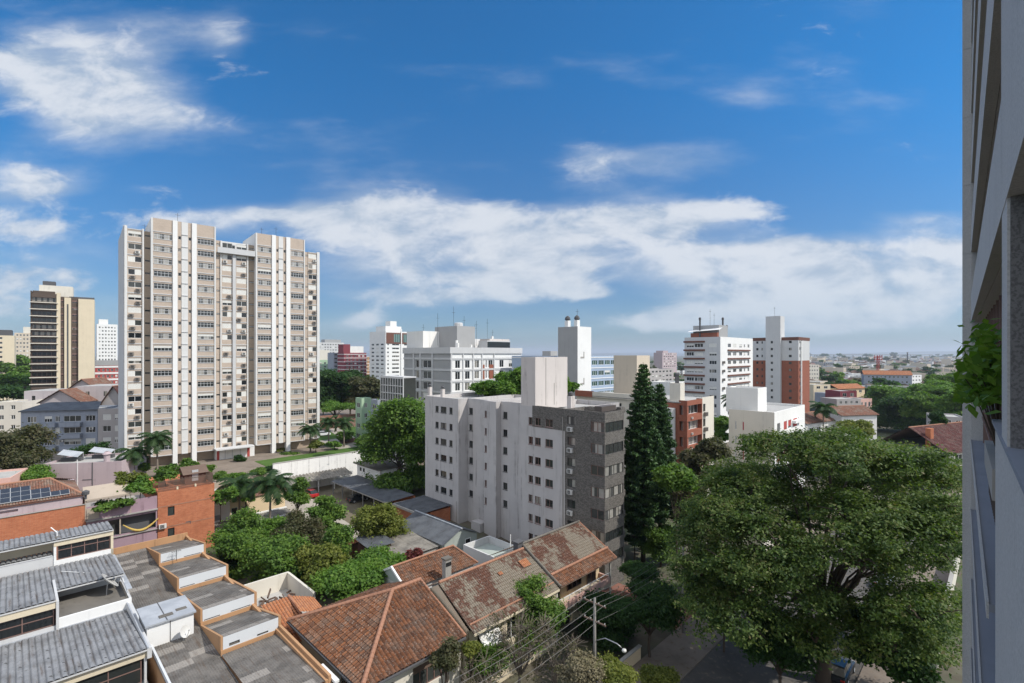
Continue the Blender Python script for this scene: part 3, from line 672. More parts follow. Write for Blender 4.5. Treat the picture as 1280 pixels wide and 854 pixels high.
struct('hills', mb, plain('hill_woods', (.05, .065, .05), .95))
HAZE = 1.1e-4
mb = MB(); mb.box(-32000, 32000, -32000, 32000, -6.5, 245)
hz_m = bpy.data.materials.new('haze'); hz_m.use_nodes = True; hg = NG(hz_m.node_tree); hg.nt.nodes.clear()
pv = hg.n('ShaderNodeVolumePrincipled'); pv.inputs['Color'].default_value = (.80, .88, 1.0, 1); pv.inputs['Density'].default_value = HAZE; pv.inputs['Anisotropy'].default_value = .2
ho = hg.n('ShaderNodeOutputMaterial'); hg.l(pv.outputs[0], ho.inputs['Volume'])
if HAZE: tag(mb.build('haze', hz_m), kind='stuff')

# ------------------------------------------------------------------ the building we look out from
TS = math.radians(47.8)
own = thing('apartment_building', 'grey apartment block at the right edge with stacked balconies seen almost edge on', 'apartment building', (0, 0, 0), TS)
Z = H
def ob(name, mats, *bx):
    mb = MB()
    for b in bx: mb.box(*b[:6], *(b[6:] or ()))
    return mb.build(name, mats, own)
FL = 3.0
col = [(29.6, 30.3, -.78, -.02, Z + 1.42 + FL * k + .02, Z + 1.42 + FL * (k + 1) - .02) for k in range(-11, 8)] + [(29.62, 30.28, -.77, -.035, -.5, Z + 26)]
ob('end_column', 'own', *col)
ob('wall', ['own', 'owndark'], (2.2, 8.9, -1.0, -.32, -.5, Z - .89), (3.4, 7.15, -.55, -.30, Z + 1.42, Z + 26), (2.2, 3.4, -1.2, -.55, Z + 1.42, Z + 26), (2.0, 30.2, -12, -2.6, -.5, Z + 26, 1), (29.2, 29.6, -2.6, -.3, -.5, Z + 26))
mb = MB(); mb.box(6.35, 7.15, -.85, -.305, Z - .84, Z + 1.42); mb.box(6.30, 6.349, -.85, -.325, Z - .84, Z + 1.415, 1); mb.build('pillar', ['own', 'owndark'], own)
for k in range(0, 7): ob('parapet', 'own', (7.16, 29.19, -.46, -.30, Z + 1.42 + FL * k, Z + 2.62 + FL * k))
for k in range(0, 7): ob('handrail', 'rail', (7.3, 29.1, -.40, -.33, Z + 2.70 + FL * k, Z + 2.76 + FL * k), *[(7.4 + 2.4 * i, 7.44 + 2.4 * i, -.38, -.35, Z + 2.6 + FL * k, Z + 2.7 + FL * k) for i in range(10)])
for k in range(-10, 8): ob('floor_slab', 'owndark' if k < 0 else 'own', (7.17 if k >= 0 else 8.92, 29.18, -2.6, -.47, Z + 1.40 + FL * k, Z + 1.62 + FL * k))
ob('sill', 'stone', (1.9, 8.95, -1.05, -.29, Z - .885, Z - .84))
for k in range(-9, 0):
    zt = Z - .70 + FL * k
    ob('ledge', 'stone', (10.2 if k == -1 else 8.93, 29.19, -.70, -.30, zt - .12, zt)); ob('ledge_rim', 'own', (10.2 if k == -1 else 8.93, 29.19, -.299, -.27, zt - .22, zt + .03))
for k in range(-9, 1):
    zt = Z - .70 + FL * k; mb = MB(); mb.box(8.93, 29.19, -.80, -.70, zt + .001, zt + FL - .17); mb.build('window_wall', 'glass', own); mb = MB()
    for i in range(14): mb.box(9.0 + i * 1.5, 9.09 + i * 1.5, -.70, -.66, zt + .002, zt + FL - .17)
    mb.box(9, 29.1, -.66, -.63, zt + 1.0, zt + 1.06); mb.build('window_frame', 'brownframe', own)
mb = MB()
for i in range(34): x = 9.0 + i * .28; mb.box(x, x + .03, -.56, -.53, Z - 3.68, Z - 2.6)
mb.box(8.95, 18.6, -.57, -.52, Z - 2.6, Z - 2.54); mb.build('railing', 'rail', own)
# plant hanging over the next balcony
def to_own(s, q): return (s * math.cos(TS) - q * math.sin(TS), s * math.sin(TS) + q * math.cos(TS))
r = np.random.default_rng(3); px, py = to_own(10.6, -.28)
pt = thing('balcony_plant', 'broad leaved green plant hanging over the balcony edge of the grey block', 'plant', (px, py, Z - 1.95), TS)
mb = MB(); mb.box(-1.4, 1.6, -.28, -.02, .0, .42); mb.build('planter', 'concrete', pt)
C = []
for i in range(900):
    s = r.normal(0, .8); q = r.normal(-.02, .15) + .05; zz = 1.66 + r.normal(0, .34) - .5 * max(0, q); zz = zz if zz > 1.2 else 1.2 + .3 * r.random()
    C.append((s, min(q, .32), max(.9, zz)))
mb = MB()
for i in range(16): 
    e = C[i * 9]; mb.tube([(e[0] * .3, -.15, .4), (e[0] * .7, e[1] * .5 - .08, .4 + (e[2] - .4) * .7), e], [.014, .01, .006], 5)
mb.build('stem', 'bark', pt); link('leaves', leaf_mesh('leaves', C, .105, 'brightleaf', .6, 4, 1.9), pt)
# ------------------------------------------------------------------ neighbours, laid out on the street grid (a along the street, b away from it)
OFF = {}
def site(name, label, cat, a, b, z=0.0, group=None):
    t = thing_ab(name, label, cat, a, b, z, group); OFF[t.name] = (a, b, z); return t
def fin(mb, name, mats, t, smooth=False): return mb.moved(OFF[t.name]).build(name, mats, t, smooth)
def wins(t, O, U, ops, **k): o = OFF[t.name]; return put_windows(t, (O[0] - o[0], O[1] - o[1], O[2] - o[2]), U, ops, **k)

# grey workshop with stepped sheet roofs
t = site('workshop', 'long grey workshop at bottom left with stepped corrugated roofs and clerestory windows', 'workshop', 7.8, 47.5)
mb = MB()
mb.box(-9, 7.6, 47.7, 73, 0, 4.2)                                                        # body
mb.box(-9, 7.5, 57.5, 73, 4.2, 6.35); mb.box(-9, 7.5, 47.7, 47.9, 6.25, 6.85, 1); mb.box(-9, -8.8, 47.7, 73, 4.2, 9)
mb.box(7.35, 7.5, 47.7, 73, 4.2, 6.3); mb.box(3.0, 7.7, 62.75, 62.95, 6.3, 8.55); mb.box(7.5, 7.7, 62.9, 69.2, 6.3, 8.1); mb.box(-9, 2.75, 57.4, 57.6, 8.35, 8.98, 1); mb.box(-9, 2.75, 57.5, 57.7, 6.35, 6.8)
mb.box(2.72, 2.9, 57.3, 63, 6.3, 8.95, 3)
mb.box(2.9, 7.9, 57.5, 57.7, 6.35, 7.35, 2); mb.box(7.72, 7.9, 57.7, 62.7, 6.3, 7.40, 3); mb.box(2.9, 7.7, 57.7, 62.74, 6.35, 7.31, 4)
mb.box(3.1, 7.9, 69.2, 69.4, 8.1, 8.75, 2); mb.box(3.1, 7.9, 69.15, 69.4, 10.25, 10.8, 1); mb.box(3.1, 3.3, 69.2, 72, 8.75, 10.25, 2); mb.box(7.68, 7.9, 69.2, 73, 8.0, 10.75, 1)
mb.box(-9, 3.1, 71.0, 71.2, 9.35, 10.7, 1); mb.box(-9, 3.1, 69.3, 71, 8.2, 9.3, 3)
mb.box(7.5, 7.8, 47.5, 57.5, 6.2, 7.0, 3)
fin(mb, 'wall', ['palegrey', 'cream', 'whiteclean', 'palegrey', 'flatroof'], t)
for (a0, a1, b0, z0, b1, z1) in ((-9, 7.5, 47.45, 6.95, 57.48, 6.40), (-9, 2.7, 57.3, 9.03, 69.15, 8.22), (2.72, 7.75, 60.4, 8.72, 69.14, 8.21), (-9, 7.9, 69.0, 10.86, 73.2, 10.72), (-9, 3.0, 69.25, 9.40, 70.98, 9.30)):
    mb = MB(); L = math.hypot(b1 - b0, z1 - z0); wavy(mb, (a0, b0, z0), (1, 0, 0), (0, (b1 - b0) / L, (z1 - z0) / L), a1 - a0, L, .38, .11, 0, 8, 3.4, rib=(0, .55, .95, 1, 1, 1, .95, .55))
    mb.poly([(a0, b0, z0 - .05), (a1, b0, z0 - .05), (a1, b1, z1 - .05), (a0, b1, z1 - .05)], 1); mb.box(a0, a1, b0, b0 + .06, z0 - .10, z0 + .01, 1)
    fin(mb, 'roof', ['sheet', 'palegrey'], t)
for nm, z in (('flashing', 0),):
    mb = MB(); mb.box(7.52, 7.62, 47.5, 57.5, 7.0, 7.08); mb.box(-9, 7.6, 57.34, 57.48, 6.40, 6.52); mb.box(7.60, 8.0, 58, 69, 8.05, 8.14); fin(mb, nm, 'metalsheet', t)
wins(t, (3.3, 69.32, 0), (1, 0, 0), [(.08, 4.35, 8.78, 10.22)], nc=4, fr='brownframe', rail=.66, depth=.1)
wins(t, (-9, 57.62, 0), (1, 0, 0), [(0.1, 11.6, 6.85, 8.3)], nc=6, fr='brownframe', rail=.55, depth=.1)
wins(t, (-9, 47.85, 0), (1, 0, 0), [(0.1, 16.2, 4.3, 6.2)], nc=8, fr='brownframe', rail=.6, depth=.12)
def roof_thing(nm, label, cat, a, b, z, fn, group=None):
    tt = thing_ab(nm, label, cat, a, b, z, group); fn(tt); return tt
roof_thing('satellite_dish', 'large white satellite dish tilted skyward on the flat dark workshop roof', 'satellite dish', 6.6, 60.0, 7.32, lambda q: dish_parts(q, (0, 0, 1.35), (.85, -.02, .75), .95))
roof_thing('satellite_dish', 'grey satellite dish on the white rooftop box between the orange edged roofs', 'satellite dish', 10.5, 49.7, 5.55, lambda q: dish_parts(q, (0, 0, .75), (.55, -.8, .35), .5))
for i, (a, b, z, lb) in enumerate(((3.4, 70.2, 10.9, 'thin white vent pipe on the ridge above the workshop clerestory'), (-1.6, 70.6, 10.9, 'thin vent pipe at the left end of the topmost workshop roof'))):
    q = thing_ab('roof_pipe', lb, 'pipe', a, b, z); mb = MB(); mb.tube([(0, 0, -.2), (0, 0, .5), (-.45, .5, 1.0)], .05, 6); mb.build('pipe', 'whiteframe', q); mb = MB(); mb.lathe((0, 0, 0), [(.25, -.12), (.22, .02), (.06, .12)], 8); mb.build('flashing', 'flatroof', q)
tag(MB().tube([(*world(3.5, 66), 8.6), (*world(5.6, 63.5), 8.55), (*world(7.6, 61), 8.5), (*world(7.7, 58), 7.5)], .03, 5).build('cable', 'whiteframe'), 'white cable lying across the corrugated workshop roof to the dish', 'cable')

# low building of sawtooth boxes with orange edges
t = site('sawtooth_building', 'low building with orange edged sawtooth roof boxes beside the grey workshop', 'building', 12, 36)
BX = [69.1, 60.2, 51.3, 45.2]; mb = MB(); mb.box(8.2, 16.3, 35.5, 77, 0, 5.35, 0)
mb.box(8.2, 16.5, 76.85, 77.05, 5.3, 6.35, 0); mb.box(16.28, 16.5, 35.4, 76.85, 5.3, 6.0, 0)
bk = 76.85
for i, bf in enumerate(BX):
    zb_, zf = 5.52, 6.95
    mb.extr([(bf, 5.3), (bk, 5.3), (bk, zb_ + .12), (bf, zf + .08)], 0, 12.0, 12.16, 0)                    # left cheek
    mb.extr([(bf, 5.3), (bk, 5.3), (bk, zb_ + .12), (bf, zf + .08)], 0, 16.52, 16.74, 0)
    mb.box(12.0, 16.74, bf - .06, bf + .12, 5.3, 5.88, 0)
    bk = bf - .07
mb.box(8.2, 8.35, 35.5, 76.8, 5.2, 5.7, 1); mb.box(16.52, 16.72, 35.4, 45.1, 5.3, 6.25, 0); mb.box(8.2, 16.7, 35.3, 35.5, 4.6, 5.6, 1)
mb.box(16.76, 17.1, 34.9, 37.6, 5.75, 5.95, 2)
fin(mb, 'wall', ['orange', 'boxgrey', 'whiteclean'], t)
bk = 76.85
for i, bf in enumerate(BX):
    mb = MB(); wall_holes(mb, (12.17, bf, 5.89), (1, 0, 0), 4.34, 1.04, [(.45, 1.25, .12, .36), (2.6, 3.5, .08, .22)] if i == 3 else ([(.1, 1.4, .04, .12), (2.3, 4.0, .04, .12)] if i < 3 else []), .1, 0, 1); mb.box(12.17, 16.51, bf + .101, bf + .11, 5.89, 6.85, 1)
    fin(mb, 'front_panel', ['boxgrey', 'flatroof'], t)
    mb = MB(); L = math.hypot(bk - bf, 1.42); wavy(mb, (12.16, bf - .02, 6.92), (1, 0, 0), (0, (bk - bf) / L, -1.42 / L), 4.36, L, .18, .03, 0, 6, 1.9); mb.poly([(12.16, bf, 6.87), (16.5, bf, 6.87), (16.5, bk, 5.46), (12.16, bk, 5.46)], 1); fin(mb, 'box_roof', ['asbestos', 'flatroof'], t)
    bk = bf - .07
mb = MB(); wavy(mb, (8.36, 35.6, 5.42), (1, 0, 0), (0, 1, .004), 3.62, 41.2, .18, .03, 0, 6, 1.9); fin(mb, 'flat_roof', ['asbestos'], t)
mb = MB(); wavy(mb, (12.0, 35.5, 5.9), (1, 0, 0), (0, 1, -.03), 4.5, 9.5, .18, .03, 0, 6, 1.9); fin(mb, 'end_roof', ['asbestos'], t)
mb = MB(); mb.box(7.95, 11.3, 50.5, 54.2, 5.3, 7.35, 0); mb.box(9.55, 9.6, 50.47, 50.5, 5.4, 7.3, 2)
mb.box(7.8, 11.45, 50.3, 54.4, 7.36, 7.50, 1); mb.box(9.3, 9.36, 50.3, 54.4, 7.5, 7.53, 2); mb.box(10.2, 11.0, 51.4, 51.9, 7.502, 7.53, 3) ; mb.box(8.9, 9.9, 51.0, 51.5, 7.503, 7.56, 3)
fin(mb, 'rooftop_box', ['whiteclean', 'metalsheet', 'darkgrey', 'flatroof'], t)
q = thing_ab('tv_aerial', 'thin aerial leaning over the edge of the second orange edged box', 'aerial', 13.6, 68.6, 5.9); antenna(q, 0, 0, 0, 1.3, 'mast')

# brick building with solar panels
t = site('brick_building', 'orange brick building with lilac upper wall and tiled roof at the left edge', 'building', 6.7, 82.6)
mb = MB(); mb.box(-25, 6.7, 82.6, 96, 0, 10.98, 0); wall_holes(mb, (-25, 82.9, 10.98), (1, 0, 0), 31.4, 1.12, [(22.6, 25.6, .45, .72)], .2, 1, 2)
mb.box(-25, 6.4, 83.12, 95.5, 10.98, 12.0, 1); mb.box(-25, 6.75, 82.5, 82.72, 10.98, 11.06, 3); mb.box(-25, 6.6, 82.7, 83.0, 12.1, 12.2, 2)
fin(mb, 'wall', ['brick', 'lilac', 'brownpaint', 'concrete'], t)
mb = MB(); L = math.hypot(5.5, 1.6); tiles(mb, (-25, 82.75, 12.2), (1, 0, 0), (0, 5.5 / L, 1.6 / L), 31.5, L, kr=2.2); tiles(mb, (6.5, 94, 12.2), (-1, 0, 0), (0, -5.7 / L, 1.6 / L), 31.5, L, kl=2.2); mb.poly([(6.4, 83, 12.1), (6.4, 94, 12.1), (3.6, 88.2, 13.7)], 0)
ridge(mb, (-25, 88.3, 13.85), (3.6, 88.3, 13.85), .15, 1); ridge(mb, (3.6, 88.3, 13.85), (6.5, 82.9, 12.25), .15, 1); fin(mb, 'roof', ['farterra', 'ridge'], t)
k = 0
for i in range(9):
    for j in range(2 if i > 7 else (1 if i == 8 else 3)):
        if (i >= 7 and j > 1) or (i >= 8 and j > 0): continue
        s = thing_ab('solar_panel', 'dark solar panel in the row along the tiled roof of the brick building', 'solar panel', -10.5 + i * 1.75, 83.2 + j * 1.15, 12.55 + j * .335, 'solar panels on the brick building')
        mb = MB(); sl = .29; pts = [(0, 0, 0), (1.68, 0, 0), (1.68, 1.08, 1.08 * sl), (0, 1.08, 1.08 * sl)]; mb.poly([(x, y, z + .045) for x, y, z in pts]); mb.build('cells', 'solar', s)
        mb = MB(); 
        for q_ in range(4): mb.bar(pts[q_], pts[(q_ + 1) % 4], .06, .07)
        mb.bar((.84, 0, .03), (.84, 1.08, 1.08 * sl + .03), .03); mb.build('frame', 'alu', s)

# lilac balconies and brick block
t = site('balcony_building', 'dull purple building with planted balconies between two orange brick walls', 'apartment building', 14.2, 82.6)
mb = MB(); wd = 14.15 - 6.75
wall_holes(mb, (6.75, 82.62, 0), (1, 0, 0), wd, 10.6, [(.35, 3.3, 6.3, 8.35), (3.45, 7.25, 6.3, 8.35), (.3, 7.2, 2.6, 4.45)], .9, 0, 1); mb.box(6.76, 14.1, 83.55, 93, 0, 8.6, 1); mb.box(6.76, 14.1, 82.9, 93, 8.6, 8.75, 2)  # inner walls dark grey: shade of the balcony openings put into the colour
mb.box(6.72, 14.2, 82.3, 82.6, 8.72, 8.86, 2); mb.box(6.72, 14.2, 82.42, 82.6, 6.02, 6.12, 2); mb.box(10.05, 10.2, 82.55, 82.75, 6.3, 8.35, 3); mb.box(6.76, 8.0, 82.56, 82.61, 8.95, 10.4, 3)
fin(mb, 'wall', ['purple', 'darkgrey', 'concrete', 'canvas'], t)
wins(t, (6.75, 82.62, 0), (1, 0, 0), [(.35, 3.3, 6.3, 8.35, dict(nc=3, fr='darkframe'))], depth=.6)
wins(t, (6.75, 82.62, 0), (1, 0, 0), [(3.0, 4.2, 2.65, 4.4), (4.35, 5.6, 2.65, 4.4), (5.75, 7.1, 2.65, 4.4)], nc=1, gl='frost', fr='darkframe', depth=.3)
wins(t, (6.75, 82.62, 0), (1, 0, 0), [(.3, 2.9, 2.65, 4.4)], nc=2, fr='darkframe', depth=.5)
mb = MB(); mb.poly([(6.6, 82.5, 11.5), (11.3, 82.5, 11.5), (11.3, 85.6, 12.6), (6.6, 85.6, 12.6)]); mb.box(6.6, 6.68, 82.55, 85.5, 8.8, 11.5); mb.box(11.2, 11.28, 82.6, 82.7, 8.8, 11.5); mb.box(8.9, 8.98, 82.6, 82.7, 10.6, 11.5); mb.box(6.6, 11.3, 82.48, 82.55, 11.38, 11.55); fin(mb, 'awning', 'canvas', t)
mb = MB(); mb.lathe((6.7, 82.8, 11.2), [(.10, 0), (.12, .9), (.36, 1.0), (.38, 1.4), (.1, 1.55)], 10); fin(mb, 'chimney', 'darkgrey', t)
tag(MB().tube([(*world(10.4 + i * .35, 82.45), 7.5 - 1.15 * math.sin(math.pi * i / 11)) for i in range(12)], [.06 + .10 * math.sin(math.pi * i / 11) for i in range(12)], 8).build('hammock', plain('yellow_cloth', (.55, .38, .10), .8)), 'yellow hammock slung across a purple balcony opening', 'hammock')
t = site('brick_block', 'orange brick block with a wooden roof terrace fence beside the purple balconies', 'apartment building', 17.5, 82.6)
mb = MB(); mb.box(14.2, 14.4, 82.7, 94, 0, 11, 0); wall_holes(mb, (14.2, 82.55, 0), (1, 0, 0), 6.9, 11.0, [(1.15, 1.95, 7.5, 8.75), (1.15, 1.95, 4.6, 5.75)], .2, 0, 1); mb.box(14.42, 21.0, 82.76, 94, 0, 10.9, 0); mb.box(21.0, 21.1, 82.6, 94, 0, 11.0, 0)
mb.box(14.25, 21.0, 82.52, 82.549, 8.85, 9.0, 2); mb.box(14.25, 21.0, 82.52, 82.549, 5.95, 6.08, 2); mb.box(3.9 + 14.2 - .6, 3.9 + 14.2, 82.5, 82.549, 6.1, 6.2, 1); mb.box(18.0, 18.08, 82.5, 82.549, 5.8, 6.2, 1)
mb.box(16.4, 16.6, 82.5, 82.75, 11.0, 11.35, 3); mb.box(18.6, 18.8, 82.5, 82.75, 11, 11.35, 3)
fin(mb, 'wall', ['brick', 'darkgrey', 'ridge', 'cream'], t)
wins(t, (14.2, 82.55, 0), (1, 0, 0), [(1.15, 1.95, 7.5, 8.75), (1.15, 1.95, 4.6, 5.75)], nc=1, fr='darkframe', depth=.2)
put_ac(t, (14.4 - 17.5, 82.55 - 82.6, 0), (1, 0, 0), -.1, 6.0)
mb = MB()
for i in range(48): x = 14.3 + i * .14; mb.box(x, x + .06, 82.7, 82.74, 11.02, 12.5 + .08 * math.sin(i * 1.7))
for i in range(30): mb.box(20.9, 20.94, 82.8 + i * .25, 82.95 + i * .25, 11.02, 12.5)
for z in (11.3, 12.2): mb.box(14.3, 21.0, 82.75, 82.8, z, z + .08)
fin(mb, 'terrace_fence', 'wood', t)
mb = MB(); mb.box(17.9, 20.6, 85, 88, 10.95, 12.4); mb.extr([(84.6, 12.4), (88.4, 12.4), (86.5, 13.3)], 0, 17.6, 20.9, 1); mb.box(18.8, 19.6, 84.94, 85.0, 11.3, 12.9, 2); fin(mb, 'terrace_hut', ['brownpaint', 'wood', 'alu'], t)
wx = [('leafy yellow green shrub on the roof terrace beside the canvas awning', 12.6, 84.2, 9.6, 2.2, 3.4, 'brightleaf', 31), ('dark green shrub behind the terrace fence of the brick block', 15.8, 86.6, 10.9, 1.9, 2.8, 'leaf', 32), ('green climbing plant trailing over the purple terrace wall under the canvas awning', 9.4, 82.9, 9.4, 2.4, 1.5, 'leaf', 33), ('rounded shrub at the right end of the terrace fence on the brick block', 22.3, 84.0, 5.0, 1.9, 5.0, 'brightleaf', 34), ('bushy pale shrub filling the corner of the purple roof terrace', 11.2, 86.6, 9.8, 2.2, 3.4, 'yellowleaf', 35)]
for lb, a, b, z, w, h, mt, sd in wx:
    x, y = world(a, b); tree('shrub', lb, x, y, z, h, ball_blobs(w, h * .5, h * .62, 5, sd), 120, 26, .42, .26, mt, .06, sd, cat='shrub')

# house with hipped terracotta roof
t = site('tiled_house', 'house with a big hipped terracotta roof and grey green side wall in the foreground', 'house', 18.1, 33)
A0, A1, B0, B1 = 18.2, 27.3, 33.2, 45.4; ze, zr = 6.1, 8.6; hb = (B1 - B0) / 2; mid = (B0 + B1) / 2; run = 6.1
mb = MB(); wall_holes(mb, (A0, B0, 0), (1, 0, 0), A1 - A0, 5.95, [(1.2, 2.5, 3.3, 4.9), (4.2, 7.8, 3.2, 5.1)], .2, 1); wall_holes(mb, (A0, B1, 0), (0, -1, 0), B1 - B0, 5.95, [(8.3, 9.6, 3.3, 4.9)], .2, 0)
mb.box(A0 + .02, A1, B1 - .2, B1, 0, 5.95, 0); mb.box(A1 - .2, A1, B0, B1 - .2, 0, 5.95, 1); mb.poly([(A1 - .01, B0, 5.95), (A1 - .01, B1, 5.95), (A1 - .01, mid, zr)], 1)
mb.box(A0 - .06, A0, B0 + .4, B1 - .4, 4.9, 5.02, 2)
fin(mb, 'wall', ['greengrey', 'palecream', 'concrete'], t)
wins(t, (A0, B0, 0), (1, 0, 0), [(1.2, 2.5, 3.3, 4.9), (4.2, 7.8, 3.2, 5.1)], fr='brownframe', sh=.3, shm='wood', depth=.2)
wins(t, (A0, B1, 0), (0, -1, 0), [(8.3, 9.6, 3.3, 4.9)], fr='brownframe', depth=.2)
ov = .55; sl = (zr - ze) / hb; L = math.hypot(hb + ov, (hb + ov) * sl); cs, sn = 1 / math.hypot(1, sl), sl / math.hypot(1, sl); wR = A1 - A0 + ov; zo = ze - ov * sl
kk = L / (run + ov); rot = MB()
tiles(rot, (A0 - ov, B0 - ov, zo), (1, 0, 0), (0, cs, sn), wR, L, kl=kk, pu=.34, amp=.12)
tiles(rot, (A1, B1 + ov, zo), (-1, 0, 0), (0, -cs, sn), wR, L, kr=kk, pu=.34, amp=.12)
s2 = (zr - zo) / (run + ov); L2 = math.hypot(run + ov, zr - zo); tiles(rot, (A0 - ov, B1 + ov, zo), (0, -1, 0), (1 / math.hypot(1, s2), 0, s2 / math.hypot(1, s2)), B1 - B0 + 2 * ov, L2, kl=L2 / (hb + ov), kr=L2 / (hb + ov), pu=.34, amp=.12)
E = [(A0 - ov, B0 - ov, zo - .08), (A1, B0 - ov, zo - .08), (A1, B1 + ov, zo - .08), (A0 - ov, B1 + ov, zo - .08)]; rot.poly(E[::-1], 1)
ap = (A0 + run, mid, zr + .08); 
for p_, q_ in ((ap, (A1 + .05, mid, zr + .08)), ((A0 - ov, B0 - ov, zo + .1), ap), ((A0 - ov, B1 + ov, zo + .1), ap)): ridge(rot, p_, q_, .19, 2)
ridge(rot, (A1 + .05, B0 - ov, zo + .06), (A1 + .05, mid, zr + .04), .13, 2)
fin(rot, 'roof', ['terra', 'wood', 'ridge'], t)
mb = MB(); mb.box(A0 - .7, A0 - .56, B0 - .6, B1 + .6, zo - .14, zo - .0); mb.box(A0 - .7, A1, B0 - .72, B0 - .58, zo - .14, zo); fin(mb, 'gutter', 'darkgrey', t)

# two row houses under mossy tile roofs
t = site('row_house', 'row house with mossy tiled roof patched with bright tiles next to the hipped roof', 'house', 27.6, 32)
mb = MB(); wall_holes(mb, (27.7, 32.6, 0), (1, 0, 0), 11.6, 6.2, [(1.0, 3.2, 3.4, 5.4), (4.6, 6.0, 3.4, 5.4), (7.5, 10.5, 3.4, 5.4), (1.2, 3, .9, 2.4)], .25, 0); mb.box(27.7, 39.3, 41.2, 41.4, 0, 6.2); mb.box(27.7, 27.9, 32.85, 41.2, 0, 6.2); mb.box(39.1, 39.3, 32.85, 41.2, 0, 6.2)
for x in (27.7, 39.28): mb.add([(x, 32.6, 6.2), (x, 41.4, 6.2), (x, 37, 8.75), (x + .02, 32.6, 6.2), (x + .02, 41.4, 6.2), (x + .02, 37, 8.75)], [(0, 1, 2), (3, 5, 4)])
fin(mb, 'wall', ['cream'], t)
wins(t, (27.7, 32.6, 0), (1, 0, 0), [(1.0, 3.2, 3.4, 5.4), (4.6, 6.0, 3.4, 5.4), (7.5, 10.5, 3.4, 5.4), (1.2, 3, .9, 2.4)], fr='whiteframe', depth=.25)
o = OFF[t.name]; mb = MB(); L = math.hypot(4.9, 2.75); tiles(mb, (27.75, 32.0, 6.15), (1, 0, 0), (0, 5.0 / math.hypot(5, 2.7), 2.7 / math.hypot(5, 2.7)), 11.4, math.hypot(5, 2.7), pu=.24, pv=.36, amp=.05); tiles(mb, (39.15, 42.0, 6.15), (-1, 0, 0), (0, -5.0 / math.hypot(5, 2.7), 2.7 / math.hypot(5, 2.7)), 11.4, math.hypot(5, 2.7), pu=.24, pv=.36, amp=.05)
mb.poly([(27.75, 32, 6.08), (39.2, 32, 6.08), (39.2, 37, 8.78), (27.75, 37, 8.78)], 1); mb.box(27.75, 39.15, 31.92, 32.02, 5.98, 6.16, 3); ridge(mb, (27.8, 37, 8.95), (39.1, 37, 8.95), .14, 2); ridge(mb, (27.9, 32.75, 6.62), (39.1, 32.75, 6.62), .08, 2)
fin(mb, 'roof', ['mossy', 'wood', 'ridge', 'cream'], t)
SN = 2.7 / math.hypot(5, 2.7); CN = 5 / math.hypot(5, 2.7)
for (a, v, w, h) in ((37.2, 3.6, 1.15, .95), (34.0, 3.9, .5, .4)):
    mb = MB(); tiles(mb, (a, 32.0 + CN * v - SN * .10, 6.15 + SN * v + CN * .10), (1, 0, 0), (0, CN, SN), w, h, pu=.24, pv=.36, amp=.05); fin(mb, 'patch_tiles', 'newterra', t)
mb = MB(); mb.box(38.6, 39.4, 37.3, 38.0, 7.9, 9.5); mb.box(38.5, 39.5, 37.2, 38.1, 9.5, 9.62); fin(mb, 'chimney', 'darkgrey', t)
mb = MB(); mb.poly([(28.7, 32.55, 5.5), (31.0, 32.55, 5.5), (31.0, 31.6, 4.55), (28.7, 31.6, 4.55)]); mb.poly([(28.7, 32.56, 5.47), (31.0, 32.56, 5.47), (31.0, 31.6, 4.52), (28.7, 31.6, 4.52)]); mb.bar((28.7, 31.6, 4.54), (31.0, 31.6, 4.54), .04)
tag(fin(mb, 'awning', plain('white_canvas', (.78, .77, .74), .8), t), 'white canvas awning')
t = site('row_house', 'row house with lichen covered tiled roof and long open balcony below the grey tower block', 'house', 39.5, 32)
mb = MB(); mb.box(39.5, 49.3, 34.2, 42, 0, 6.5, 0); mb.box(39.5, 49.4, 32.6, 34.2, 3.05, 3.3, 1); mb.box(39.5, 49.4, 32.6, 32.75, 3.3, 4.0, 2); mb.box(49.2, 49.4, 32.6, 34.2, 3.3, 4.0, 2); mb.box(49.25, 49.4, 32.6, 32.75, 0, 6.6, 3); mb.box(49.25, 49.4, 32.65, 32.78, 4.0, 6.6, 3); mb.box(39.5, 39.7, 32.65, 34.2, 0, 6.5, 3)
for x in (39.5, 49.32): mb.add([(x, 32.6, 6.5), (x, 42, 6.5), (x, 37.4, 9.0), (x + .02, 32.6, 6.5), (x + .02, 42, 6.5), (x + .02, 37.4, 9.0)], [(0, 1, 2), (3, 5, 4)], 3)
fin(mb, 'wall', ['ochre', 'beige', 'pink', 'palecream'], t)
mb = MB(); mb.box(39.7, 49.2, 32.64, 32.70, 4.45, 4.52); [mb.box(39.8 + i * 1.85, 39.86 + i * 1.85, 32.64, 32.7, 4.0, 4.45) for i in range(6)]; fin(mb, 'balcony_rail', 'whiteframe', t)
wins(t, (39.5, 34.05, 0), (1, 0, 0), [(1.0, 2.4, 3.4, 5.8), (3.6, 6.2, 3.9, 5.8), (7.3, 9.0, 3.4, 5.8), (1.5, 4.0, .3, 2.4), (5.5, 8, .9, 2.4)], fr='brownframe', depth=.12)
mb = MB(); h1 = math.hypot(5.5, 2.9); C5, S5 = 5.5 / h1, 2.9 / h1; E0 = (39.35, 31.95, 6.28); tiles(mb, E0, (1, 0, 0), (0, C5, S5), 10.35, 1.5, pu=.24, pv=.36, amp=.05, m=4); tiles(mb, (39.35, 31.95 + C5 * 1.5, 6.28 + S5 * 1.5), (1, 0, 0), (0, C5, S5), 10.35, h1 - 1.5, pu=.24, pv=.36, amp=.05); tiles(mb, (49.7, 42.9, 6.28), (-1, 0, 0), (0, -C5, S5), 10.35, h1, pu=.24, pv=.36, amp=.05)
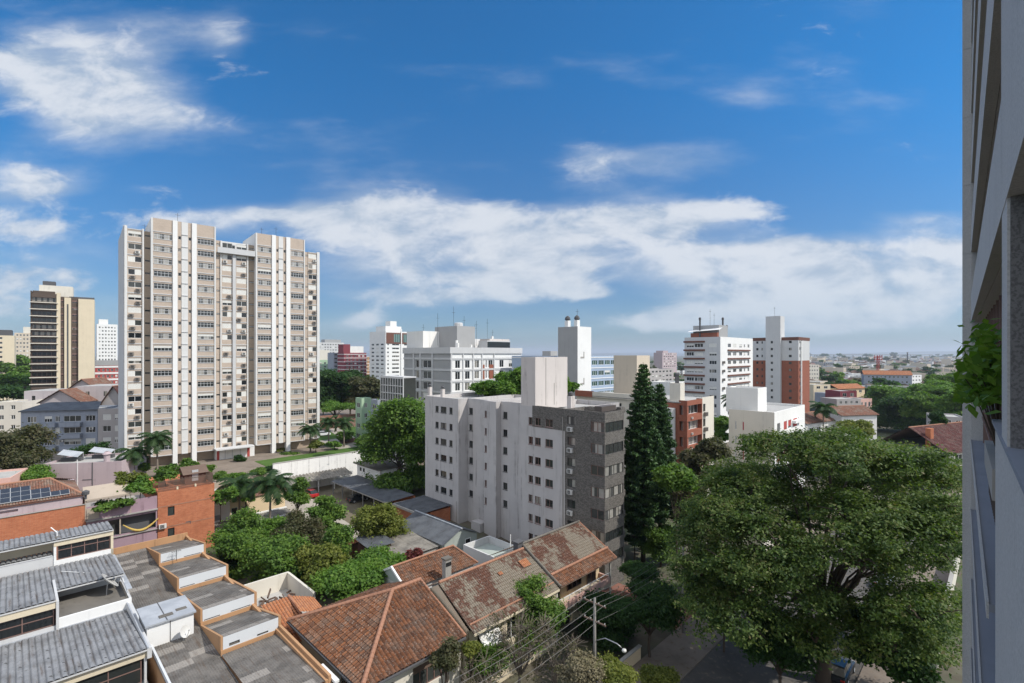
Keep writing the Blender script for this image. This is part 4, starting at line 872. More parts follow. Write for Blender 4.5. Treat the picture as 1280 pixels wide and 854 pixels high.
mb.poly([(39.35, 31.95, 6.2), (49.7, 31.95, 6.2), (49.7, 37.45, 9.1), (39.35, 37.45, 9.1)], 1); ridge(mb, (39.4, 37.43, 9.28), (49.7, 37.43, 9.28), .13, 3); ridge(mb, (39.4, 31.95 + C5 * 1.55, 6.42 + S5 * 1.5), (49.7, 31.95 + C5 * 1.55, 6.42 + S5 * 1.5), .15, 2, .6)
ridge(mb, (49.66, 32, 6.33), (49.66, 37.4, 9.17), .11, 2); ridge(mb, (39.4, 32, 6.36), (39.4, 37.4, 9.2), .13, 3); fin(mb, 'roof', ['mossy', 'wood', 'ridge', 'flatroof', 'terra'], t)
# small tiled annex behind
t = site('tiled_annex', 'small tiled outbuilding with white edged gable behind the mossy row house', 'house', 29, 44)
mb = MB(); mb.box(29, 38.3, 44.3, 49.8, 0, 5.5, 0); mb.extr([(44.3, 5.5), (49.8, 5.5), (47, 6.9)], 0, 29, 29.2, 1); mb.extr([(44.0, 5.45), (44.3, 5.45), (47, 6.85), (49.8, 5.45), (50.1, 5.45), (47, 7.12)], 0, 28.85, 29.05, 2); fin(mb, 'wall', ['palegrey', 'greengrey', 'whiteclean'], t)
mb = MB(); h1 = math.hypot(3, 1.5); tiles(mb, (29.05, 44.0, 5.4), (1, 0, 0), (0, 3 / h1, 1.5 / h1), 9.6, h1, pu=.24, pv=.36, kr=2.6); tiles(mb, (38.65, 50, 5.4), (-1, 0, 0), (0, -3 / h1, 1.5 / h1), 9.6, h1, pu=.24, pv=.36, kl=2.6); mb.poly([(38.6, 44, 5.4), (38.6, 50, 5.4), (37.4, 47, 6.9)], 1); ridge(mb, (29.05, 47, 7.02), (37.4, 47, 7.02), .12, 1); ridge(mb, (37.4, 47, 7.02), (38.7, 44.0, 5.5), .11, 1); fin(mb, 'roof', ['terra', 'ridge'], t)
mb = MB(); mb.box(33.2, 34.0, 43.0, 43.6, 4, 7.6); mb.box(33.1, 34.1, 42.9, 43.7, 7.6, 7.75, 1); mb.box(33.25, 33.95, 42.95, 43.0, 6.9, 7.3, 2); fin(mb, 'chimney', ['concrete', 'flatroof', 'black'], t)
# little roof of new orange tiles, open patio
t = site('lean_to', 'lean-to with bright orange tiles wedged beside the hipped roof house', 'lean-to', 16.9, 44)
mb = MB(); mb.box(16.9, 19.2, 45.6, 50.6, 0, 4.4); fin(mb, 'wall', 'brownpaint', t)
mb = MB(); tiles(mb, (16.8, 44.3, 4.45), (1, 0, 0), (0, .97, .24), 2.6, 6.3, pu=.3, pv=.42, amp=.08); tiles(mb, (19.4, 50.6, 5.9), (.9, .0, -.35), (-.1, -.95, .0), 2.8, 4.0, pu=.3, amp=.07); ridge(mb, (19.4, 50.4, 6.05), (19.4, 45.0, 4.75), .14, 1); fin(mb, 'roof', ['newterra', 'ridge'], t)
t = site('patio_wall', 'small walled patio with white inside walls behind the orange edged boxes', 'wall', 17, 52)
mb = MB(); mb.box(17, 22.3, 57.8, 58.05, 0, 5.2); mb.box(22.1, 22.35, 51, 57.8, 0, 5.2); mb.box(17, 22.1, 51, 57.8, 0, 3.4, 1); fin(mb, 'wall', ['palecream', 'roofgrey'], t)
rr = random.Random(9); mb = MB()
for i in range(46): a = rr.uniform(18, 21.5); b = rr.uniform(51.5, 56); z = 3.45 + rr.uniform(0, .9); mb.bar((a, b, z), (a + rr.uniform(-1, 1), b + rr.uniform(-1, 1), z + rr.uniform(-.2, .5)), rr.uniform(.04, .12), rr.uniform(.04, .3))
t = site('scrap_pile', 'heap of grey planks and scrap in the small walled patio', 'scrap pile', 20, 53.5, 3.4); fin(mb, 'planks', 'wood', t)

# sheds behind the grey block
t = site('shed_house', 'grey green shed with dark sheet gable roof beside the grey block', 'shed', 44, 54)
mb = MB(); mb.extr([(41.2, 0), (47, 0), (47, 4.4), (44, 5.7), (41.2, 4.4)], 1, 53.6, 64, 0); fin(mb, 'wall', 'greengrey', t)
for sx, x0 in ((1, 40.8), (-1, 47.4)):
    mb = MB(); d = 44 - x0; L = math.hypot(d, 1.5); wavy(mb, (x0, 53.3 if sx > 0 else 64.5, 4.3), (0, sx, 0), (d / L, 0, 1.5 / L), 11.2, L, .25, .04); fin(mb, 'roof', 'darksheet', t)
mb = MB(); ridge(mb, (44, 53.3, 5.85), (44, 64.5, 5.85), .12, 0, 1.0); fin(mb, 'ridge_cap', 'metalsheet', t)
wins(t, (41.2, 53.5, 0), (1, 0, 0), [(3.6, 4.6, 2.9, 4.1)], depth=.12)
t = site('flat_shed', 'low shed with weathered grey sheet roof in front of the dark roofed shed', 'shed', 37, 54)
mb = MB(); mb.box(34.2, 40.8, 54.5, 61, 0, 3.8); fin(mb, 'wall', 'concrete', t); mb = MB(); wavy(mb, (34, 54.2, 4.0), (1, 0, 0), (0, 1, .05), 7.0, 7.0, .18, .03, lap=2); fin(mb, 'roof', 'oldsheet', t)
t = site('tray_terrace', 'white walled open terrace with green floor at the foot of the grey block', 'terrace', 41, 42)
mb = MB()
for bx in ((42.0, 42.2, 44.2, 50.6), (46.4, 46.6, 44.2, 50.6), (42.2, 46.4, 44.2, 44.4), (42.2, 46.4, 50.4, 50.6)): mb.box(*bx, 0, 4.9)
mb.box(42.2, 46.4, 44.4, 50.4, 0, 4.0, 1); fin(mb, 'wall', ['palegrey', 'greengrey'], t); mb = MB(); mb.box(46.2, 46.28, 46, 46.08, 4.7, 6.3); fin(mb, 'post', 'whiteframe', t)
t = site('court_shed', 'dark corrugated shed with brick side wall at the corner of the grey block', 'shed', 47, 68)
mb = MB(); mb.box(46.8, 52.6, 66.8, 74.5, 0, 4.0, 0); fin(mb, 'wall', ['brick'], t); mb = MB(); wavy(mb, (46.6, 66.6, 4.15), (0, 1, 0), (1, 0, .03), 8.1, 6.2, .5, .09); mb.box(46.3, 46.6, 66.5, 74.8, 3.9, 4.25, 1); mb.box(46.3, 52.6, 74.7, 74.95, 3.9, 4.25, 1); fin(mb, 'roof', ['darksheet', 'concrete'], t)
t = site('carport', 'long dark roofed carport along the shaded side of the parking court', 'carport', 48, 76)
mb = MB(); wavy(mb, (45.6, 75.4, 4.35), (0, 1, 0), (1, 0, .05), 21, 5.6, .5, .06, lap=None); mb.box(45.55, 45.65, 75.4, 96.4, 4.2, 4.36, 1); fin(mb, 'roof', ['darksheet', 'steel'], t)
for i in range(6):
    mb = MB(); mb.box(45.7, 45.85, 76 + i * 4, 76.15 + i * 4, 1.5, 4.3); fin(mb, 'post', 'steel', t)
mb = MB(); mb.box(51.2, 51.35, 75.4, 88, 1.5, 4.4); fin(mb, 'back_wall', 'brick', t)
t = site('carport', 'carport with wavy fibre cement roof along the tall white wall', 'carport', 46, 100)
mb = MB(); wavy(mb, (36.5, 99.4, 4.2), (1, 0, 0), (0, .977, .215), 15.2, 3.9, .7, .2); fin(mb, 'roof', ['oldsheet'], t)
for i in range(5):
    mb = MB(); mb.box(37.5 + i * 3.4, 37.62 + i * 3.4, 99.6, 99.72, 1.5, 4.2); fin(mb, 'post', 'whiteframe', t)
t = site('retaining_wall', 'tall white stained wall between the parking court and the tower garden', 'wall', 45, 103.5)
mb = MB(); mb.box(36.8, 62, 103.4, 103.75, 1, 8.1); fin(mb, 'wall', 'wallwhite', t); mb = MB(); mb.box(36.8, 62, 103.33, 103.82, 8.1, 8.2); fin(mb, 'coping', 'concrete', t)
t = site('garden_wall', 'rust brown parapet wall along the tower forecourt left of the white wall', 'wall', 20, 104.2)
mb = MB(); mb.box(0, 36.7, 103.9, 104.2, 1, 6.2); fin(mb, 'wall', 'canvas', t)
t = site('white_hut', 'white windowed hut beside the carport under the dark tree', 'hut', 52, 88)
mb = MB(); wall_holes(mb, (51.7, 97.4, 1.5), (0, -1, 0), 9.4, 5.4, [(1.0, 1.9, 3.9, 4.8), (2.3, 3.2, 3.9, 4.8)], .15); mb.box(51.9, 57, 88, 97.4, 1.5, 6.9); mb.box(51.72, 51.9, 97.2, 97.4, 1.5, 6.9); fin(mb, 'wall', 'white', t); mb = MB(); mb.box(51.0, 57.5, 87.6, 97.9, 6.92, 7.1); fin(mb, 'roof', 'flatroof', t)
wins(t, (51.7, 97.4, 1.5), (0, -1, 0), [(1.0, 1.9, 3.9, 4.8), (2.3, 3.2, 3.9, 4.8)], nc=1, depth=.12)
# small houses behind the palms
t = site('yellow_house', 'small yellow house with worn tile roof behind the two palms', 'house', 30, 92)
mb = MB(); wall_holes(mb, (25.5, 92.3, 1.5), (1, 0, 0), 9.4, 4.0, [(.6, 1.6, .1, 2.6), (2.2, 3.3, 1.0, 2.5)], .15, 0); mb.box(25.5, 34.9, 92.46, 99.5, 1.5, 5.5, 0); mb.extr([(92.3, 5.5), (99.5, 5.5), (96, 7.0)], 0, 34.6, 34.9, 0); fin(mb, 'wall', ['ochre'], t)
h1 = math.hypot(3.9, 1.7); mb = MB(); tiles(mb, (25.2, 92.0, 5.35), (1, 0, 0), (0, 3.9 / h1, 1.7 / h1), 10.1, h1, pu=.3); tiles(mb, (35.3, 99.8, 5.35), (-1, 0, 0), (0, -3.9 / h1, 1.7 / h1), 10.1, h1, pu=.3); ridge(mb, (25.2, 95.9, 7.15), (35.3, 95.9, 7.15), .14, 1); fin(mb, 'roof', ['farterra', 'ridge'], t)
wins(t, (25.5, 92.3, 1.5), (1, 0, 0), [(.6, 1.6, .1, 2.6), (2.2, 3.3, 1.0, 2.5)], nc=1, depth=.14)
t = site('white_house', 'small white flat roofed house with grey door beside the brick block', 'house', 22, 88)
mb = MB(); wall_holes(mb, (20.6, 89.8, 1.5), (1, 0, 0), 4.6, 5.0, [(1.6, 3.2, .05, 2.6), (.5, 1.2, 2.9, 3.7)], .2); mb.box(20.6, 25.2, 90.02, 97, 1.5, 6.5); mb.box(20.4, 25.4, 89.4, 97.2, 6.5, 6.65, 1); fin(mb, 'wall', ['white', 'roofgrey'], t)
wins(t, (20.6, 89.8, 1.5), (1, 0, 0), [(.5, 1.2, 2.9, 3.7)], nc=1); mb = MB(); mb.box(22.2, 23.8, 89.9, 89.96, 1.55, 4.1); fin(mb, 'door', 'midgrey', t)
t = site('yard_roof', 'low wavy sheet roof with white edge at the foot of the palms', 'shed', 27, 84)
mb = MB(); mb.box(21.6, 33.5, 85.6, 88.6, 0, 3.0); mb.box(21.4, 33.8, 88.6, 88.9, 2.9, 3.5); fin(mb, 'wall', 'white', t); mb = MB(); wavy(mb, (21.3, 83.0, 2.6), (1, 0, 0), (0, .99, .12), 12.4, 5.7, .3, .06, lap=1.9); fin(mb, 'roof', ['oldsheet'], t)
t = site('brick_hut', 'little brown brick hut with dark roof and tiled wall coping among the garden trees', 'hut', 34, 62)
mb = MB(); mb.box(33.0, 36.0, 58.5, 62, 0, 4.6); fin(mb, 'wall', 'brownpaint', t); mb = MB(); wavy(mb, (32.6, 58.1, 4.7), (1, 0, 0), (0, 1, .1), 3.8, 4.3, .2, .04); fin(mb, 'roof', 'darksheet', t)
t = site('yard_wall', 'low brick wall with tile coping behind the garden trees', 'wall', 36, 66)
mb = MB(); mb.box(31, 39.5, 64.8, 65.1, 0, 3.6); fin(mb, 'wall', 'ridge', t); mb = MB(); tiles(mb, (31, 64.4, 3.55), (1, 0, 0), (0, .94, .34), 8.5, .9, pu=.3, pv=.45); fin(mb, 'coping', 'newterra', t)
# ------------------------------------------------------------------ grey apartment block in the middle
rr = random.Random(21)
B = Block('apartment_building', 'grey stepped apartment block with a dark brick bay in the middle of the photo', 'apartment building', 756, 62.8, 531.5, None, 517, 0, 45.3, l2=15)
t = B.t; RF = 22.5; fl = B.fl
yA, yB, yC, yD, yE, yF = B.L1, fl(573), fl(585, 2.1), fl(605, 1.0), fl(620, 1.0), fl(627, 2.1)
yG, yH, yI = fl(651), fl(669), fl(706)
Z0 = RF - 1.6 - 1.1 - 2.8 * 5
def lops(y1, cols, off, n=6, z0=Z0, wh=1.1): return rows([(y1 - fl(p, off), y1 - fl(q, off)) for p, q in cols], z0, 2.8, n, wh)
mb = MB(); WL = []
for (y1, y0, off, cols) in ((yA, yB, 0, [(544.3, 548.2), (550.8, 558), (561.7, 565.6)]), (yB, yD, 2.1, [(586.5, 591)]), (yD, yE, 1.0, [(605.8, 608.4)]), (yE, yG, 2.1, [(629, 634.2)])):
    ops = lops(y1, cols, off); WL.append(((off, y1, 0), ops)); shell(mb, off, 13.5, y0, y1, 0, RF, (), ops, 0, 1, .7, .2)
ops = lops(yG, [(660.7, 666), (668.6, 675.8), (681.7, 691)], 0, 7, Z0 - 2.8); WL.append(((0, yG, 0), ops)); shell(mb, 0, 13.5, yI, yG, 0, RF, (), ops, 0, 1, .7, .2)
mb.box(.02, 2.1, yC, yB, 0, 4.4, 0); mb.box(.4, 1.9, fl(600, .4), fl(589, .4), 0, 2.6)
fin_ = mb.build('wall', ['greywall', 'roofgrey'], t)
for O, ops in WL: put_windows(t, O, (0, -1, 0), ops, fr=rr.choice(['darkframe', 'darkframe', 'brownframe']), depth=.2, nc=2, gl='glass', sill=True)
# brick bay with ribbon windows
mb = MB(); zr = [20.0 - 2.8 * i for i in range(7)]
ops = [(yI - fl(725 / 1 * .328 + 500 if 0 else 738.5), yI - .12, z, z + 1.3, None) for z in zr] + [(yI - fl(709.3), yI - fl(719), z + .55, z + 1.65, None) for z in zr[:6]]
opr = [(.12, 4.3, z, z + 1.3, None) for z in zr]
shell(mb, 0, 4.5, 0, yI, 0, RF + .1, opr, ops, 0, 1, .6, .22); shell(mb, 4.5, 5.7, 1.2, yI, 0, RF + .05, (), (), 0, 1, .5)
yb5 = fl(665.5); wall_holes(mb, (-.03, yb5, RF - 2.9), (0, -1, 0), yb5 - yI, 2.95, [(yb5 - fl(p_), yb5 - fl(q_), Z0 + 14 - RF + 2.9, Z0 + 15.1 - RF + 2.9) for p_, q_ in ((668.6, 675.8), (681.7, 691))], .03, 0); mb.box(-.03, .4, yI, yb5, RF + .05, RF + .12, 0)
for i in range(8): mb.box(4.51, 5.6, .5, 1.2, RF - .4 - 2.8 * i, RF + .6 - 2.8 * i - .2, 0)
mb.build('brick_bay', ['darkbrick', 'roofgrey'], t)
put_windows(t, (0, yI, 0), (0, -1, 0), [o for o in ops[:7]], nc=2, gl='curtain', depth=.16, fr='brownframe')
put_windows(t, (0, 0, 0), (1, 0, 0), opr, nc=4, gl='curtain', depth=.16, fr='darkframe')
put_windows(t, (0, yI, 0), (0, -1, 0), ops[7:], nc=2, gl='curtain', depth=.2, fr='darkframe')
for z in zr[:6]: put_ac(t, (0, yI, 0), (0, -1, 0), yI - fl(710.5), z - .35)
st = MB(); shell(st, 0.02, 7.4, yH, yG - .05, RF - .5, RF + 7.1, (), (), 0, 1, .25); st.box(2.3, 2.38, yH - .04, yH + .02, RF, RF + 7, 2); st.box(4.2, 4.28, yH - .04, yH + .02, RF, RF + 3.2, 2); st.build('stair_tower', ['stairwall', 'roofgrey', 'concrete'], t)
for px, hh in ((537, 1.5), (553, 1.3)):
    mb = MB(); y = fl(px, 1.2); mb.box(1, 1.55, y - .3, y + .3, RF - .2, RF + hh); mb.box(.95, 1.6, y - .35, y + .35, RF + hh + .12, RF + hh + .2, 1); mb.lathe((1.27, y, RF + hh + .2), [(.15, 0), (.3, .12), (.12, .4)], 8, 1); mb.build('chimney', ['stairwall', 'darkgrey'], t)
mb = MB(); y = fl(703, 1.5); mb.box(1.6, 2.5, yI + .2, yI + .9, RF - .2, RF + 1.7); mb.lathe((2.05, yI + .55, RF + 1.7), [(.2, 0), (.42, .15), (.36, .45), (.1, .62)], 10, 1); mb.build('chimney', ['stairwall', 'darkgrey'], t)
mb = MB(); mb.box(.5, 3.8, .8, 1.9, RF + .1, RF + .75); mb.build('roof_rail', 'rail', t)
mb = MB(); mb.box(-.02, .0, yA - 9.1, yA - 8.9, 1.5, 5.2); mb.tube([(-.08, yI + .3, 4.5), (-.08, yI + .3, RF - 1)], .06, 5); mb.build('drain_pipe', 'concrete', t)

# ------------------------------------------------------------------ tall beige tower
T = Block('apartment_tower', 'tall beige twin fronted tower block with white vertical bands and many air conditioners', 'tower block', 155.5, 107, 148, 400, 285, 4.6, 41, l1=20)
t = T.t; FH = 2.77; NF = 18; Z0 = 2.8; top = Z0 + NF * FH; X = T.fr
mb = MB(); bands = []; sashes = []; vents = []; acs = []
def piece(p0, p1, off, zt, m, ops=(), zb=Z0):
    x0, x1 = X(p0, off), X(p1, off); wall_holes(mb, (x0, off, zb), (1, 0, 0), x1 - x0, zt - zb, ops, .18, m); mb.poly([(x0, off, zt), (x1, off, zt), (x1, 12, zt), (x0, 12, zt)], 2)
    mb.poly([(x0, off, zb), (x0, off, zt), (x0, 12, zt), (x0, 12, zb)], m); mb.poly([(x1, off, zb), (x1, 12, zb), (x1, 12, zt), (x1, off, zt)], m); mb.poly([(x0, off, zb), (x0, 12, zb), (x1, 12, zb), (x1, off, zb)], 2)
    return x0, x1
def winbay(p0, p1, off, zt, kind, n=NF, extra=0):
    w = X(p1, off) - X(p0, off); ops = []
    for k in range(n):
        z = k * FH + 1.18; kw = {}
        if kind == 'ribbon': kw = dict(nc=5, rail=.62, name='ribbon_window', sill=True, gl='curtain', fr='alu', sh=(rr.choice([.4, .6]) if rr.random() < .12 else 0))
        else:
            q = rr.random(); kw = dict(nc=2, name='shuttered_window', half=None)
            if q < .30: kw.update(sh=1.0)
            elif q < .58: kw.update(half=.5, sh=.0)
            elif q < .75: kw.update(half=-.5)
            elif q < .88: kw.update(sh=.5)
        ops.append((.12, w - .12, z, z + 1.2, kw))
    piece(p0, p1, off, zt, 0, ops); sashes.append(((X(p0, off), off, Z0), ops))
    if kind != 'ribbon':
        for k in range(n):
            if rr.random() < .74: acs.append((X(p0, off), off, rr.choice([.25, .5, w * .5, w - 1.2]), Z0 + k * FH + .28))
def strip(p0, p1, off, zt, m, w0=.25, n=NF, kk=2):
    w = X(p1, off) - X(p0, off); ops = []
    for k in range(n): ops.append((w * .12, w * .88, k * FH + 1.62, k * FH + 2.02 if kk == 1 else k * FH + 2.35, None))
    piece(p0, p1, off, zt, m, ops); vents.append(((X(p0, off), off, Z0), ops))
O1, BT = -1.0, top + 2.9
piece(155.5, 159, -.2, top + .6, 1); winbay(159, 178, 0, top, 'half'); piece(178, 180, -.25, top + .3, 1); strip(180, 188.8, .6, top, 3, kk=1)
for (q0, q1, lst) in ((188.8, 269.8, (191.2, 216, 222, 227, 235, 240, 246, 268)), (319.8, 381.2, (321.5, 340, 345, 348.4, 354, 358, 363, 380))):
    a, b, c, d, e, f_, g_, h_ = lst
    piece(q0, a, O1 - .15, BT, 1); winbay(a, b, O1, BT, 'ribbon'); strip(c, d, O1 + .05, BT, 0); piece(d, e, O1 - .02, BT, 1); strip(e, f_, O1 + .05, BT, 0); winbay(g_, h_, O1, BT, 'ribbon'); piece(h_, q1, O1 - .15, BT, 1)
    for (u0, u1) in ((b, c), (f_, g_)):
        m2 = MB(); x0, x1 = X(u0, O1 - .25), X(u1, O1 - .25); m2.box(x0, x1, O1 - .25, O1 + 1.5, .2, BT + .05); m2.build('pilaster', 'whiteclean', t)
    for k in range(NF): m_ = MB(); x0, x1 = X(q0, O1 - .2), X(q1, O1 - .2); 
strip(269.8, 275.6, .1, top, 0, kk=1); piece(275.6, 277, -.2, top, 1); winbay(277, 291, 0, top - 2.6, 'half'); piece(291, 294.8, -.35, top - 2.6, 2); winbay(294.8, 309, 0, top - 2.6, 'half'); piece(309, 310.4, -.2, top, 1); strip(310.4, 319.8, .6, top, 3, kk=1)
strip(381.2, 384.8, .1, top, 0, kk=1); winbay(384.8, 396.4, 0, top, 'half'); piece(396.4, 399.6, -.25, top + .3, 1)
x0, x1 = X(275.6, 2.2), X(318, 2.2); wall_holes(mb, (x0, 2.2, top - 2.6), (1, 0, 0), x1 - x0, 3.0, [(.6, 3.2, 1.0, 2.3, None), (3.8, 6.4, 1.0, 2.3, None)], .15, 1); mb.box(x0, x1, 2.4, 11, top - 2.6, top + .4, 1)
mb.box(X(272, -.9), X(319, -.9), -1.0, 2, top - 3.0, top - 2.75, 2); mb.box(X(272, -.9), X(319, -.9), -1.0, -.9, top - 2.75, top - 1.7, 2)
mb.box(X(155.5), X(399.6), 8, 12.5, 0, top, 0); mb.box(-.15, 0.3, 0, 20, 0, top + .6, 4); mb.box(X(189), X(400), 1.2, 8, 0, Z0, 3)
for k in range(NF + 1):
    z = Z0 + k * FH
    for p0, p1, off in ((159, 178, 0), (188.8, 216, O1), (227, 235, O1 - .05), (246, 269.8, O1), (277, 291, 0), (294.8, 309, 0), (319.8, 340, O1), (348.4, 354, O1 - .05), (363, 381.2, O1), (384.8, 396.4, 0)):
        if z > top - 2 and off == 0 and 270 < p0 < 310: continue
        mb.box(X(p0, off) + .01, X(p1, off) - .01, off - .09, off + .02, z - .09, z + .09, 4)
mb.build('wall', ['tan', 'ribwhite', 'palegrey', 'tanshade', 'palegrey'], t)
put_windows(t, (x0, 2.2, top - 2.6), (1, 0, 0), [(.6, 3.2, 1.0, 2.3), (3.8, 6.4, 1.0, 2.3)], nc=3)
for O, ops in sashes: put_windows(t, O, (1, 0, 0), ops)
vm = {}
VW = []
for O, ops in vents:
    for o in ops: VW.append((O, o))
for i, (O, o) in enumerate(VW[:100]): put_windows(t, O, (1, 0, 0), [o], name='small_window', nc=1, fr='palegrey', depth=.18)
mb = MB()
for O, o in VW[100:]: mb.box(O[0] + o[0], O[0] + o[1], O[1] + .14, O[1] + .16, O[2] + o[2], O[2] + o[3]); mb.box(O[0] + o[0], O[0] + o[1], O[1] + .08, O[1] + .14, O[2] + (o[2] + o[3]) / 2 - .04, O[2] + (o[2] + o[3]) / 2 + .04, 1)
tag(mb.build('small_window', ['glass', 'whiteframe'], t), kind='stuff')
for x, y, u, z in acs[:100]: put_ac(t, (x, y, 0), (1, 0, 0), u, z, rr.choice(['acdark', 'acdark', 'acbody']), 1.05)
m2 = MB(); m2.box(X(269, -3), X(316, -3), -4.2, -1.1, 3.0, 3.25); m2.build('entrance_canopy', 'palegrey', t)
m2 = MB(); m2.box(X(270, -1.5), X(318, -1.5), -1.6, 1, .1, 2.95); [m2.box(X(p, -1.62), X(p + 3.2, -1.62), -1.66, -1.6, .2, 2.6, 1) for p in (271, 309)]; [m2.box(X(p, -1.62), X(p + 1, -1.62), -1.65, -1.6, .2, 2.9, 2) for p in (281, 290, 300)]; m2.build('entrance', ['whiteclean', 'redpaint', 'alu'], t)
for px, z, hh in ((222, BT, 3.0), (181, top, 2.2), (327, BT, 2.6), (345, BT, 3.4), (315, top + .4, 3.2)): antenna(t, X(px, 3), 3, z - .2, hh)

# ------------------------------------------------------------------ generic flats further off
def even(n, w, frac=.55, m0=.06):
    s = w * (1 - 2 * m0) / n; return [(w * m0 + s * (i + .5 - frac / 2), w * m0 + s * (i + .5 + frac / 2)) for i in range(n)]
def flats(B, mat, fh, nfl, R=0, L=0, ml=None, topm=1.0, wh=1.3, fr='whiteframe', gl='glass', fracR=.55, fracL=.55, roof='roofgrey', par=.5, nc=2, sh=.25, shm='shutter', bands=None, depth=.16, wall='wall', mr=None, kwR=None, kwL=None):
    """walls with openings on the two seen faces; R/L = windows per floor (int) or list of (u0,u1) as fractions of the face"""
    def cols(s, w, fr_): return even(s, w, fr_) if isinstance(s, int) else [(c[0] * w, c[1] * w) + tuple(c[2:]) for c in s]
    z0 = B.h - topm - wh - fh * (nfl - 1); cr = cols(R, B.L2, fracR) if R else []; cl = cols(L, B.L1, fracL) if L else []
    def mk(cs, kw):
        out = []
        for o in rows(cs, z0, fh, nfl, wh):
            k = dict(kw or {}); 
            if o[4]: k.update(o[4])
            if rr.random() < sh: k.setdefault('sh', rr.choice([.45, .7, 1.0]))
            out.append(o[:4] + (k,))
        return [o for o in out if o[2] > .1]
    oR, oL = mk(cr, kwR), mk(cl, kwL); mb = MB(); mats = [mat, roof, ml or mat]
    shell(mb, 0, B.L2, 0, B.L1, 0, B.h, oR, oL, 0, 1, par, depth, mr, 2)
    mb.build(wall, mats, B.t); k = dict(fr=fr, gl=gl, shm=shm, depth=depth, nc=nc)
    put_windows(B.t, (0, 0, 0), (1, 0, 0), oR, **k); put_windows(B.t, (0, B.L1, 0), (0, -1, 0), oL, **k)
    if bands:
        bm, bh, pr = bands; mb = MB()
        for i in range(nfl + 1):
            z = z0 + i * fh - (fh - wh) * .5 - bh / 2; 
            if z > 0: mb.box(-pr, B.L2 + pr, -pr, .02, z, z + bh); mb.box(-pr, .02, .02, B.L1 + pr, z, z + bh)
        mb.build('floor_band', bm, B.t)
    return z0
def cube(B, name, x0, x1, y0, y1, z1, mat, z0=None, roof='roofgrey', extra=None):
    mb = MB(); shell(mb, x0, x1, y0, y1, (B.h - .6) if z0 is None else z0, z1, (), (), 0, 1, .2); 
    if extra: extra(mb)
    return mb.build(name, [mat, roof, 'darkgrey', 'glass'], B.t)

# G9 cream block with red brown balconies behind the conifers
B = Block('apartment_building', 'cream apartment block with red brown brick balconies right of the tall conifers', 'apartment building', 859, 90, 719, 893, 501, 0, 45.3)
FHt = 2.9; z0 = B.h - 2.7 - 4 * FHt
ops = [(.7, 3.6, z0 + i * FHt, z0 + i * FHt + 1.75, None) for i in range(5)]; oL = [(B.L1 - 2.4, B.L1 - .2, z0 + i * FHt, z0 + i * FHt + 1.75, None) for i in range(5)]
mb = MB(); xr = B.fr(878); 
wall_holes(mb, (0, 0, 0), (1, 0, 0), xr, B.h, [(.15, xr - .25, o[2], o[3]) for o in ops], 1.0, 1); mb.poly([(xr, 0, 0), (xr, 0, B.h), (xr, 1.2, B.h), (xr, 1.2, 0)], 1)
rx = [(xr + .5, xr + 1.6, z0 + .1 + i * FHt, z0 + 1.6 + i * FHt, None) for i in range(5)]
wall_holes(mb, (xr, .1, 0), (1, 0, 0), B.L2 - xr, B.h + .2, [(o[0] - xr, o[1] - xr, o[2], o[3]) for o in rx], .3, 0, 0)
yb = B.fl(848.5); wall_holes(mb, (0, yb, 0), (0, -1, 0), yb, B.h, [(.1, yb - .2, o[2], o[3]) for o in ops], 1.0, 1); wall_holes(mb, (.5, B.L1, 0), (0, -1, 0), B.L1 - yb, B.h, [(u, u + 1.3, z0 + i * FHt, z0 + i * FHt + 1.2) for i in range(5) for u in (1.5, 4.2, 7.5, 10, 13, 16)], .2, 0)
mb.box(1.0, B.L2, 1.1, B.L1, 0, B.h - .5, 0); mb.box(-.05, .5, yb, yb + 3.0, 0, B.h - .6, 1); mb.box(-.06, .6, B.L1 - 4.5, B.L1, B.h - .6, B.h + .6, 1); mb.box(0, .5, yb + 3, B.L1 - 4.5, B.h - .6, B.h + .5, 0); mb.box(0, B.L2, 1.2, B.L1, B.h - .5, B.h - .3, 2)
mb.build('wall', ['palecream', 'redbrick', 'roofgrey'], B.t)
put_windows(B.t, (.15, 0, 0), (1, 0, 0), [(0, xr - .4, o[2], o[3]) for o in ops], nc=4, depth=.95, gl='curtain'); put_windows(B.t, (0, .1, 0), (1, 0, 0), rx, nc=1, depth=.2, fr='darkframe')
put_windows(B.t, (0, yb - .1, 0), (0, -1, 0), [(0, yb - .3, o[2], o[3]) for o in ops], nc=3, depth=.95); put_windows(B.t, (.5, B.L1, 0), (0, -1, 0), [(u, u + 1.3, z0 + i * FHt, z0 + i * FHt + 1.2) for i in range(5) for u in (1.5, 4.2, 7.5, 10, 13, 16)], nc=2, depth=.2, fr='darkframe')
for i in range(5): put_ac(B.t, (xr + .6, .1, 0), (1, 0, 0), .1, z0 - .75 + i * FHt, 'acdark', 1.3); put_ac(B.t, (1.2, 0, 0), (1, 0, 0), .3, z0 - .75 + i * FHt, 'acbody', .6)
mb = MB(); mb.tube([(-.5, yb + 1.4, 0), (-.5, yb + 1.4, B.h - 1.5)], .9, 14); mb.build('round_column', 'palegrey', B.t)
y1, y0_ = B.fl(767, 3), B.fl(796, 3); x1 = 3 + 5.2
cube(B, 'stair_tower', 3, x1, y0_, y1, zat(444.5, 98), 'beige'); cube(B, 'chimney_block', 1.2, 3.0, yb + .3, yb + 2.4, B.h + 3.0, 'palecream')
for k in range(3): mb = MB(); mb.tube([(1.5 + .45 * k, yb + 1.3, B.h + 2.9), (1.5 + .45 * k, yb + 1.3, B.h + 4.5)], .16, 7); mb.lathe((1.5 + .45 * k, yb + 1.3, B.h + 4.5), [(.26, 0), (.26, .3), (.1, .45)], 7); mb.build('flue', 'darkgrey', B.t)

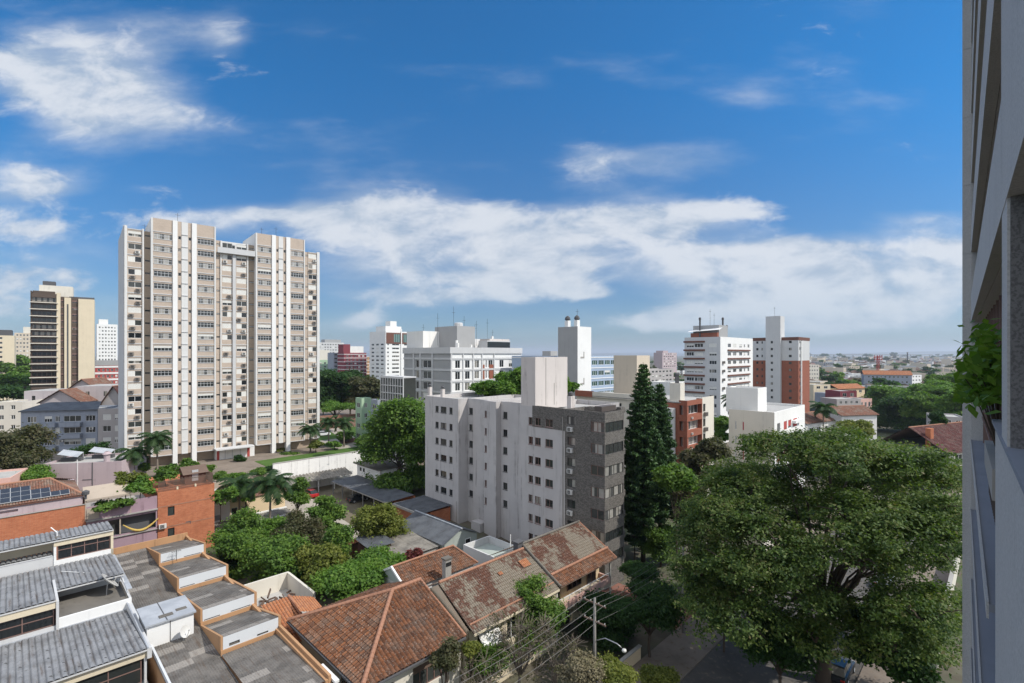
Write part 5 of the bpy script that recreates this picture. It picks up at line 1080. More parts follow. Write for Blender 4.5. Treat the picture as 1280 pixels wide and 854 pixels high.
# G1 pale flats with penthouse behind the grey block
B = Block('apartment_building', 'pale flats with white walls, shade-greyed left side and a stepped penthouse behind the grey block', 'apartment building', 563, 126, 505, 700, 441, 0, 45.3)
B.L2 = B.fr(652)
flats(B, 'whiteclean', 2.9, 8, R=[(.06, .12), (.185, .245), (.31, .37), (.42, .44), (.46, .48), (.50, .56), (.66, .72), (.80, .86), (.92, .97)], L=[(.28, .40), (.44, .62)], ml='midgrey', topm=2.0, wh=2.0, bands=('palegrey', .5, .15), sh=.3)  # left face mid grey, its shade put into the wall colour
mb = MB(); [mb.box(x, x + .35, -.22, 0, 0, B.h) for x in (B.L2 * .0 + .02, B.L2 * .15, B.L2 * .28, B.L2 * .40, B.L2 * .57)]; [mb.box(-.25, 0, y, y + .6, 0, B.h) for y in (B.L1 * .34, B.L1 * .60, B.L1 * .75)]; mb.build('fin', 'palegrey', B.t)
mb = MB(); mb.box(B.L2 * .40, B.L2 * .445, -.05, .0, 4, B.h - 3.2); mb.box(B.L2 * .51, B.L2 * .57, -.05, .0, 4, B.h - 3.2); mb.build('brick_panel', 'redbrick', B.t)
mb = MB(); shell(mb, -.3, B.L2, -.3, B.L1 + .3, B.h - .2, B.h + 1.4, (), (), 0, 1, .8); mb.build('roof_parapet', ['palegrey', 'roofgrey'], B.t)
k = 620 / 132; cube(B, 'penthouse', 7, 13.5, 6, 16, zat(406.5, 132), 'midgrey'); cube(B, 'penthouse', 1.5, 7, 14, 22, zat(414, 138), 'white'); cube(B, 'penthouse', 15, 19, 8, 12, B.h + 4.0, 'whiteclean'); cube(B, 'penthouse', B.L2 - 9, B.L2 - 1, 4, 14, B.h + 4.0, 'stairwall'); mb = MB(); [mb.box(x, x + .5, y, y + .5, B.h + .3, B.h + hh) for x, y, hh in ((4, 2, 2.6), (9, 2.5, 2.2), (15, 2, 3.0), (20, 3, 2.2), (22, 8, 5.0), (6, 5, 3.4))]; mb.build('chimney', 'white', B.t)
cube(B, 'greenhouse', 14, 23, 1.5, 5, B.h + 3.4, 'palegrey', None, 'roofgrey', lambda m: m.box(14.1, 22.9, 1.44, 1.48, B.h + 1.5, B.h + 3.1, 3))
for x, y, hh in ((5, 12, 9), (9, 10, 11), (12, 9, 8.5), (16, 9, 6), (20, 8, 8), (3, 16, 6), (14, 6, 7), (24, 10, 5)): antenna(B.t, x, y, B.h + 2, hh)
mb = MB(); mb.lathe((10, 9, zat(406.5, 132)), [(1.2, -.3), (1.2, .9), (1.0, 1.1)], 10); mb.build('water_tank', 'palegrey', B.t)
# G8 blank white tower and blue building
B = Block('apartment_building', 'light blue panelled building behind the grey block beside a blank white stair tower', 'apartment building', 688, 128, None, 775, 445, 0, 45.3, l1=14)
flats(B, 'blue', 3.0, 6, R=9, topm=1.3, wh=1.35, fracR=.86, nc=3, gl='greenglass', sh=.15, bands=('whiteclean', .22, .1))
mb = MB(); [mb.box(x, x + 3.0, 5, 8, B.h - .5, B.h + 1.3) for x in (6, 15)]; mb.build('roof_box', 'midgrey', B.t)
B = Block('stair_tower', 'blank white tower with chimney cowls rising above the light blue building', 'tower', 722, 121, 697.5, 739, 408, 0, 45.3)
mb = MB(); shell(mb, 0, B.L2, 0, B.L1, 0, B.h, (), (), 0, 1, .5, .1, None, 2)  # white tower's left wall greyed, painted as its shaded side
for z in (.28, .72): mb.box(1.2, 2.6, -.05, 0, B.h * (.5 + z * .4), B.h * (.5 + z * .4) + .4, 3); mb.box(2.4, 2.7, -.05, 0, B.h * (.5 + z * .4), B.h * (.5 + z * .4) + 1.6, 3)
mb.build('wall', ['whiteclean', 'roofgrey', 'midgrey', 'concrete'], B.t)
for y in (B.L1 * .62, B.L1 * .15): mb = MB(); mb.box(.4, 1.5, y - .5, y + .5, B.h, B.h + 1.6); mb.lathe((.95, y, B.h + 1.6), [(.35, 0), (.75, .3), (.6, .8), (.2, 1.2)], 9, 1); mb.build('chimney', ['whiteclean', 'darkgrey'], B.t)
antenna(B.t, 2.5, 2, B.h, 4.5)
# G10, G11, G12 on the right
B = Block('apartment_tower', 'white apartment tower with brown balcony bands left of the brick and grey tower', 'tower block', 900.5, 165, 855.6, 941, 421, 0, 45.3)
flats(B, 'whiteclean', 2.9, 10, R=[(.21, .30), (.36, .46), (.55, .64), (.70, .74), (.82, .88)], L=[(.06, .27), (.29, .53), (.70, .90)], ml='palegrey', topm=2.2, wh=1.25, nc=3, sh=.35)  # pale grey on the left wall stands in for its shade
mb = MB()
for i in range(11):
    z = B.h - 2.0 - i * 2.9
    if z > 1: b1 = MB(); b1.box(-.45, 0, B.L1 * .42, B.L1 + .2, z + .2, z + .75); b1.build('balcony_band', 'brownpaint', B.t)
    if z > 1 and i: b1 = MB(); b1.box(B.L2 * .2, B.L2 * .88, -.45, 0, z + .2, z + .7); b1.build('balcony_band', 'brownpaint', B.t)
cube(B, 'penthouse', 2.5, 10, 1.5, 10.5, zat(406.7, 170), 'midgrey'); cube(B, 'penthouse', 1.2, 2.4, 1.5, 10.8, B.h + 1.5, 'redbrick')
mb = MB(); mb.poly([(.2, .3, B.h + 2.4), (2.6, .3, B.h + 3.2), (2.6, 11.5, B.h + 2.6), (.2, 11.5, B.h + 1.9)]); mb.build('awning', 'whiteframe', B.t)
for x, y, z, hh in ((1.2, 7.5, 2.5, 6.5), (7, 2, 3, 6), (10.5, 2, 2, 4.5)): mb = MB(); mb.tube([(x, y, B.h + z - 2.4), (x, y, B.h + z + hh - 3)], .3, 7); mb.lathe((x, y, B.h + z + hh - 3), [(.4, 0), (.4, .7), (.15, .9)], 7); mb.build('flue', 'darkgrey', B.t)
antenna(B.t, 6, 6, B.h + 4, 6); antenna(B.t, 7, 5, B.h + 4, 4.5)
for i in range(4): put_ac(B.t, (0, 0, 0), (1, 0, 0), B.L2 * .05, B.h - 9 - i * 2.9, 'acdark', 1.5)
B = Block('apartment_tower', 'grey tower with brick lower half and raised blank core at the right', 'tower block', 998, 200, 941, 1012, 421.6, 0, 45.3)
hh = zat(451, 200); nn = [(.08, .14), (.22, .28)]
mb = MB(); fh = 2.85; nfl = 11; z0 = B.h - 2.4 - fh * (nfl - 1)
oL = rows([(B.L1 * .08, B.L1 * .12), (B.L1 * .80, B.L1 * .84), (B.L1 * .9, B.L1 * .94)], 0, fh, 4, 1.1)
def two(x0, x1, y0, y1, ztop, oR, oL_, mlow, mup):
    for za, zb_, m_ in ((0, hh, mlow), (hh, ztop, mup)):
        f = lambda ops: [(o[0], o[1], o[2] - za, o[3] - za) for o in ops if za < o[2] and o[3] < zb_]
        shell(mb, x0, x1, y0, y1, za, zb_, f(oR), f(oL_), m_, 2, .4 if ztop == zb_ else 0)
oR = rows([(1.5, 2.6), (4.0, 5.0)], z0, fh, nfl, 1.3); oL = rows([(B.L1 * .08, B.L1 * .13), (B.L1 * .80, B.L1 * .86), (B.L1 * .20, B.L1 * .23)], z0, fh, nfl, 1.0)
two(0, B.L2, 0, B.L1, B.h, oR, oL, 1, 0)
yc0, yc1 = B.fl(975.5, -1.5), B.fl(957, -1.5); oC = rows([((yc1 - yc0) * .35, (yc1 - yc0) * .50)], z0, fh, nfl, 1.0); ch = zat(396, 208)
shell(mb, -1.5, 4, yc0, yc1, 0, ch, (), oC, 0, 2, .4)
mb.build('wall', ['palegrey', 'redbrick', 'roofgrey'], B.t)
put_windows(B.t, (0, 0, 0), (1, 0, 0), oR, fr='darkframe'); put_windows(B.t, (0, B.L1, 0), (0, -1, 0), oL, fr='darkframe'); put_windows(B.t, (-1.5, yc1, 0), (0, -1, 0), oC, fr='darkframe')
mb = MB(); mb.box(-.08, B.L2 + .1, -.08, 0, B.h - 1.2, B.h + .1); mb.box(-.08, 0, 0, B.L1, B.h - 1.2, B.h + .1); mb.build('roof_band', 'brownpaint', B.t); mb = MB(); mb.box(2.9, 3.7, -.4, 0, 2, B.h - 1.5); mb.build('pilaster', 'whiteclean', B.t); antenna(B.t, 0, yc1 - 3, ch, 4)
B = Block('apartment_building', 'low off-white block with plain side wall and rooftop box above the big tree', 'apartment building', 968, 95, 911, 1006, 515.7, 0, 45.3)
flats(B, 'white', 2.95, 5, R=[(.08, .17), (.28, .38), (.42, .52), (.58, .72), (.74, .78)], L=[(.14, .18), (.31, .35)], ml='palecream', topm=2.3, wh=1.7, fr='whiteframe', sh=.5, shm='redpaint', nc=2)
cube(B, 'rooftop_box', 1.2, 1.2 + 5.2, 3.4, 9.6, zat(485.7, 98), 'white'); mb = MB(); mb.box(B.L2 * .55, B.L2 * .80, -.7, 0, B.h - 3.2, B.h - 2.6); mb.box(B.L2 * .3, B.L2 * .5, -.5, 0, B.h - 6.2, B.h - 5.4); mb.build('balcony', 'whiteclean', B.t)

# left hand background
B = Block('apartment_tower', 'brown and cream tower with white balcony lines left of the beige twin tower', 'tower block', 38, 205, None, 118, 366, 0, 39, l1=14)
x1, x2, x3 = B.fr(72), B.fr(98), B.L2; fh = 2.85; n = 13; z0 = B.h - 3.4 - fh * (n - 1); mb = MB()
oA = rows([(.4, x1 - .4)], z0, fh, n, 1.75); oB = rows([(.5, (x2 - x1) * .28), ((x2 - x1) * .68, (x2 - x1) - .3)], z0, fh, n, 1.2)
wall_holes(mb, (0, 0, 0), (1, 0, 0), x1, B.h, oA, .9, 0); wall_holes(mb, (x1, .5, 0), (1, 0, 0), x2 - x1, B.h - 1, oB, .2, 0); mb.box(x2, x3, -.4, 10, 0, B.h - 1.5, 1); mb.box(0, x2, 1.5, 13, 0, B.h - 1, 0); mb.box(x1 - .3, x1 + .9, -.2, 1, 0, B.h + .6, 1)
mb.box(x1 + (x2 - x1) * .32, x1 + (x2 - x1) * .64, 0, 1, 0, B.h - 1.2, 1); mb.box(x1 + (x2 - x1) * .44, x1 + (x2 - x1) * .52, -.05, 0, 3, B.h - 4, 2); mb.box(0, .3, 0, 13, 0, B.h + .9, 0)
mb.build('wall', ['umber', 'cream', 'darkgrey'], B.t)
put_windows(B.t, (0, 0, 0), (1, 0, 0), oA, nc=5, fr='brownframe', depth=.9); put_windows(B.t, (x1, .5, 0), (1, 0, 0), oB, nc=2, fr='brownframe', sh=.5, shm='brownframe')
for i in range(n): m2 = MB(); m2.box(-.3, x1 + .2, -.75, .02, z0 + i * fh - .55, z0 + i * fh - .25); m2.build('balcony_edge', 'palecream', B.t)
cube(B, 'penthouse', x1 - 6, x2 - 2, 4, 12, zat(357, 212), 'palecream'); cube(B, 'penthouse', x1 - 5, x1 - 1, 5, 9, zat(352.5, 214), 'darkgrey'); cube(B, 'penthouse', .5, x1 - 1, 2, 12, B.h + 1.2, 'umber'); mb = MB(); mb.box(x2 - 3, x3, 1, 1.1, B.h - 1.4, B.h - .6); mb.build('roof_rail', 'darkgrey', B.t)
def quickflats(name, label, cat, pc, Y, pl, pr, ytop, zb, mat, fh, n, R=0, L=0, l1=None, th=42, group=None, ph=None, **k):
    B = Block(name, label, cat, pc, Y, pl, pr, ytop, zb, th, l1=l1, group=group); flats(B, mat, fh, n, R, L, **k)
    if ph: 
        for (x0, x1, y0, y1, dz, m_) in ph: cube(B, 'penthouse', x0 * B.L2, x1 * B.L2, y0 * B.L1, y1 * B.L1, B.h + dz, m_)
    return B
quickflats('apartment_tower', 'white high-rise far off in the gap between the brown tower and the beige twin tower', 'tower block', 121, 400, None, 147, 405, 0, 'whiteclean', 2.9, 14, R=6, l1=14, topm=2, ph=[(.1, .55, .2, .8, 4, 'white')], sh=.1)
quickflats('apartment_building', 'red and white banded block between the brown tower and the beige twin tower', 'apartment building', 119, 240, None, 150, 457, 0, 'redpaint', 3.1, 4, R=5, l1=14, topm=1.6, bands=('whiteclean', .9, .12), ph=[(.0, 1, .0, 1, 2.4, 'midgrey')])
quickflats('apartment_building', 'cream flats with side balconies cut by the left edge of the photo', 'apartment building', -20, 300, None, 18, 419, 0, 'cream', 2.9, 8, R=[(.1, .3), (.4, .6)], l1=14, ph=[(.2, .9, .1, .9, 3.5, 'darkgrey')])
quickflats('apartment_building', 'beige flats with arched roofline half hidden behind the brown tower', 'apartment building', 18, 360, None, 42, 416, 0, 'beige', 2.9, 8, R=5, l1=14, ph=[(.45, 1, .1, .9, 4.5, 'palecream')])
B = quickflats('apartment_building', 'blue grey four storey flats with balconies in the shade of the beige tower', 'apartment building', 26, 126, None, 122, 514, 0, 'bluegrey', 3.0, 4, R=[(.08, .2), (.30, .40), (.44, .5), (.55, .78), (.84, .97)], l1=12, th=14, topm=1.5, wh=1.5, sh=.3, nc=3)
for i in range(4):
    for (f0, f1) in ((.27, .47), (.53, .80)):
        z = B.h - 1.5 - 1.5 - 3.0 * i - 1.1; mb = MB(); x0, x1 = f0 * B.L2, f1 * B.L2; mb.box(x0, x1, -1.2, 0, z - .15, z); mb.box(x0, x1, -1.2, -1.08, z, z + .95); mb.box(x0, x0 + .12, -1.08, 0, z, z + .95); mb.box(x1 - .12, x1, -1.08, 0, z, z + .95); mb.build('balcony', 'bluegrey', B.t)
for i, x in enumerate((.15, .5, .86, .9)): put_ac(B.t, (0, 0, 0), (1, 0, 0), x * B.L2, B.h - 5.2 - 3 * (i % 3))
mb = MB(); mb.poly([(-.3, -.4, B.h), (B.L2 + .3, -.4, B.h), (B.L2 - 1.5, 5, B.h + 1.7), (3.0, 5, B.h + 1.7)]); mb.poly([(-.3, -.4, B.h), (3.0, 5, B.h + 1.7), (-.3, 12, B.h)]); mb.box(-.3, B.L2 + .3, -.45, -.3, B.h - .25, B.h + .05); mb.build('roof', 'darksheet', B.t)
QB = B
B = quickflats('apartment_building', 'grey brown flats squeezed between the blue grey flats and the beige tower', 'apartment building', 122.5, 129, None, 152, 511, 0, 'greybrown', 3.0, 4, R=[(.2, .55), (.7, .85)], l1=10, th=14, topm=1.5, wh=1.5, sh=.6)
B = Block('house', 'flat roofed lilac building with roof panels behind the solar roof', 'building', 53, 90, None, 152, 580.5, 0, 12, l1=9)
mb = MB(); shell(mb, 0, B.L2, 0, B.L1, 0, B.h, (), (), 0, 1, .4); mb.box(1.0, 2.6, -.04, 0, B.h - 3.0, B.h - 2.6, 2); mb.box(B.L2 * .62, B.L2 * .63, -.06, 0, B.h - 6, B.h, 2); mb.box(B.L2 * .43, B.L2 * .44, -.06, 0, B.h - 5, B.h + .6, 3); mb.box(B.L2 * .5, B.L2 * .62, -.06, 0, B.h - 3.2, B.h - 3.1, 2)
mb.build('wall', ['lilac', 'roofgrey', 'darkgrey', 'whiteclean'], B.t); mb = MB(); mb.lathe((B.L2 * .73, 2, B.h - .4), [(.5, 0), (.5, 1.4), (.75, 1.5), (.3, 2.0)], 10); mb.build('chimney', 'lilac', B.t)
for i, (f0, f1, y) in enumerate(((.04, .30, 3.0), (.36, .64, 5.0))):
    s = thing('solar_panel', ('left' if i == 0 else 'right') + ' pale tilted panel array on the flat lilac building', 'solar panel', (B.Xc + B.c * f0 * B.L2 - B.n * y, B.Y + B.n * f0 * B.L2 + B.c * y, B.zb + B.h - .35), math.radians(12)); w = (f1 - f0) * B.L2
    mb = MB(); mb.poly([(0, 0, 1.5), (w, 0, .9), (w, 1.9, 1.5), (0, 1.9, 2.1)]); mb.build('cells', 'metalsheet', s); mb = MB(); [mb.bar((x * w, 0, 1.48 - .6 * x), (x * w, 1.9, 2.1 - .6 * x), .06) for x in (0, .25, .5, .75, 1)]; [mb.box(x * w, x * w + .08, 1.8, 1.9, 0, 2.05 - .6 * x) for x in (0.02, .97)]; mb.box(0, w, 1.0, 1.9, 0, .6, 1); mb.build('frame', ['alu', 'darkgrey'], s)
# middle background
B = quickflats('apartment_tower', 'white high-rise with brown crown behind the pale flats', 'tower block', 482, 360, 462, 521, 414, 0, 'whiteclean', 2.9, 15, R=[(.05, .1), (.2, .42), (.58, .7), (.75, .8), (.9, .96)], L=3, topm=9, th=45.3, ph=[(.1, .6, .2, .8, 4, 'whiteclean'), (.3, .5, .3, .6, 8, 'white')], sh=.1)
mb = MB(); mb.box(B.L2 * .02, B.L2 * .92, -.3, 0, B.h - 9, B.h - 1); mb.box(B.L2 * .25, B.L2 * .45, -.34, -.3, B.h - 8, B.h - 2, 1); mb.box(B.L2 * .55, B.L2 * .78, -.34, -.3, B.h - 8, B.h - 2, 1); mb.build('crown_band', ['brownpaint', 'greenglass'], B.t); mb = MB(); mb.box(B.L2 * .47, B.L2 * .50, -.6, 0, 0, B.h + 2); mb.build('fin', 'whiteclean', B.t)
B = Block('office_building', 'glass curtain wall office with pale grid in front of the white high-rise', 'office building', 504, 112, 476, 520, 473, 0, 45.3)
mb = MB(); mb.box(.1, B.L2, .1, B.L1, 0, B.h); mb.build('wall', 'glass', B.t); mb = MB(); n = 9
for i in range(n + 1): y = B.L1 * i / n; mb.box(-.1, .1, y - .1, y + .1, 0, B.h)
for i in range(12): mb.box(-.12, .1, 0, B.L1, B.h - i * 1.75 - .18, B.h - i * 1.75)
mb.box(-.1, B.L2, -.1, B.L1, B.h, B.h + .3); mb.build('grid', 'palegrey', B.t)
quickflats('apartment_building', 'pale green narrow flats with balconies beside the glass office', 'apartment building', 452, 140, 444.5, 464, 498, 0, 'green', 2.9, 5, R=[(.3, .6)], L=[(.2, .7)], th=45.3, topm=1.4)
quickflats('apartment_building', 'blue grey narrow side wall between the green flats and the glass office', 'apartment building', 472, 134, 464, 480, 500, 0, 'bluegrey', 2.9, 5, R=0, L=[(.2, .7)], th=45.3, topm=1.4)
quickflats('apartment_building', 'maroon and white flats above the dark round trees', 'apartment building', 430, 380, None, 458, 441, 0, 'maroon', 2.9, 7, R=5, l1=12, topm=2, bands=('whiteclean', .4, .2), ph=[(.3, .9, .1, .9, 5, 'white'), (.0, .3, .1, .9, 6.5, 'maroon')])
quickflats('apartment_building', 'long pale grey flats on the skyline right of the beige tower', 'apartment building', 396, 520, None, 430, 428, 0, 'palegrey', 2.9, 5, R=9, l1=12, topm=1.5, ph=[(.3, .9, .1, .9, 3.2, 'midgrey')])
quickflats('apartment_building', 'pale green flats just right of the beige tower', 'apartment building', 396, 400, None, 432, 450, 0, 'green', 2.9, 6, R=6, l1=12, topm=2, ph=[(.0, .45, .1, .9, 8, 'palecream')])
quickflats('office_building', 'dark glass fronted block between the pale green and maroon flats', 'office building', 417, 390, None, 431, 441, 0, 'bluegrey', 3, 6, R=3, l1=12, fracR=.85)
quickflats('apartment_building', 'orange and white flats in the narrow gap beside the maroon flats', 'apartment building', 455, 430, None, 470, 446, 0, 'orange', 2.9, 6, R=3, l1=10, bands=('whiteclean', .4, .2))
B = quickflats('apartment_tower', 'distant purple grey twin slabs on the skyline between the cream block and the white tower', 'tower block', 828, 600, None, 846, 441, 0, 'lilac', 3, 6, R=6, l1=12, ph=[(.1, .45, .1, .9, 2.5, 'lilac')])
quickflats('office_building', 'white framed low building with dark bays behind the conifers', 'building', 838, 260, None, 856, 478, 0, 'white', 3.4, 3, R=[(.1, .4), (.55, .9)], l1=12, wh=2.4)
quickflats('apartment_building', 'grey low flats seen between the conifer tops and the white tower', 'apartment building', 812, 330, None, 842, 462, 0, 'greybrown', 3, 4, R=6, l1=12)
# lilac gabled houses in front of the brown tower
for (lb, pc, pr, Y, ye, yr, mw, mt) in (('lilac house with red gable roof directly below the brown tower', 78, 128, 165, 492, 474.5, 'palelilac', 'farterra'), ('long lilac house with low red gable above the blue grey flats', 50, 102, 142, 503, 488, 'palelilac', 'farterra'), ('lilac house with steep red roof touching the beige tower', 127, 158, 142, 505, 483, 'greybrown', 'redtile'), ('pale lilac house with flat parapet left of the red gables', 30, 80, 160, 489, 486, 'palelilac', 'roofgrey'), ('flat roofed lilac house filling the space behind the red gables', 96, 152, 150, 483, 481, 'palelilac', 'roofgrey')):
    B = Block('house', lb, 'house', pc, Y, None, pr, ye, 0, 12, l1=12); mb = MB(); shell(mb, 0, B.L2, 0, B.L1, 0, B.h, (), (), 0, 1, 0); w = B.L2; zr = zat(yr, Y) - B.zb
    mb.box(w * .2, w * .28, -.04, 0, B.h - 3, B.h - 1.6, 2); mb.box(w * .6, w * .68, -.04, 0, B.h - 3, B.h - 1.6, 2)
    if mt != 'roofgrey': mb.add([(0, 0, B.h), (w, 0, B.h), (w / 2, 0, zr - .1), (0, .02, B.h), (w, .02, B.h), (w / 2, .02, zr - .1)], [(0, 1, 2), (3, 5, 4)])
    mb.build('wall', [mw, 'roofgrey', 'glass'], B.t)
    if mt != 'roofgrey': gable_roof(B.t, -.3, B.L1, 0, w, B.h, zr, tile=mt, over=.5, ridge_ax=1, pu=.5)
quickflats('house', 'small white house with grey awnings at the left edge below the trees', 'house', -8, 150, None, 28, 503, 0, 'palecream', 3, 3, R=[(.2, .35), (.6, .75)], l1=10, th=14)
B = Block('house', 'small pink walled house with orange tiles at the left edge beside the solar roof', 'house', -30, 78, None, 13.5, 601, 0, 30, l1=8); mb = MB(); shell(mb, 0, B.L2, 0, B.L1, 0, B.h, (), (), 0, 1, .3); mb.build('wall', ['pink', 'roofgrey'], B.t); mb = MB(); tiles(mb, (0, -2.2, B.h - 2.6), (1, 0, 0), (0, .92, .38), B.L2 + .3, 2.4, pu=.3); mb.build('roof', 'newterra', B.t)
for lb, pc, pr, Y, ye, yr in (('low house with long red tiled roof behind the tower lawn', 396, 446, 165, 537, 523),):
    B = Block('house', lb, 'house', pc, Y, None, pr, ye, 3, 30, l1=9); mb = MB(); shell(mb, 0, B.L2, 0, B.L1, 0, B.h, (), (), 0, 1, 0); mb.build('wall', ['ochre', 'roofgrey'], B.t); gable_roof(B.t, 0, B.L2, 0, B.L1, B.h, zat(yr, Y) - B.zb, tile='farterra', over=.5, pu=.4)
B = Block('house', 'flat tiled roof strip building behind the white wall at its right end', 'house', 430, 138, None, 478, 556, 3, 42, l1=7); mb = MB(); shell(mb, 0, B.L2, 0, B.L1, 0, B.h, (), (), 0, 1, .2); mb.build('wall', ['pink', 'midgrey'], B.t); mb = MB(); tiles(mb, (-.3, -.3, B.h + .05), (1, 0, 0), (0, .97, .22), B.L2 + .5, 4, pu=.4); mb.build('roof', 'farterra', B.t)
# ------------------------------------------------------------------ city on the plain to the right
rr = random.Random(77)
def fbox(name, label, cat, px0, px1, yt, yb, z, mat, n=4, fl=2, roof=None, th=None, group=None, rise=None, dep=9):
    """building whose front stands between two photo columns, its foot where the sight line of row yb meets height z"""
    Y = (H - z) * F / (yb - HY); th = rr.uniform(-12, 50) if th is None else th; B = Block(name, label, cat, px0, Y, None, px1, yt, z, th, l1=dep, group=group)
    mb = MB(); w = B.L2; h = B.h; fh = h / fl; ops = [(a, b, i * fh + fh * .35, i * fh + fh * .75, None) for i in range(fl) for a, b in even(n, w, .5)]
    shell(mb, 0, w, 0, dep, 0, h, ops, (), 0, 1, 0 if roof else .3, .12); mb.build('wall', [mat, 'roofgrey'], B.t)
    put_windows(B.t, (0, 0, 0), (1, 0, 0), ops, nc=2, fr='whiteframe', depth=.1)
    if roof: gable_roof(B.t, 0, w, 0, dep, h, h + (rise or dep * .22), tile=roof, over=.5, pu=.9 if Y > 250 else .5)
    return B
fbox('apartment_building', 'long blue grey flats with orange tile roof in the middle distance at right', 'apartment building', 1080, 1140, 468, 486, 2, 'bluegrey', 10, 3, 'newterra', -28, dep=14, rise=3)
fbox('apartment_building', 'white gable end joined to the right of the blue grey flats', 'apartment building', 1139, 1152, 469, 487, 2, 'whiteclean', 3, 4, None, 25)
fbox('apartment_building', 'grey flats with dark roof line in front of the blue grey flats', 'apartment building', 1084, 1142, 482, 496, 3, 'midgrey', 9, 2, None, -28)
fbox('apartment_building', 'cream twin block with plain walls right of the brick and grey tower', 'apartment building', 1017, 1038, 481, 505, 4, 'cream', 2, 3, None, 14)
fbox('house', 'beige house with orange hipped roof behind the maroon wall at right', 'house', 1048, 1081, 486, 504, 4, 'ochre', 4, 2, 'newterra', 20)
fbox('house', 'maroon walled house below the orange hipped roof at right', 'house', 1050, 1071, 489, 510, 4, 'maroon', 2, 2, None, 10)
fbox('house', 'pink gabled house front with three windows left of the dark round tree', 'house', 1074, 1090, 499, 515, 4, 'pink', 3, 1, None, 22)
fbox('house', 'grey pink flats with white window strips left of the pink gabled front', 'house', 1046, 1076, 499, 518, 4, 'greybrown', 4, 2, None, 10)
fbox('house', 'blue grey house with dark roof in front of the maroon wall', 'house', 1037, 1054, 492, 508, 4, 'bluegrey', 3, 1, 'sheet' if 0 else None, 14)
fbox('apartment_building', 'off-white four storey flats touching the edge of the brick and grey tower', 'apartment building', 1010, 1024, 456, 480, 3, 'palecream', 4, 5, None, 10)
fbox('house', 'grey stone house with pale window bay right of the dark round tree', 'house', 1167, 1206, 520, 552, 6, 'greybrown', 3, 2, None, -30)
fbox('house', 'low house with long red tiled roof behind the palm at right', 'house', 1007, 1048, 529, 556, 5, 'white', 4, 1, 'farterra', 30)
fbox('house', 'house with two red brown tiled gables behind the big tree crown', 'house', 1052, 1096, 519, 552, 5, 'white', 4, 1, 'farterra', 12)
B = fbox('house', 'house with dark red tile roof just left of the grey balcony facade', 'house', 1184, 1262, 566, 600, 3, 'palecream', 4, 2, 'redtile', 24, dep=14, rise=4.5)
mb = MB(); mb.box(1.0, 2.2, 3.5, 4.5, B.h, B.h + 4.6); mb.build('chimney', 'brick', B.t)
KINDS = [('white walled distant house with red tile roof', 'whiteclean', 'farterra'), ('cream walled distant house with red tile roof', 'cream', 'farterra'), ('white flat roofed distant house', 'whiteclean', None), ('grey flat roofed distant house', 'midgrey', None), ('pink walled distant house with red tile roof', 'pink', 'newterra'), ('long pale distant warehouse with light roof', 'palegrey', None), ('beige distant flats of several storeys', 'beige', None)]
PROTO = []
for i, (lb, mw, mr_) in enumerate(KINDS):
    w, d, h = ((11, 9, 5), (12, 9, 5.5), (12, 10, 6.5), (13, 11, 6), (10, 9, 5), (34, 16, 7), (18, 12, 12))[i]; bm = MB(); shell(bm, -w / 2, w / 2, -d / 2, d / 2, 0, h, [(u - 0, u + 1.5, z, z + 1.3) for z in (([1.2, 3.9] if h < 7 else [1.4, 4.2, 7, 9.6])) for u in np.arange(1.2, w - 2, 3.2) if z + 1.3 < h], [(u, u + 1.5, 1.2, 2.5) for u in np.arange(1.2, d - 2, 3.2)], 0, 1, 0 if mr_ else .4, .12)
    wme = bm.mesh('wall', [mw, 'roofgrey']); gme = MB().box(-w / 2 + .12, w / 2 - .12, -d / 2 + .12, d / 2 - .12, .3, h - .6).mesh('windows', 'glass'); rme = None
    if mr_:
        rb = MB(); z1 = h + d * .24
        rb.add([(-w / 2 - .5, -d / 2 - .5, h - .1), (w / 2 + .5, -d / 2 - .5, h - .1), (w / 2 - 1.5, 0, z1), (-w / 2 + 1.5, 0, z1), (w / 2 + .5, d / 2 + .5, h - .1), (-w / 2 - .5, d / 2 + .5, h - .1)], [(0, 1, 2, 3), (4, 5, 3, 2), (1, 4, 2), (5, 0, 3), (1, 0, 5, 4)]); rme = rb.mesh('roof', mr_)
    PROTO.append((wme, gme, rme, max(w, d), lb))
placed = []; HOUSES = []
def place_house(px, py, z=0.0, kinds=None, sc=1.0):
    Y = (H - z) * F / (py - HY); x = (px - CX) / F * Y; i = rr.choice(kinds or [0, 0, 1, 1, 2, 3, 4, 5, 6, 2])
    for qx, qy, qr in placed:
        if (qx - x) ** 2 + (qy - Y) ** 2 < (qr + PROTO[i][3] * .55 * sc) ** 2: return
    placed.append((x, Y, PROTO[i][3] * .55 * sc)); HOUSES.append((PROTO[i][3] * sc / Y, i, x, Y, z, rr.choice([.2, .8, -.3, 1.1, 2.0]) + rr.uniform(-.1, .1), sc))
for i in range(60):
    px = rr.choice([rr.uniform(396, 480), rr.uniform(800, 860), rr.uniform(0, 40)]); place_house(px, rr.uniform(450, 480), 0, None, 1.2)
for i in range(760):
    px = rr.uniform(1000, 1208); py = 446.5 + (rr.random() ** 1.7) * 52
    place_house(px, py, 0, None, 1.0 if py > 458 else 1.5)
HOUSES.sort(reverse=True); far = MB(); FM = ['whiteclean', 'cream', 'whiteclean', 'midgrey', 'pink', 'palegrey', 'beige', 'farterra']
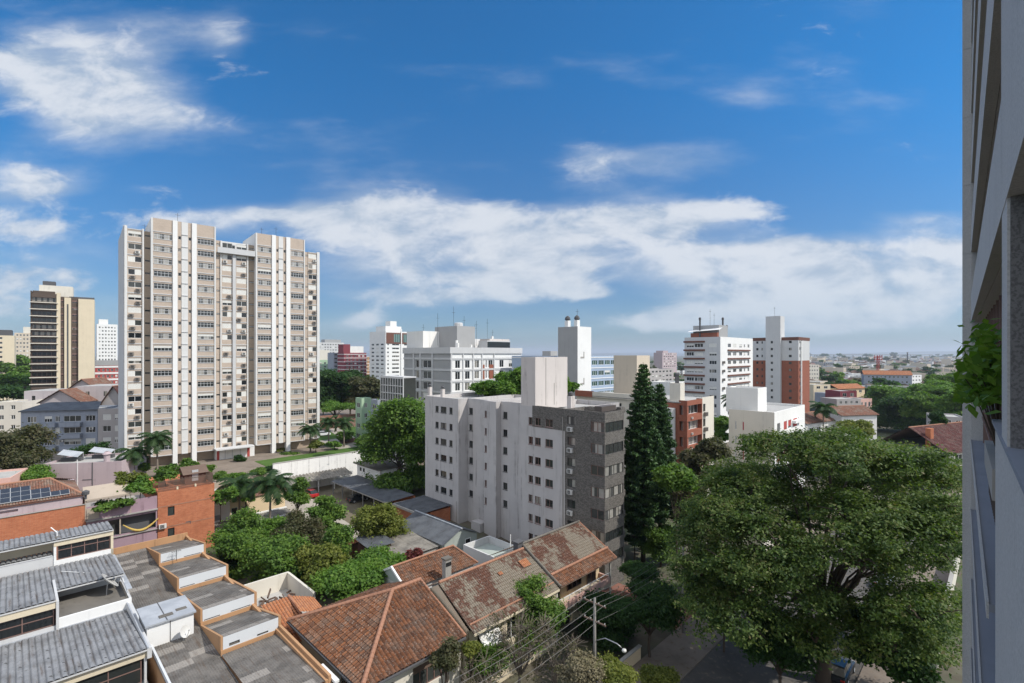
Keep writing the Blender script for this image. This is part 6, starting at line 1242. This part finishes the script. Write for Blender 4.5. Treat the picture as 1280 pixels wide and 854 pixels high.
for n, (s_, i, x, Y, z, rz, sc) in enumerate(HOUSES):
    w, g_, r_, _, lb = PROTO[i]
    if n >= 285:
        m = MB(); a, b, h = ((11, 9, 5), (12, 9, 5.5), (12, 10, 6.5), (13, 11, 6), (10, 9, 5), (34, 16, 7), (18, 12, 12))[i]; m.box(-a / 2, a / 2, -b / 2, b / 2, 0, h, i)
        if r_: m.add([(-a / 2, -b / 2, h), (a / 2, -b / 2, h), (a / 2, b / 2, h), (-a / 2, b / 2, h), (0, 0, h + 2.4)], [(0, 1, 4), (1, 2, 4), (2, 3, 4), (3, 0, 4)], 7)
        c, q = math.cos(rz), math.sin(rz); o = len(far.v); far.v += [(x + sc * (vx * c - vy * q), Y + sc * (vx * q + vy * c), z + sc * vz) for vx, vy, vz in m.v]; far.f += [tuple(o + k for k in f) for f in m.f]; far.m += m.m; continue
    t = thing('distant_house', lb + ' on the plain towards the horizon', 'house', (x, Y, z), rz, lb.replace('distant house', 'distant houses').replace('warehouse', 'warehouses')); t.scale = (sc, sc, sc)
    link('wall', w, t); link('window_glass', g_, t)
    if r_: link('roof', r_, t)
tag(far.build('far_town', FM), 'tiny roofs and walls of the far town just under the horizon', 'town', kind='stuff')
print('far houses', len(placed))
# trees on the plain: single crowns
TP = []
for k in range(5):
    P, O = crown_pts(ball_blobs(5.2, 3.6, 5.4, 6, 60 + k), 90, 9, 1.3, k + 50); TP.append(leaf_mesh('crown', P, 1.35, ['darkleaf', 'leaf', 'darkleaf', 'oliveleaf', 'leaf'][k], .5, k, 1.3, O))
trk = MB().tube([(0, 0, -.3), (0, 0, 3), (.2, 0, 5.5)], [.4, .3, .15], 6).mesh('trunk', 'bark')
LB = ['dark green round tree', 'mid green round tree', 'deep green spreading tree', 'olive brown round tree', 'leafy green tree']
def far_tree(px, py, z=0, sc=1.0, k=None):
    Y = (H - z) * F / (py - HY); x = (px - CX) / F * Y; k = rr.randrange(5) if k is None else k
    for qx, qy, qr in placed:
        if (qx - x) ** 2 + (qy - Y) ** 2 < (qr + 1.5 * sc) ** 2: return
    t = thing('distant_tree', LB[k] + ' among the distant houses of the plain', 'tree', (x, Y, z), rr.uniform(0, 6), LB[k] + 's among the distant houses'); t.scale = (sc, sc, sc * rr.uniform(.85, 1.15)); link('trunk', trk, t); link('crown', TP[k], t)
for i in range(190):
    px = rr.uniform(1000, 1208); py = 447.2 + (rr.random() ** 1.4) * 60; far_tree(px, py, 0, rr.uniform(.8, 1.4) * (1.0 if py > 458 else 1.6))
for i in range(90):
    px = rr.choice([rr.uniform(394, 482), rr.uniform(780, 862), rr.uniform(0, 42)]); far_tree(px, rr.uniform(452, 500), 0, rr.uniform(1, 1.7))
for i in range(24): far_tree(rr.uniform(1000, 1208), rr.uniform(446.3, 448.5), 0, rr.uniform(3, 4.5))
# bridge, mast, chimney on the horizon
Yb = 4200; bx = lambda px: (px - CX) / F * Yb
t = thing('bridge', 'long low bridge crossing the horizon right of the brick and grey tower', 'bridge', (bx(1060), Yb, 0)); mb = MB(); mb.box(bx(1000) - bx(1060), bx(1165) - bx(1060), -6, 6, 24, 29); mb.build('deck', 'concrete', t)
for i in range(14): mb = MB(); x = bx(1006 + i * 12) - bx(1060); mb.box(x, x + 5, -4, 4, -1, 24); mb.build('pier', 'concrete', t)
Yt = 480; t = thing('radio_mast', 'red lattice mast rising above the roofs of the plain', 'mast', ((1097.6 - CX) / F * Yt, Yt, 0)); mb = MB(); hm = zat(445, Yt); s = 1.3
for sx in (-1, 1):
    for sy in (-1, 1): mb.bar((sx * s, sy * s, 0), (sx * s * .6, sy * s * .6, hm), .28)
for i in range(12):
    z0, z1 = hm * i / 12, hm * (i + 1) / 12; a, b = s * (1 - .4 * i / 12), s * (1 - .4 * (i + 1) / 12)
    for sy in (-1, 1): mb.bar((-a, sy * a, z0), (b, sy * b, z1), .2); mb.bar((sy * a, a, z0), (sy * b, -b, z1), .2)
mb.build('lattice', 'redpaint', t); mb = MB(); [mb.box(-3.6, 3.6, -.4 + k, .2 + k, hm - 4 + 2.4 * k, hm - 3.3 + 2.4 * k) for k in (0, 1)]; [mb.box(x, x + .35, -.6, 0, hm - 4.5, hm + .8) for x in (-3.6, -1.2, 1.2, 3.3)]; mb.build('antenna_head', 'redpaint', t)
Yc = 1600; t = thing('chimney_stack', 'thin dark factory chimney standing on the horizon', 'chimney', ((1134.3 - CX) / F * Yc, Yc, 0)); mb = MB(); mb.tube([(0, 0, 0), (0, 0, zat(440.5, Yc))], [2.6, 1.7], 12); mb.build('stack', 'darkgrey', t); mb = MB(); mb.tube([(0, 0, zat(441.5, Yc)), (0, 0, zat(440.3, Yc))], [2.3, 2.3], 12); mb.build('rim', 'concrete', t)
# ------------------------------------------------------------------ trees and plants
# the big spreading street tree
t = thing('spreading_tree', 'huge spreading street tree with umbrella crown filling the lower right', 'tree', (28.6, 45.5, 0)); r = random.Random(4); bl = []
cx, cy = 1.9, 1.2
for (n, rad, z, rx, rz) in ((1, 0, 21.4, 4.6, 1.9), (6, 5.2, 20.0, 4.0, 2.0), (11, 9.2, 17.2, 3.7, 2.3), (13, 11.4, 14.6, 3.4, 2.4), (15, 12.8, 11.4, 3.4, 2.6), (14, 12.0, 7.9, 3.0, 2.4), (7, 7.5, 8.6, 2.6, 1.6), (6, 4.5, 12.5, 2.6, 1.8)):
    for i in range(n):
        a = 2 * math.pi * i / n + r.uniform(-.22, .22) + rad; k = rad * r.uniform(.88, 1.06); x = cx + k * math.cos(a) * 1.0; y = cy + k * math.sin(a) * .95
        gx, gy = grid(28.6 + x, 45.5 + y)
        if gy < 3.2 or (z < 9.5 and y > 7) or (x < -7.5 and y > 2.5): continue
        bl.append((x, y, z + r.uniform(-.9, .9), rx * r.uniform(.85, 1.15), rx * r.uniform(.85, 1.15), rz * r.uniform(.8, 1.2)))
for e in ((-14.3, -2.5, 11.2), (-12.6, -1, 14), (-14.8, -4.5, 8.8), (-12.3, -5.5, 12.2), (-10.8, -2.5, 15.6), (-13.6, .2, 12.6), (-12.8, -7, 9.2), (-9.2, 1.5, 17.0)): bl.append((e[0] + 2.1, e[1], e[2], 3.0, 3.0, 2.1))
mb = MB(); fork = (.6, .8, 6.0); limbs(mb, (0, 0, 0), fork, [(b[0], b[1], b[2] - .3) for b in bl], .62, .05, 3, .8, 7)
for b in bl:
    for k in range(3): e = (b[0] + r.uniform(-.7, .7) * b[3], b[1] + r.uniform(-.7, .7) * b[4], b[2] + r.uniform(-.3, .8) * b[5]); mb.tube([(b[0], b[1], b[2] - .4), ((b[0] + e[0]) / 2, (b[1] + e[1]) / 2, (b[2] + e[2]) / 2 + .2), e], [.09, .06, .02], 5)
mb.build('trunk', 'bark', t, True)
P, O = crown_pts(bl, 3700, 92, .80, 11, .32, -.30, .42); g_ = (28.6 + P[:, 0]) * D1[0] + (45.5 + P[:, 1]) * D1[1]; fz = np.sin(P[:, 0] * .62 + 1) * np.sin(P[:, 1] * .55 + 2) * np.sin(P[:, 2] * .9 + .5); keep = (g_ > 1.6) & ((fz > -.22) | (RNG.random(len(P)) < .22))
link('crown', leaf_mesh('crown', P[keep], .155, 'bigleaf', .55, 12, 1.8, O[keep]), t)

# two conifers
def conifer(label, px, Y, ytop, zb, wpx, seed, zlow=6.0):
    x = (px - CX) / F * Y; ht = zat(ytop, Y) - zb; R = wpx / F * Y / 2; rr = random.Random(seed); t = thing('conifer', label, 'conifer', (x, Y, zb), 0); mb = MB(); mb.tube([(0, 0, -.2), (0, 0, ht * .5), (0, 0, ht)], [.36, .22, .03], 8); C = []; br = MB()
    n = int(ht / .8)
    for i in range(n):
        f = i / n; z = zlow + (ht - zlow) * f; L = R * (1 - f) ** .72 * rr.uniform(.86, 1.1) + .12
        m = 9 if f < .8 else 6
        for k in range(m):
            a = 2 * math.pi * k / m + i * .7 + rr.uniform(-.2, .2); l = L * rr.uniform(.68, 1.15); d = Vector((math.cos(a), math.sin(a), 0)); e = d * l + Vector((0, 0, z + l * .16)); mb.tube([(0, 0, z), tuple(d * l * .55 + Vector((0, 0, z - .05))), tuple(e)], [.05, .035, .012], 4, cap=False)
            for j in range(int(l / .0095)):
                q = .12 + .88 * rr.random() ** .8; c = d * l * q + Vector((rr.gauss(0, .13), rr.gauss(0, .13), z + l * .16 * q * q + rr.gauss(0, .12))); C.append(tuple(c + Vector((-d.y, d.x, 0)) * rr.gauss(0, .22) * q))
    mb.build('trunk', 'bark', t, True); link('crown', leaf_mesh('crown', np.array(C), .21, 'pine', .35, seed, 2.2), t); return t
conifer('taller dark conifer with tiered branches right of the grey block', 804, 72, 453, 0, 74, 5)
conifer('shorter conifer leaning against the right side of the taller one', 825, 75, 478, 0, 54, 6)

RT = round_tree
# trees around the parking court and gardens
RT('tree', 'big dark leaved tree between the white hut and the grey block', 499, 556, 101, 42, 54, 1.6, 'leaf', 14, 41, 3.6, .40, skirt=True)
RT('tree', 'bright crown of a tree showing above the grey block roof', 640, 482, 96, 26, 24, 0, 'brightleaf', 8, 42, 1.6, .38)
RT('tree', 'bright leafy tree top left of the grey block stair tower', 606, 488, 96, 20, 14, 0, 'brightleaf', 6, 43, 1.3, .36)
RT('tree', 'green tree top in the gap right of the grey block stair tower', 706, 486, 92, 16, 16, 0, 'brightleaf', 5, 44, 1.0, .36)
RT('tree', 'pale yellow green tree beside the parking court', 470, 668, 70, 32, 40, .8, 'yellowleaf', 10, 45, 2.4, .22, skirt=True)
RT('tree', 'rounded green tree at the edge of the yard beside the little brick hut', 404, 646, 74, 22, 24, 1, 'leaf', 8, 46, 1.8, .25, skirt=True)
RT('tree', 'leafy green tree beside the orange edged boxes', 306, 682, 66, 36, 36, .4, 'leaf', 10, 47, 2.6, .24, skirt=True)
RT('tree', 'grey green tree in the middle of the garden trees', 372, 670, 68, 26, 36, .6, 'oliveleaf', 9, 48, 2.2, .22, skirt=True)
RT('tree', 'bright green tree in the middle of the garden behind the patio', 352, 704, 61, 42, 32, .3, 'leaf', 10, 49, 2.6, .24, skirt=True)
RT('tree', 'low spreading bright vine tree by the hipped roof', 440, 726, 56, 52, 20, 0, 'brightleaf', 12, 50, 2.8, .24, low=-.1)
RT('tree', 'tall loose green tree behind the vine tree in the garden', 420, 690, 63, 26, 30, .3, 'leaf', 10, 150, 1.8, .22, skirt=True)
RT('tree', 'light green tree nearest the foot of the palms in the garden', 336, 672, 70, 24, 24, .6, 'brightleaf', 9, 151, 1.8, .22, skirt=True)
RT('tree', 'yellow tinged bush between the garden trees', 402, 706, 60, 30, 24, 0, 'yellowleaf', 8, 51, 1.6, .24, skirt=True)
RT('tree', 'green bush between the pale tree and the tiled annex', 478, 706, 61, 34, 18, 0, 'leaf', 8, 52, 1.8, .24, skirt=True)
RT('shrub', 'small red leaved bush beside the tiled annex', 517, 697, 58, 10, 10, 2, 'redleaf', 4, 53, .7, .18, cat='shrub')
RT('tree', 'dark bush at the foot of the brick block', 284, 700, 64, 14, 22, 0, 'darkleaf', 5, 54, 1.0, .22, skirt=True)
RT('shrub', 'leafy shrub between the palms and the yellow house', 372, 620, 82, 16, 20, 1.2, 'leaf', 6, 55, 1.2, .26, cat='shrub')
RT('shrub', 'small bright shrub below the left palm', 308, 622, 84, 8, 16, 1.2, 'brightleaf', 5, 56, .8, .24, cat='shrub')
# left
RT('tree', 'large olive brown tree at the left edge below the cream houses', 12, 572, 92, 44, 44, 0, 'oliveleaf', 11, 57, 2.6, .34, skirt=True)
RT('shrub', 'bright green bush between the lilac building and the left edge tree', 36, 596, 86, 22, 11, 3, 'brightleaf', 7, 58, 1.4, .28, cat='shrub')
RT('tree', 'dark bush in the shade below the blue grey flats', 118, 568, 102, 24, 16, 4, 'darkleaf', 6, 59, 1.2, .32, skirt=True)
for i, (px, py, Y, rx, ry, m_) in enumerate(((24, 455, 330, 14, 9, 'brightleaf'), (16, 478, 230, 20, 12, 'brightleaf'), (8, 492, 200, 22, 14, 'darkleaf'), (30, 470, 260, 14, 12, 'leaf'), (4, 462, 300, 12, 8, 'leaf'))): RT('tree', ('small bright tree high on the slope left of the brown tower', 'yellow green tree below the cream flats at left edge', 'dark tree above the small white house at left edge', 'mid green tree touching the foot of the brown tower', 'tree in front of the cream flats on the left edge')[i], px, py, Y, rx, ry, 0, m_, 7, 60 + i, 1.2, 1.0)
# big rounded trees in the middle background
for i, (px, py, Y, rx, ry, m_) in enumerate(((418, 486, 185, 28, 20, 'darkleaf'), (454, 489, 180, 24, 18, 'oliveleaf'), (438, 480, 200, 22, 15, 'darkleaf'), (404, 478, 205, 16, 14, 'oliveleaf'))): RT('tree', ('dark round tree right of the beige tower, nearest the tower', 'olive round tree right of the beige tower, beside the white high-rise', 'dark tree crown behind the round trees below the maroon flats', 'olive tree crown half hidden by the edge of the beige tower')[i], px, py, Y, rx, ry, 3, m_, 11, 70 + i, 2.4, .62, skirt=True)
for i, (px, py, Y, rx, ry, m_) in enumerate(((420, 510, 160, 20, 8, 'brightleaf'), (352, 568, 128, 10, 6, 'yellowleaf'), (362, 571, 125, 12, 7, 'leaf'), (430, 547, 140, 12, 6, 'leaf'), (455, 553, 132, 14, 8, 'leaf'), (236, 583, 108, 10, 8, 'leaf'), (345, 571, 126, 7, 4, 'brightleaf'), (418, 556, 130, 8, 4, 'brightleaf'), (300, 574, 116, 6, 4, 'darkleaf'), (395, 556, 126, 9, 4, 'yellowleaf'))): RT('shrub', ('bright shrub row above the red roof behind the tower lawn', 'yellow clipped shrub beside the tower entrance', 'green shrub at the right of the tower entrance', 'shrub on the lawn near the green flats', 'shrub behind the right end of the white wall', 'shrub at the foot of the beige tower left of the entrance', 'small bright bush beside the yellow clipped shrub', 'small bright bush on the lawn path', 'ball shaped dark shrub in front of the tower entrance', 'yellow bush on the lawn along the white wall')[i], px, py, Y, rx, ry, 5, m_, 5, 80 + i, .8, .36, cat='shrub')
for i, (px, py, Y, rx, ry) in enumerate(((176, 584, 100, 10, 8), (205, 588, 101, 9, 6), (228, 590, 102, 10, 6), (256, 588, 104, 9, 6))): RT('shrub', ('hedge bush below the shorter palm at the tower corner', 'bush at the foot of the tall palm before the tower', 'low bush between the tall palm and the terrace hut', 'low bush right behind the terrace hut')[i], px, py, Y, rx, ry, 4.5, 'leaf', 6, 180 + i, .8, .3, cat='shrub')
for i, (px, py, Y, rx, ry, m_) in enumerate(((276, 597, 96, 9, 5, 'leaf'), (298, 596, 97, 8, 4, 'brightleaf'), (322, 591, 98, 9, 5, 'leaf'), (342, 586, 101, 7, 5, 'darkleaf'))): RT('shrub', ('bush on the terrace edge right of the brick block', 'low bright bush on the terrace edge above the left palm', 'green bush on the terrace edge above the right palm', 'dark bush at the left end of the white wall')[i], px, py, Y, rx, ry, 4.8, m_, 6, 190 + i, .8, .28, cat='shrub')
# right middle distance
for i, (px, py, Y, rx, ry, m_) in enumerate(((1128, 515, 190, 36, 18, 'darkleaf'), (1120, 494, 230, 30, 12, 'brightleaf'), (1168, 490, 215, 26, 12, 'brightleaf'), (1155, 507, 180, 20, 13, 'leaf'), (1192, 506, 170, 18, 16, 'brightleaf'), (1182, 478, 250, 20, 12, 'leaf'), (1172, 530, 120, 8, 14, 'darkleaf'), (1024, 530, 150, 12, 10, 'leaf'), (878, 572, 80, 24, 26, 'oliveleaf'), (900, 535, 110, 12, 14, 'brightleaf'), (845, 598, 66, 22, 30, 'leaf'), (1070, 538, 120, 20, 10, 'yellowleaf'))): RT('tree', ('broad dark round tree among the roofs at right', 'bright green tree behind the broad dark round tree at right', 'mid green tree mass near the grey balcony facade', 'dark tree between the round tree and the grey stone house', 'bright tree above the grey stone house next to the balcony plant', 'green tree in front of the white warehouses at right', 'narrow dark tree left of the grey stone house', 'green tree under the palm at right', 'olive tree between the cream block and the off-white block', 'bright green bush between the red balconies and the off-white block', 'leafy tree right of the conifers at their foot', 'yellow green tree top behind the big tree crown')[i], px, py, Y, rx, ry, 0, m_, 9, 100 + i, 2.2, max(.3, Y * .0030), skirt=i < 10)
# street trees and shrubs in front of the houses
RT('tree', 'dense green tree in front of the mossy row house', 662, 760, 49, 36, 34, 0, 'leaf', 16, 120, 1.7, .17, skirt=True)
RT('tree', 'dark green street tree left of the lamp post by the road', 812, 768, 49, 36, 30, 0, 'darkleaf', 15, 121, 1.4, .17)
RT('shrub', 'dark green hedge bush below the balcony of the row house', 760, 770, 52, 34, 22, 0, 'darkleaf', 8, 122, 1.8, .20, cat='shrub', skirt=True)
RT('tree', 'dark green tree at the foot of the conifers by the driveway', 800, 716, 60, 24, 7, 0, 'darkleaf', 8, 123, 1.4, .20)
RT('shrub', 'bright yellow green bush at the bottom edge right of the pole', 826, 850, 40, 22, 10, 0, 'yellowleaf', 8, 124, 1.4, .16, cat='shrub')
RT('shrub', 'yellow green bush at the bottom edge beside the twiggy bush', 770, 846, 38, 26, 14, 0, 'yellowleaf', 8, 125, 1.4, .16, cat='shrub')
RT('shrub', 'twiggy brown bush at the bottom edge in front of the pole', 728, 842, 38, 30, 16, 0, 'dryleaf', 8, 126, 1.6, .14, cat='shrub')
RT('shrub', 'dark shrub in the front garden of the row house', 612, 824, 43, 30, 22, 0, 'leaf', 8, 127, 1.4, .17, cat='shrub')
RT('shrub', 'small yellow shrub beside the wall of the hipped roof house', 588, 812, 41.5, 9, 14, 0, 'yellowleaf', 4, 128, .7, .15, cat='shrub')
RT('shrub', 'climbing plant on the front wall of the hipped roof house', 556, 826, 38.8, 20, 24, 0, 'oliveleaf', 6, 129, .8, .15, cat='shrub')
def bare_tree(label, px, Y, z0, z1, w, n, seed, leaves):
    t = thing('bare_tree', label, 'tree', ((px - CX) / F * Y, Y, 0)); mb = MB(); r = random.Random(seed); tips = [(r.uniform(-w, w), r.uniform(-w * .6, w * .6), r.uniform(z0, z1)) for _ in range(n)]
    limbs(mb, (0, 0, 0), (0, 0, 2.2), tips, .16, .02, seed, 1.0, 6)
    for e in tips:
        for k in range(12): q = (e[0] + r.uniform(-1, 1), e[1] + r.uniform(-1, 1), e[2] + r.uniform(-.5, 1.2)); mb.tube([e, q], [.022, .008], 4)
    mb.build('trunk', 'palebark', t, True); P, O = crown_pts([(e[0], e[1], e[2], .9, .9, .8) for e in tips], leaves, 10, .45, seed); link('crown', leaf_mesh('crown', P, .14, 'oliveleaf', .4, seed, 1.6, O), t)
bare_tree('half bare pale trunked tree in the front garden before the mossy row house', 650, 43, 4.5, 7.4, 2.4, 24, 8, 90)
bare_tree('thin twiggy tree between the pale trunked tree and the utility pole', 694, 42, 3.0, 5.6, 1.8, 18, 15, 60)
bare_tree('sparse leafless tree at the bottom edge beside the hipped roof house', 606, 40.5, 2.6, 5.0, 1.5, 16, 19, 50)
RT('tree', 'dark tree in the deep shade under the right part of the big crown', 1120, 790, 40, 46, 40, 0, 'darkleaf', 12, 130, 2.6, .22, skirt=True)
RT('tree', 'young dark street tree hanging over the road left of the big trunk', 975, 806, 42, 46, 32, 0, 'darkleaf', 15, 132, 1.6, .17)
RT('tree', 'slim leafy tree on the pavement between the lamp post and the big crown', 905, 728, 50, 24, 26, 0, 'darkleaf', 12, 133, 1.3, .17)
RT('shrub', 'low dark hedge plant on the far pavement under the big tree', 905, 700, 62, 26, 16, 0, 'darkleaf', 7, 131, 1.2, .2, cat='shrub')
RT('shrub', 'dark bushes on the bank just below the two conifers', 826, 676, 70, 24, 16, 0, 'leaf', 9, 140, 1.4, .2, cat='shrub', skirt=True)
RT('shrub', 'dark bush between the conifer trunks and the grey block', 793, 664, 71, 12, 14, 0, 'darkleaf', 7, 141, 1.0, .2, cat='shrub', skirt=True)
RT('tree', 'grey green bushy tree right of the conifers by the big crown', 862, 628, 70, 20, 26, 0, 'oliveleaf', 9, 142, 1.5, .22, skirt=True)
RT('shrub', 'dark hedge along the driveway below the big crown', 818, 742, 56, 30, 12, 0, 'darkleaf', 9, 143, 1.2, .18, cat='shrub')
# palms
palm('left of the two palms beside the brick block in front of the yellow house', 300, 606, 80, 1.2, 4.0, 1)
palm('right of the two palms beside the brick block with bunches of dead fronds', 337, 604, 77, 1.0, 4.1, 2)
palm('tall palm in front of the beige tower with yellow drooping fronds', 197, 548, 99, 4, 3.7, 3)
palm('shorter palm at the left corner of the beige tower', 168, 566, 97, 4, 3.4, 4)
palm('palm standing before the right edge of the beige tower', 388, 536, 126, 5, 3.4, 5)
palm('tall palm on the tower lawn in front of the red roof', 411, 527, 136, 5, 3.4, 6, dead=False)
palm('palm on the tower lawn nearest the green flats', 430, 528, 134, 5, 3.6, 7, dead=False)
palm('palm rising behind the off-white block in front of the white tower', 918, 500, 128, 0, 4.2, 8)
palm('lone palm among the roofs right of the off-white block', 1029, 510, 140, 2, 4.2, 9, dead=False)
palm('palm by the distant roofs at the right of the plain', 1124, 483, 330, 0, 4, 10, dead=False)
# ------------------------------------------------------------------ poles, wires, cars
def pole(label, a, b, ht, lamp, group='poles along the pavement'):
    t = thing_ab('utility_pole', label, 'utility pole', a, b, 0, group); mb = MB(); mb.tube([(0, 0, -.2), (0, 0, ht)], [.16, .10], 10); mb.build('post', 'polecon', t, True)
    for z in (ht - .5, ht - 2.0): mb = MB(); mb.box(-.06, .06, -1.1, 1.1, z, z + .1); mb.build('crossarm', 'wood', t)
    for z in (ht - .4, ht - 1.9):
        for y in (-1.0, -.4, .4, 1.0): mb = MB(); mb.lathe((0, y, z), [(.02, 0), (.04, .03), (.035, .08), (.045, .10), (.02, .15)], 8); mb.build('insulator', 'acbody', t)
    if lamp: mb = MB(); mb.tube([(0, 0, ht - 3.6), (.2, -.9, ht - 3.1), (.3, -2.0, ht - 3.15), (.3, -2.4, ht - 3.3)], .045, 6); mb.build('lamp_arm', 'steel', t, True); mb = MB(); mb.lathe((0.3, -2.65, ht - 3.45), [(.04, .16), (.16, .12), (.2, 0), (.14, -.1), (.02, -.12)], 10); mb.build('lamp_head', 'acbody', t, True)
    return t
pole('concrete utility pole with curved street lamp arm in front of the row house balcony', 34.4, 24.3, 9.6, True)
pole('dark slim utility pole farther along the pavement under the edge of the big tree', 50.8, 24.4, 9.4, False)
pole('utility pole half hidden under the left part of the big crown', 67.5, 24.4, 9.4, False)
for i, (db, z) in enumerate(((1.0, 9.3), (.4, 9.3), (-.4, 9.3), (-1.0, 9.3), (-.4, 7.8))):
    pts = []
    for (a0, a1) in ((14, 34.4), (34.4, 50.8), (50.8, 67.5)):
        for k in range(9):
            f = k / 8; x, y = world(a0 + (a1 - a0) * f, 24.35 + db); pts.append((x, y, z - .5 * 4 * f * (1 - f)))
    m = MB().tube(pts, .014, 4, cap=False).build('power_line', 'wire'); tag(m, ('topmost power line nearest the houses', 'second power line from the houses', 'middle power line on the street side of the pole', 'outermost power line over the road', 'lower power line hanging under the others')[i] + ', strung between the poles', 'power line', 'power lines along the street')
CW = {}
def car(label, x, y, z, rz, paint, group=None):
    t = thing('parked_car', label, 'car', (x, y, z), rz, group)
    if 'w' not in CW:
        m = MB(); m.tube([(0, -.1, 0), (0, .1, 0)], .32, 16); CW['w'] = m.mesh('tyre', 'tyre'); m = MB(); m.tube([(0, -.11, 0), (0, .11, 0)], .19, 12); CW['r'] = m.mesh('rim', 'alu')
        prof = [(-2.05, .30), (2.0, .30), (2.08, .55), (2.0, .78), (1.1, .92), (-1.75, .95), (-2.08, .85), (-2.12, .5)]; CW['b'] = prof
    m = MB(); m.extr(CW['b'], 0, 0, 0) if 0 else None
    P = CW['b']; n = len(P); ring = lambda w, s: [(u * s, w, .3 + (z_ - .3) * (1 if abs(w) < .75 else .93)) for u, z_ in P]
    st = [(-.84, .96), (-.74, 1.0), (.74, 1.0), (.84, .96)]; vs = [p for w, s in st for p in ring(w, s)]
    m.add(vs, [(i * n + k, i * n + (k + 1) % n, (i + 1) * n + (k + 1) % n, (i + 1) * n + k) for i in range(3) for k in range(n)] + [tuple(range(n))[::-1], tuple(range(3 * n, 4 * n))])
    m.add([(1.05, -.7, .9), (1.05, .7, .9), (.35, .56, 1.42), (.35, -.56, 1.42), (-1.1, .56, 1.44), (-1.1, -.56, 1.44), (-1.85, .68, .94), (-1.85, -.68, .94)], [(3, 2, 4, 5)]); b = m.build('body', paint, t)
    m = MB(); V = [(1.08, -.71, .9), (1.08, .71, .9), (.36, .57, 1.41), (.36, -.57, 1.41), (-1.11, .57, 1.43), (-1.11, -.57, 1.43), (-1.88, .69, .93), (-1.88, -.69, .93)]; m.add(V, [(0, 1, 2, 3), (5, 4, 6, 7), (1, 6, 4, 2), (0, 3, 5, 7)]); m.build('windows', 'glass', t)
    for sx in (-1.3, 1.32):
        for sy in (-.78, .78): w = link('wheel', CW['w'], t, (sx, sy, .32)); link('rim', CW['r'], w)
    for sx, mt, nm in ((2.02, 'whiteframe', 'headlight'), (-2.09, 'redlamp', 'tail_light')):
        for sy in (-.6, .6): m = MB(); m.box(sx - .06, sx + .06, sy - .17, sy + .17, .62, .76); m.build(nm, mt, t)
    return t
def car_ab(label, a, b, paint, rz=0.0, z=.01, group='cars parked under the big tree'): x, y = world(a, b); return car(label, x, y, z, TH0 + rz, paint, group)
car_ab('white car parked under the middle of the big tree', 76, 19.8, 'carwhite'); car_ab('red car just behind the white car under the big tree', 83, 20.0, 'carred')
car_ab('dark car near the bottom edge beside the big trunk', 54.5, 10.8, 'cardark'); car_ab('silver car farther down the shaded road', 80, 11.0, 'carsilver')
x, y = world(41.8, 97.5); car('red car half hidden under the wavy roofed carport by the white wall', x, y, 1.82, TH0 + 1.57, 'carred'); x, y = world(47, 88); car('dark car under the long dark carport', x, y, 1.82, TH0, 'cardark')
x, y = ray(404, 545, 5.1); car('white car parked on the tower forecourt behind the palms', x, y, 5.12, .6, 'carwhite')
# low garden walls along the pavement
t = site('garden_wall', 'low ochre garden wall between the pavement and the row house gardens', 'wall', 38, 25.3); mb = MB(); mb.box(28, 43.5, 25.25, 25.5, 0, 1.3); mb.box(27.9, 43.6, 25.2, 25.55, 1.3, 1.4, 1); fin(mb, 'wall', ['ochre', 'concrete'], t)
t = site('garden_wall', 'pale wall on the far side of the driveway under the conifers', 'wall', 62, 25.6); mb = MB(); mb.box(56.4, 90, 25.3, 25.6, 0, 1.6); fin(mb, 'wall', 'palecream', t)
t = site('street_wall', 'light grey wall seen through the right side of the big crown', 'wall', 90, 5); mb = MB(); mb.box(62, 130, 4.4, 4.7, 0, 2.4); mb.box(62, 130, 4.35, 4.75, 2.4, 2.5, 1); fin(mb, 'wall', ['palecream', 'concrete'], t)
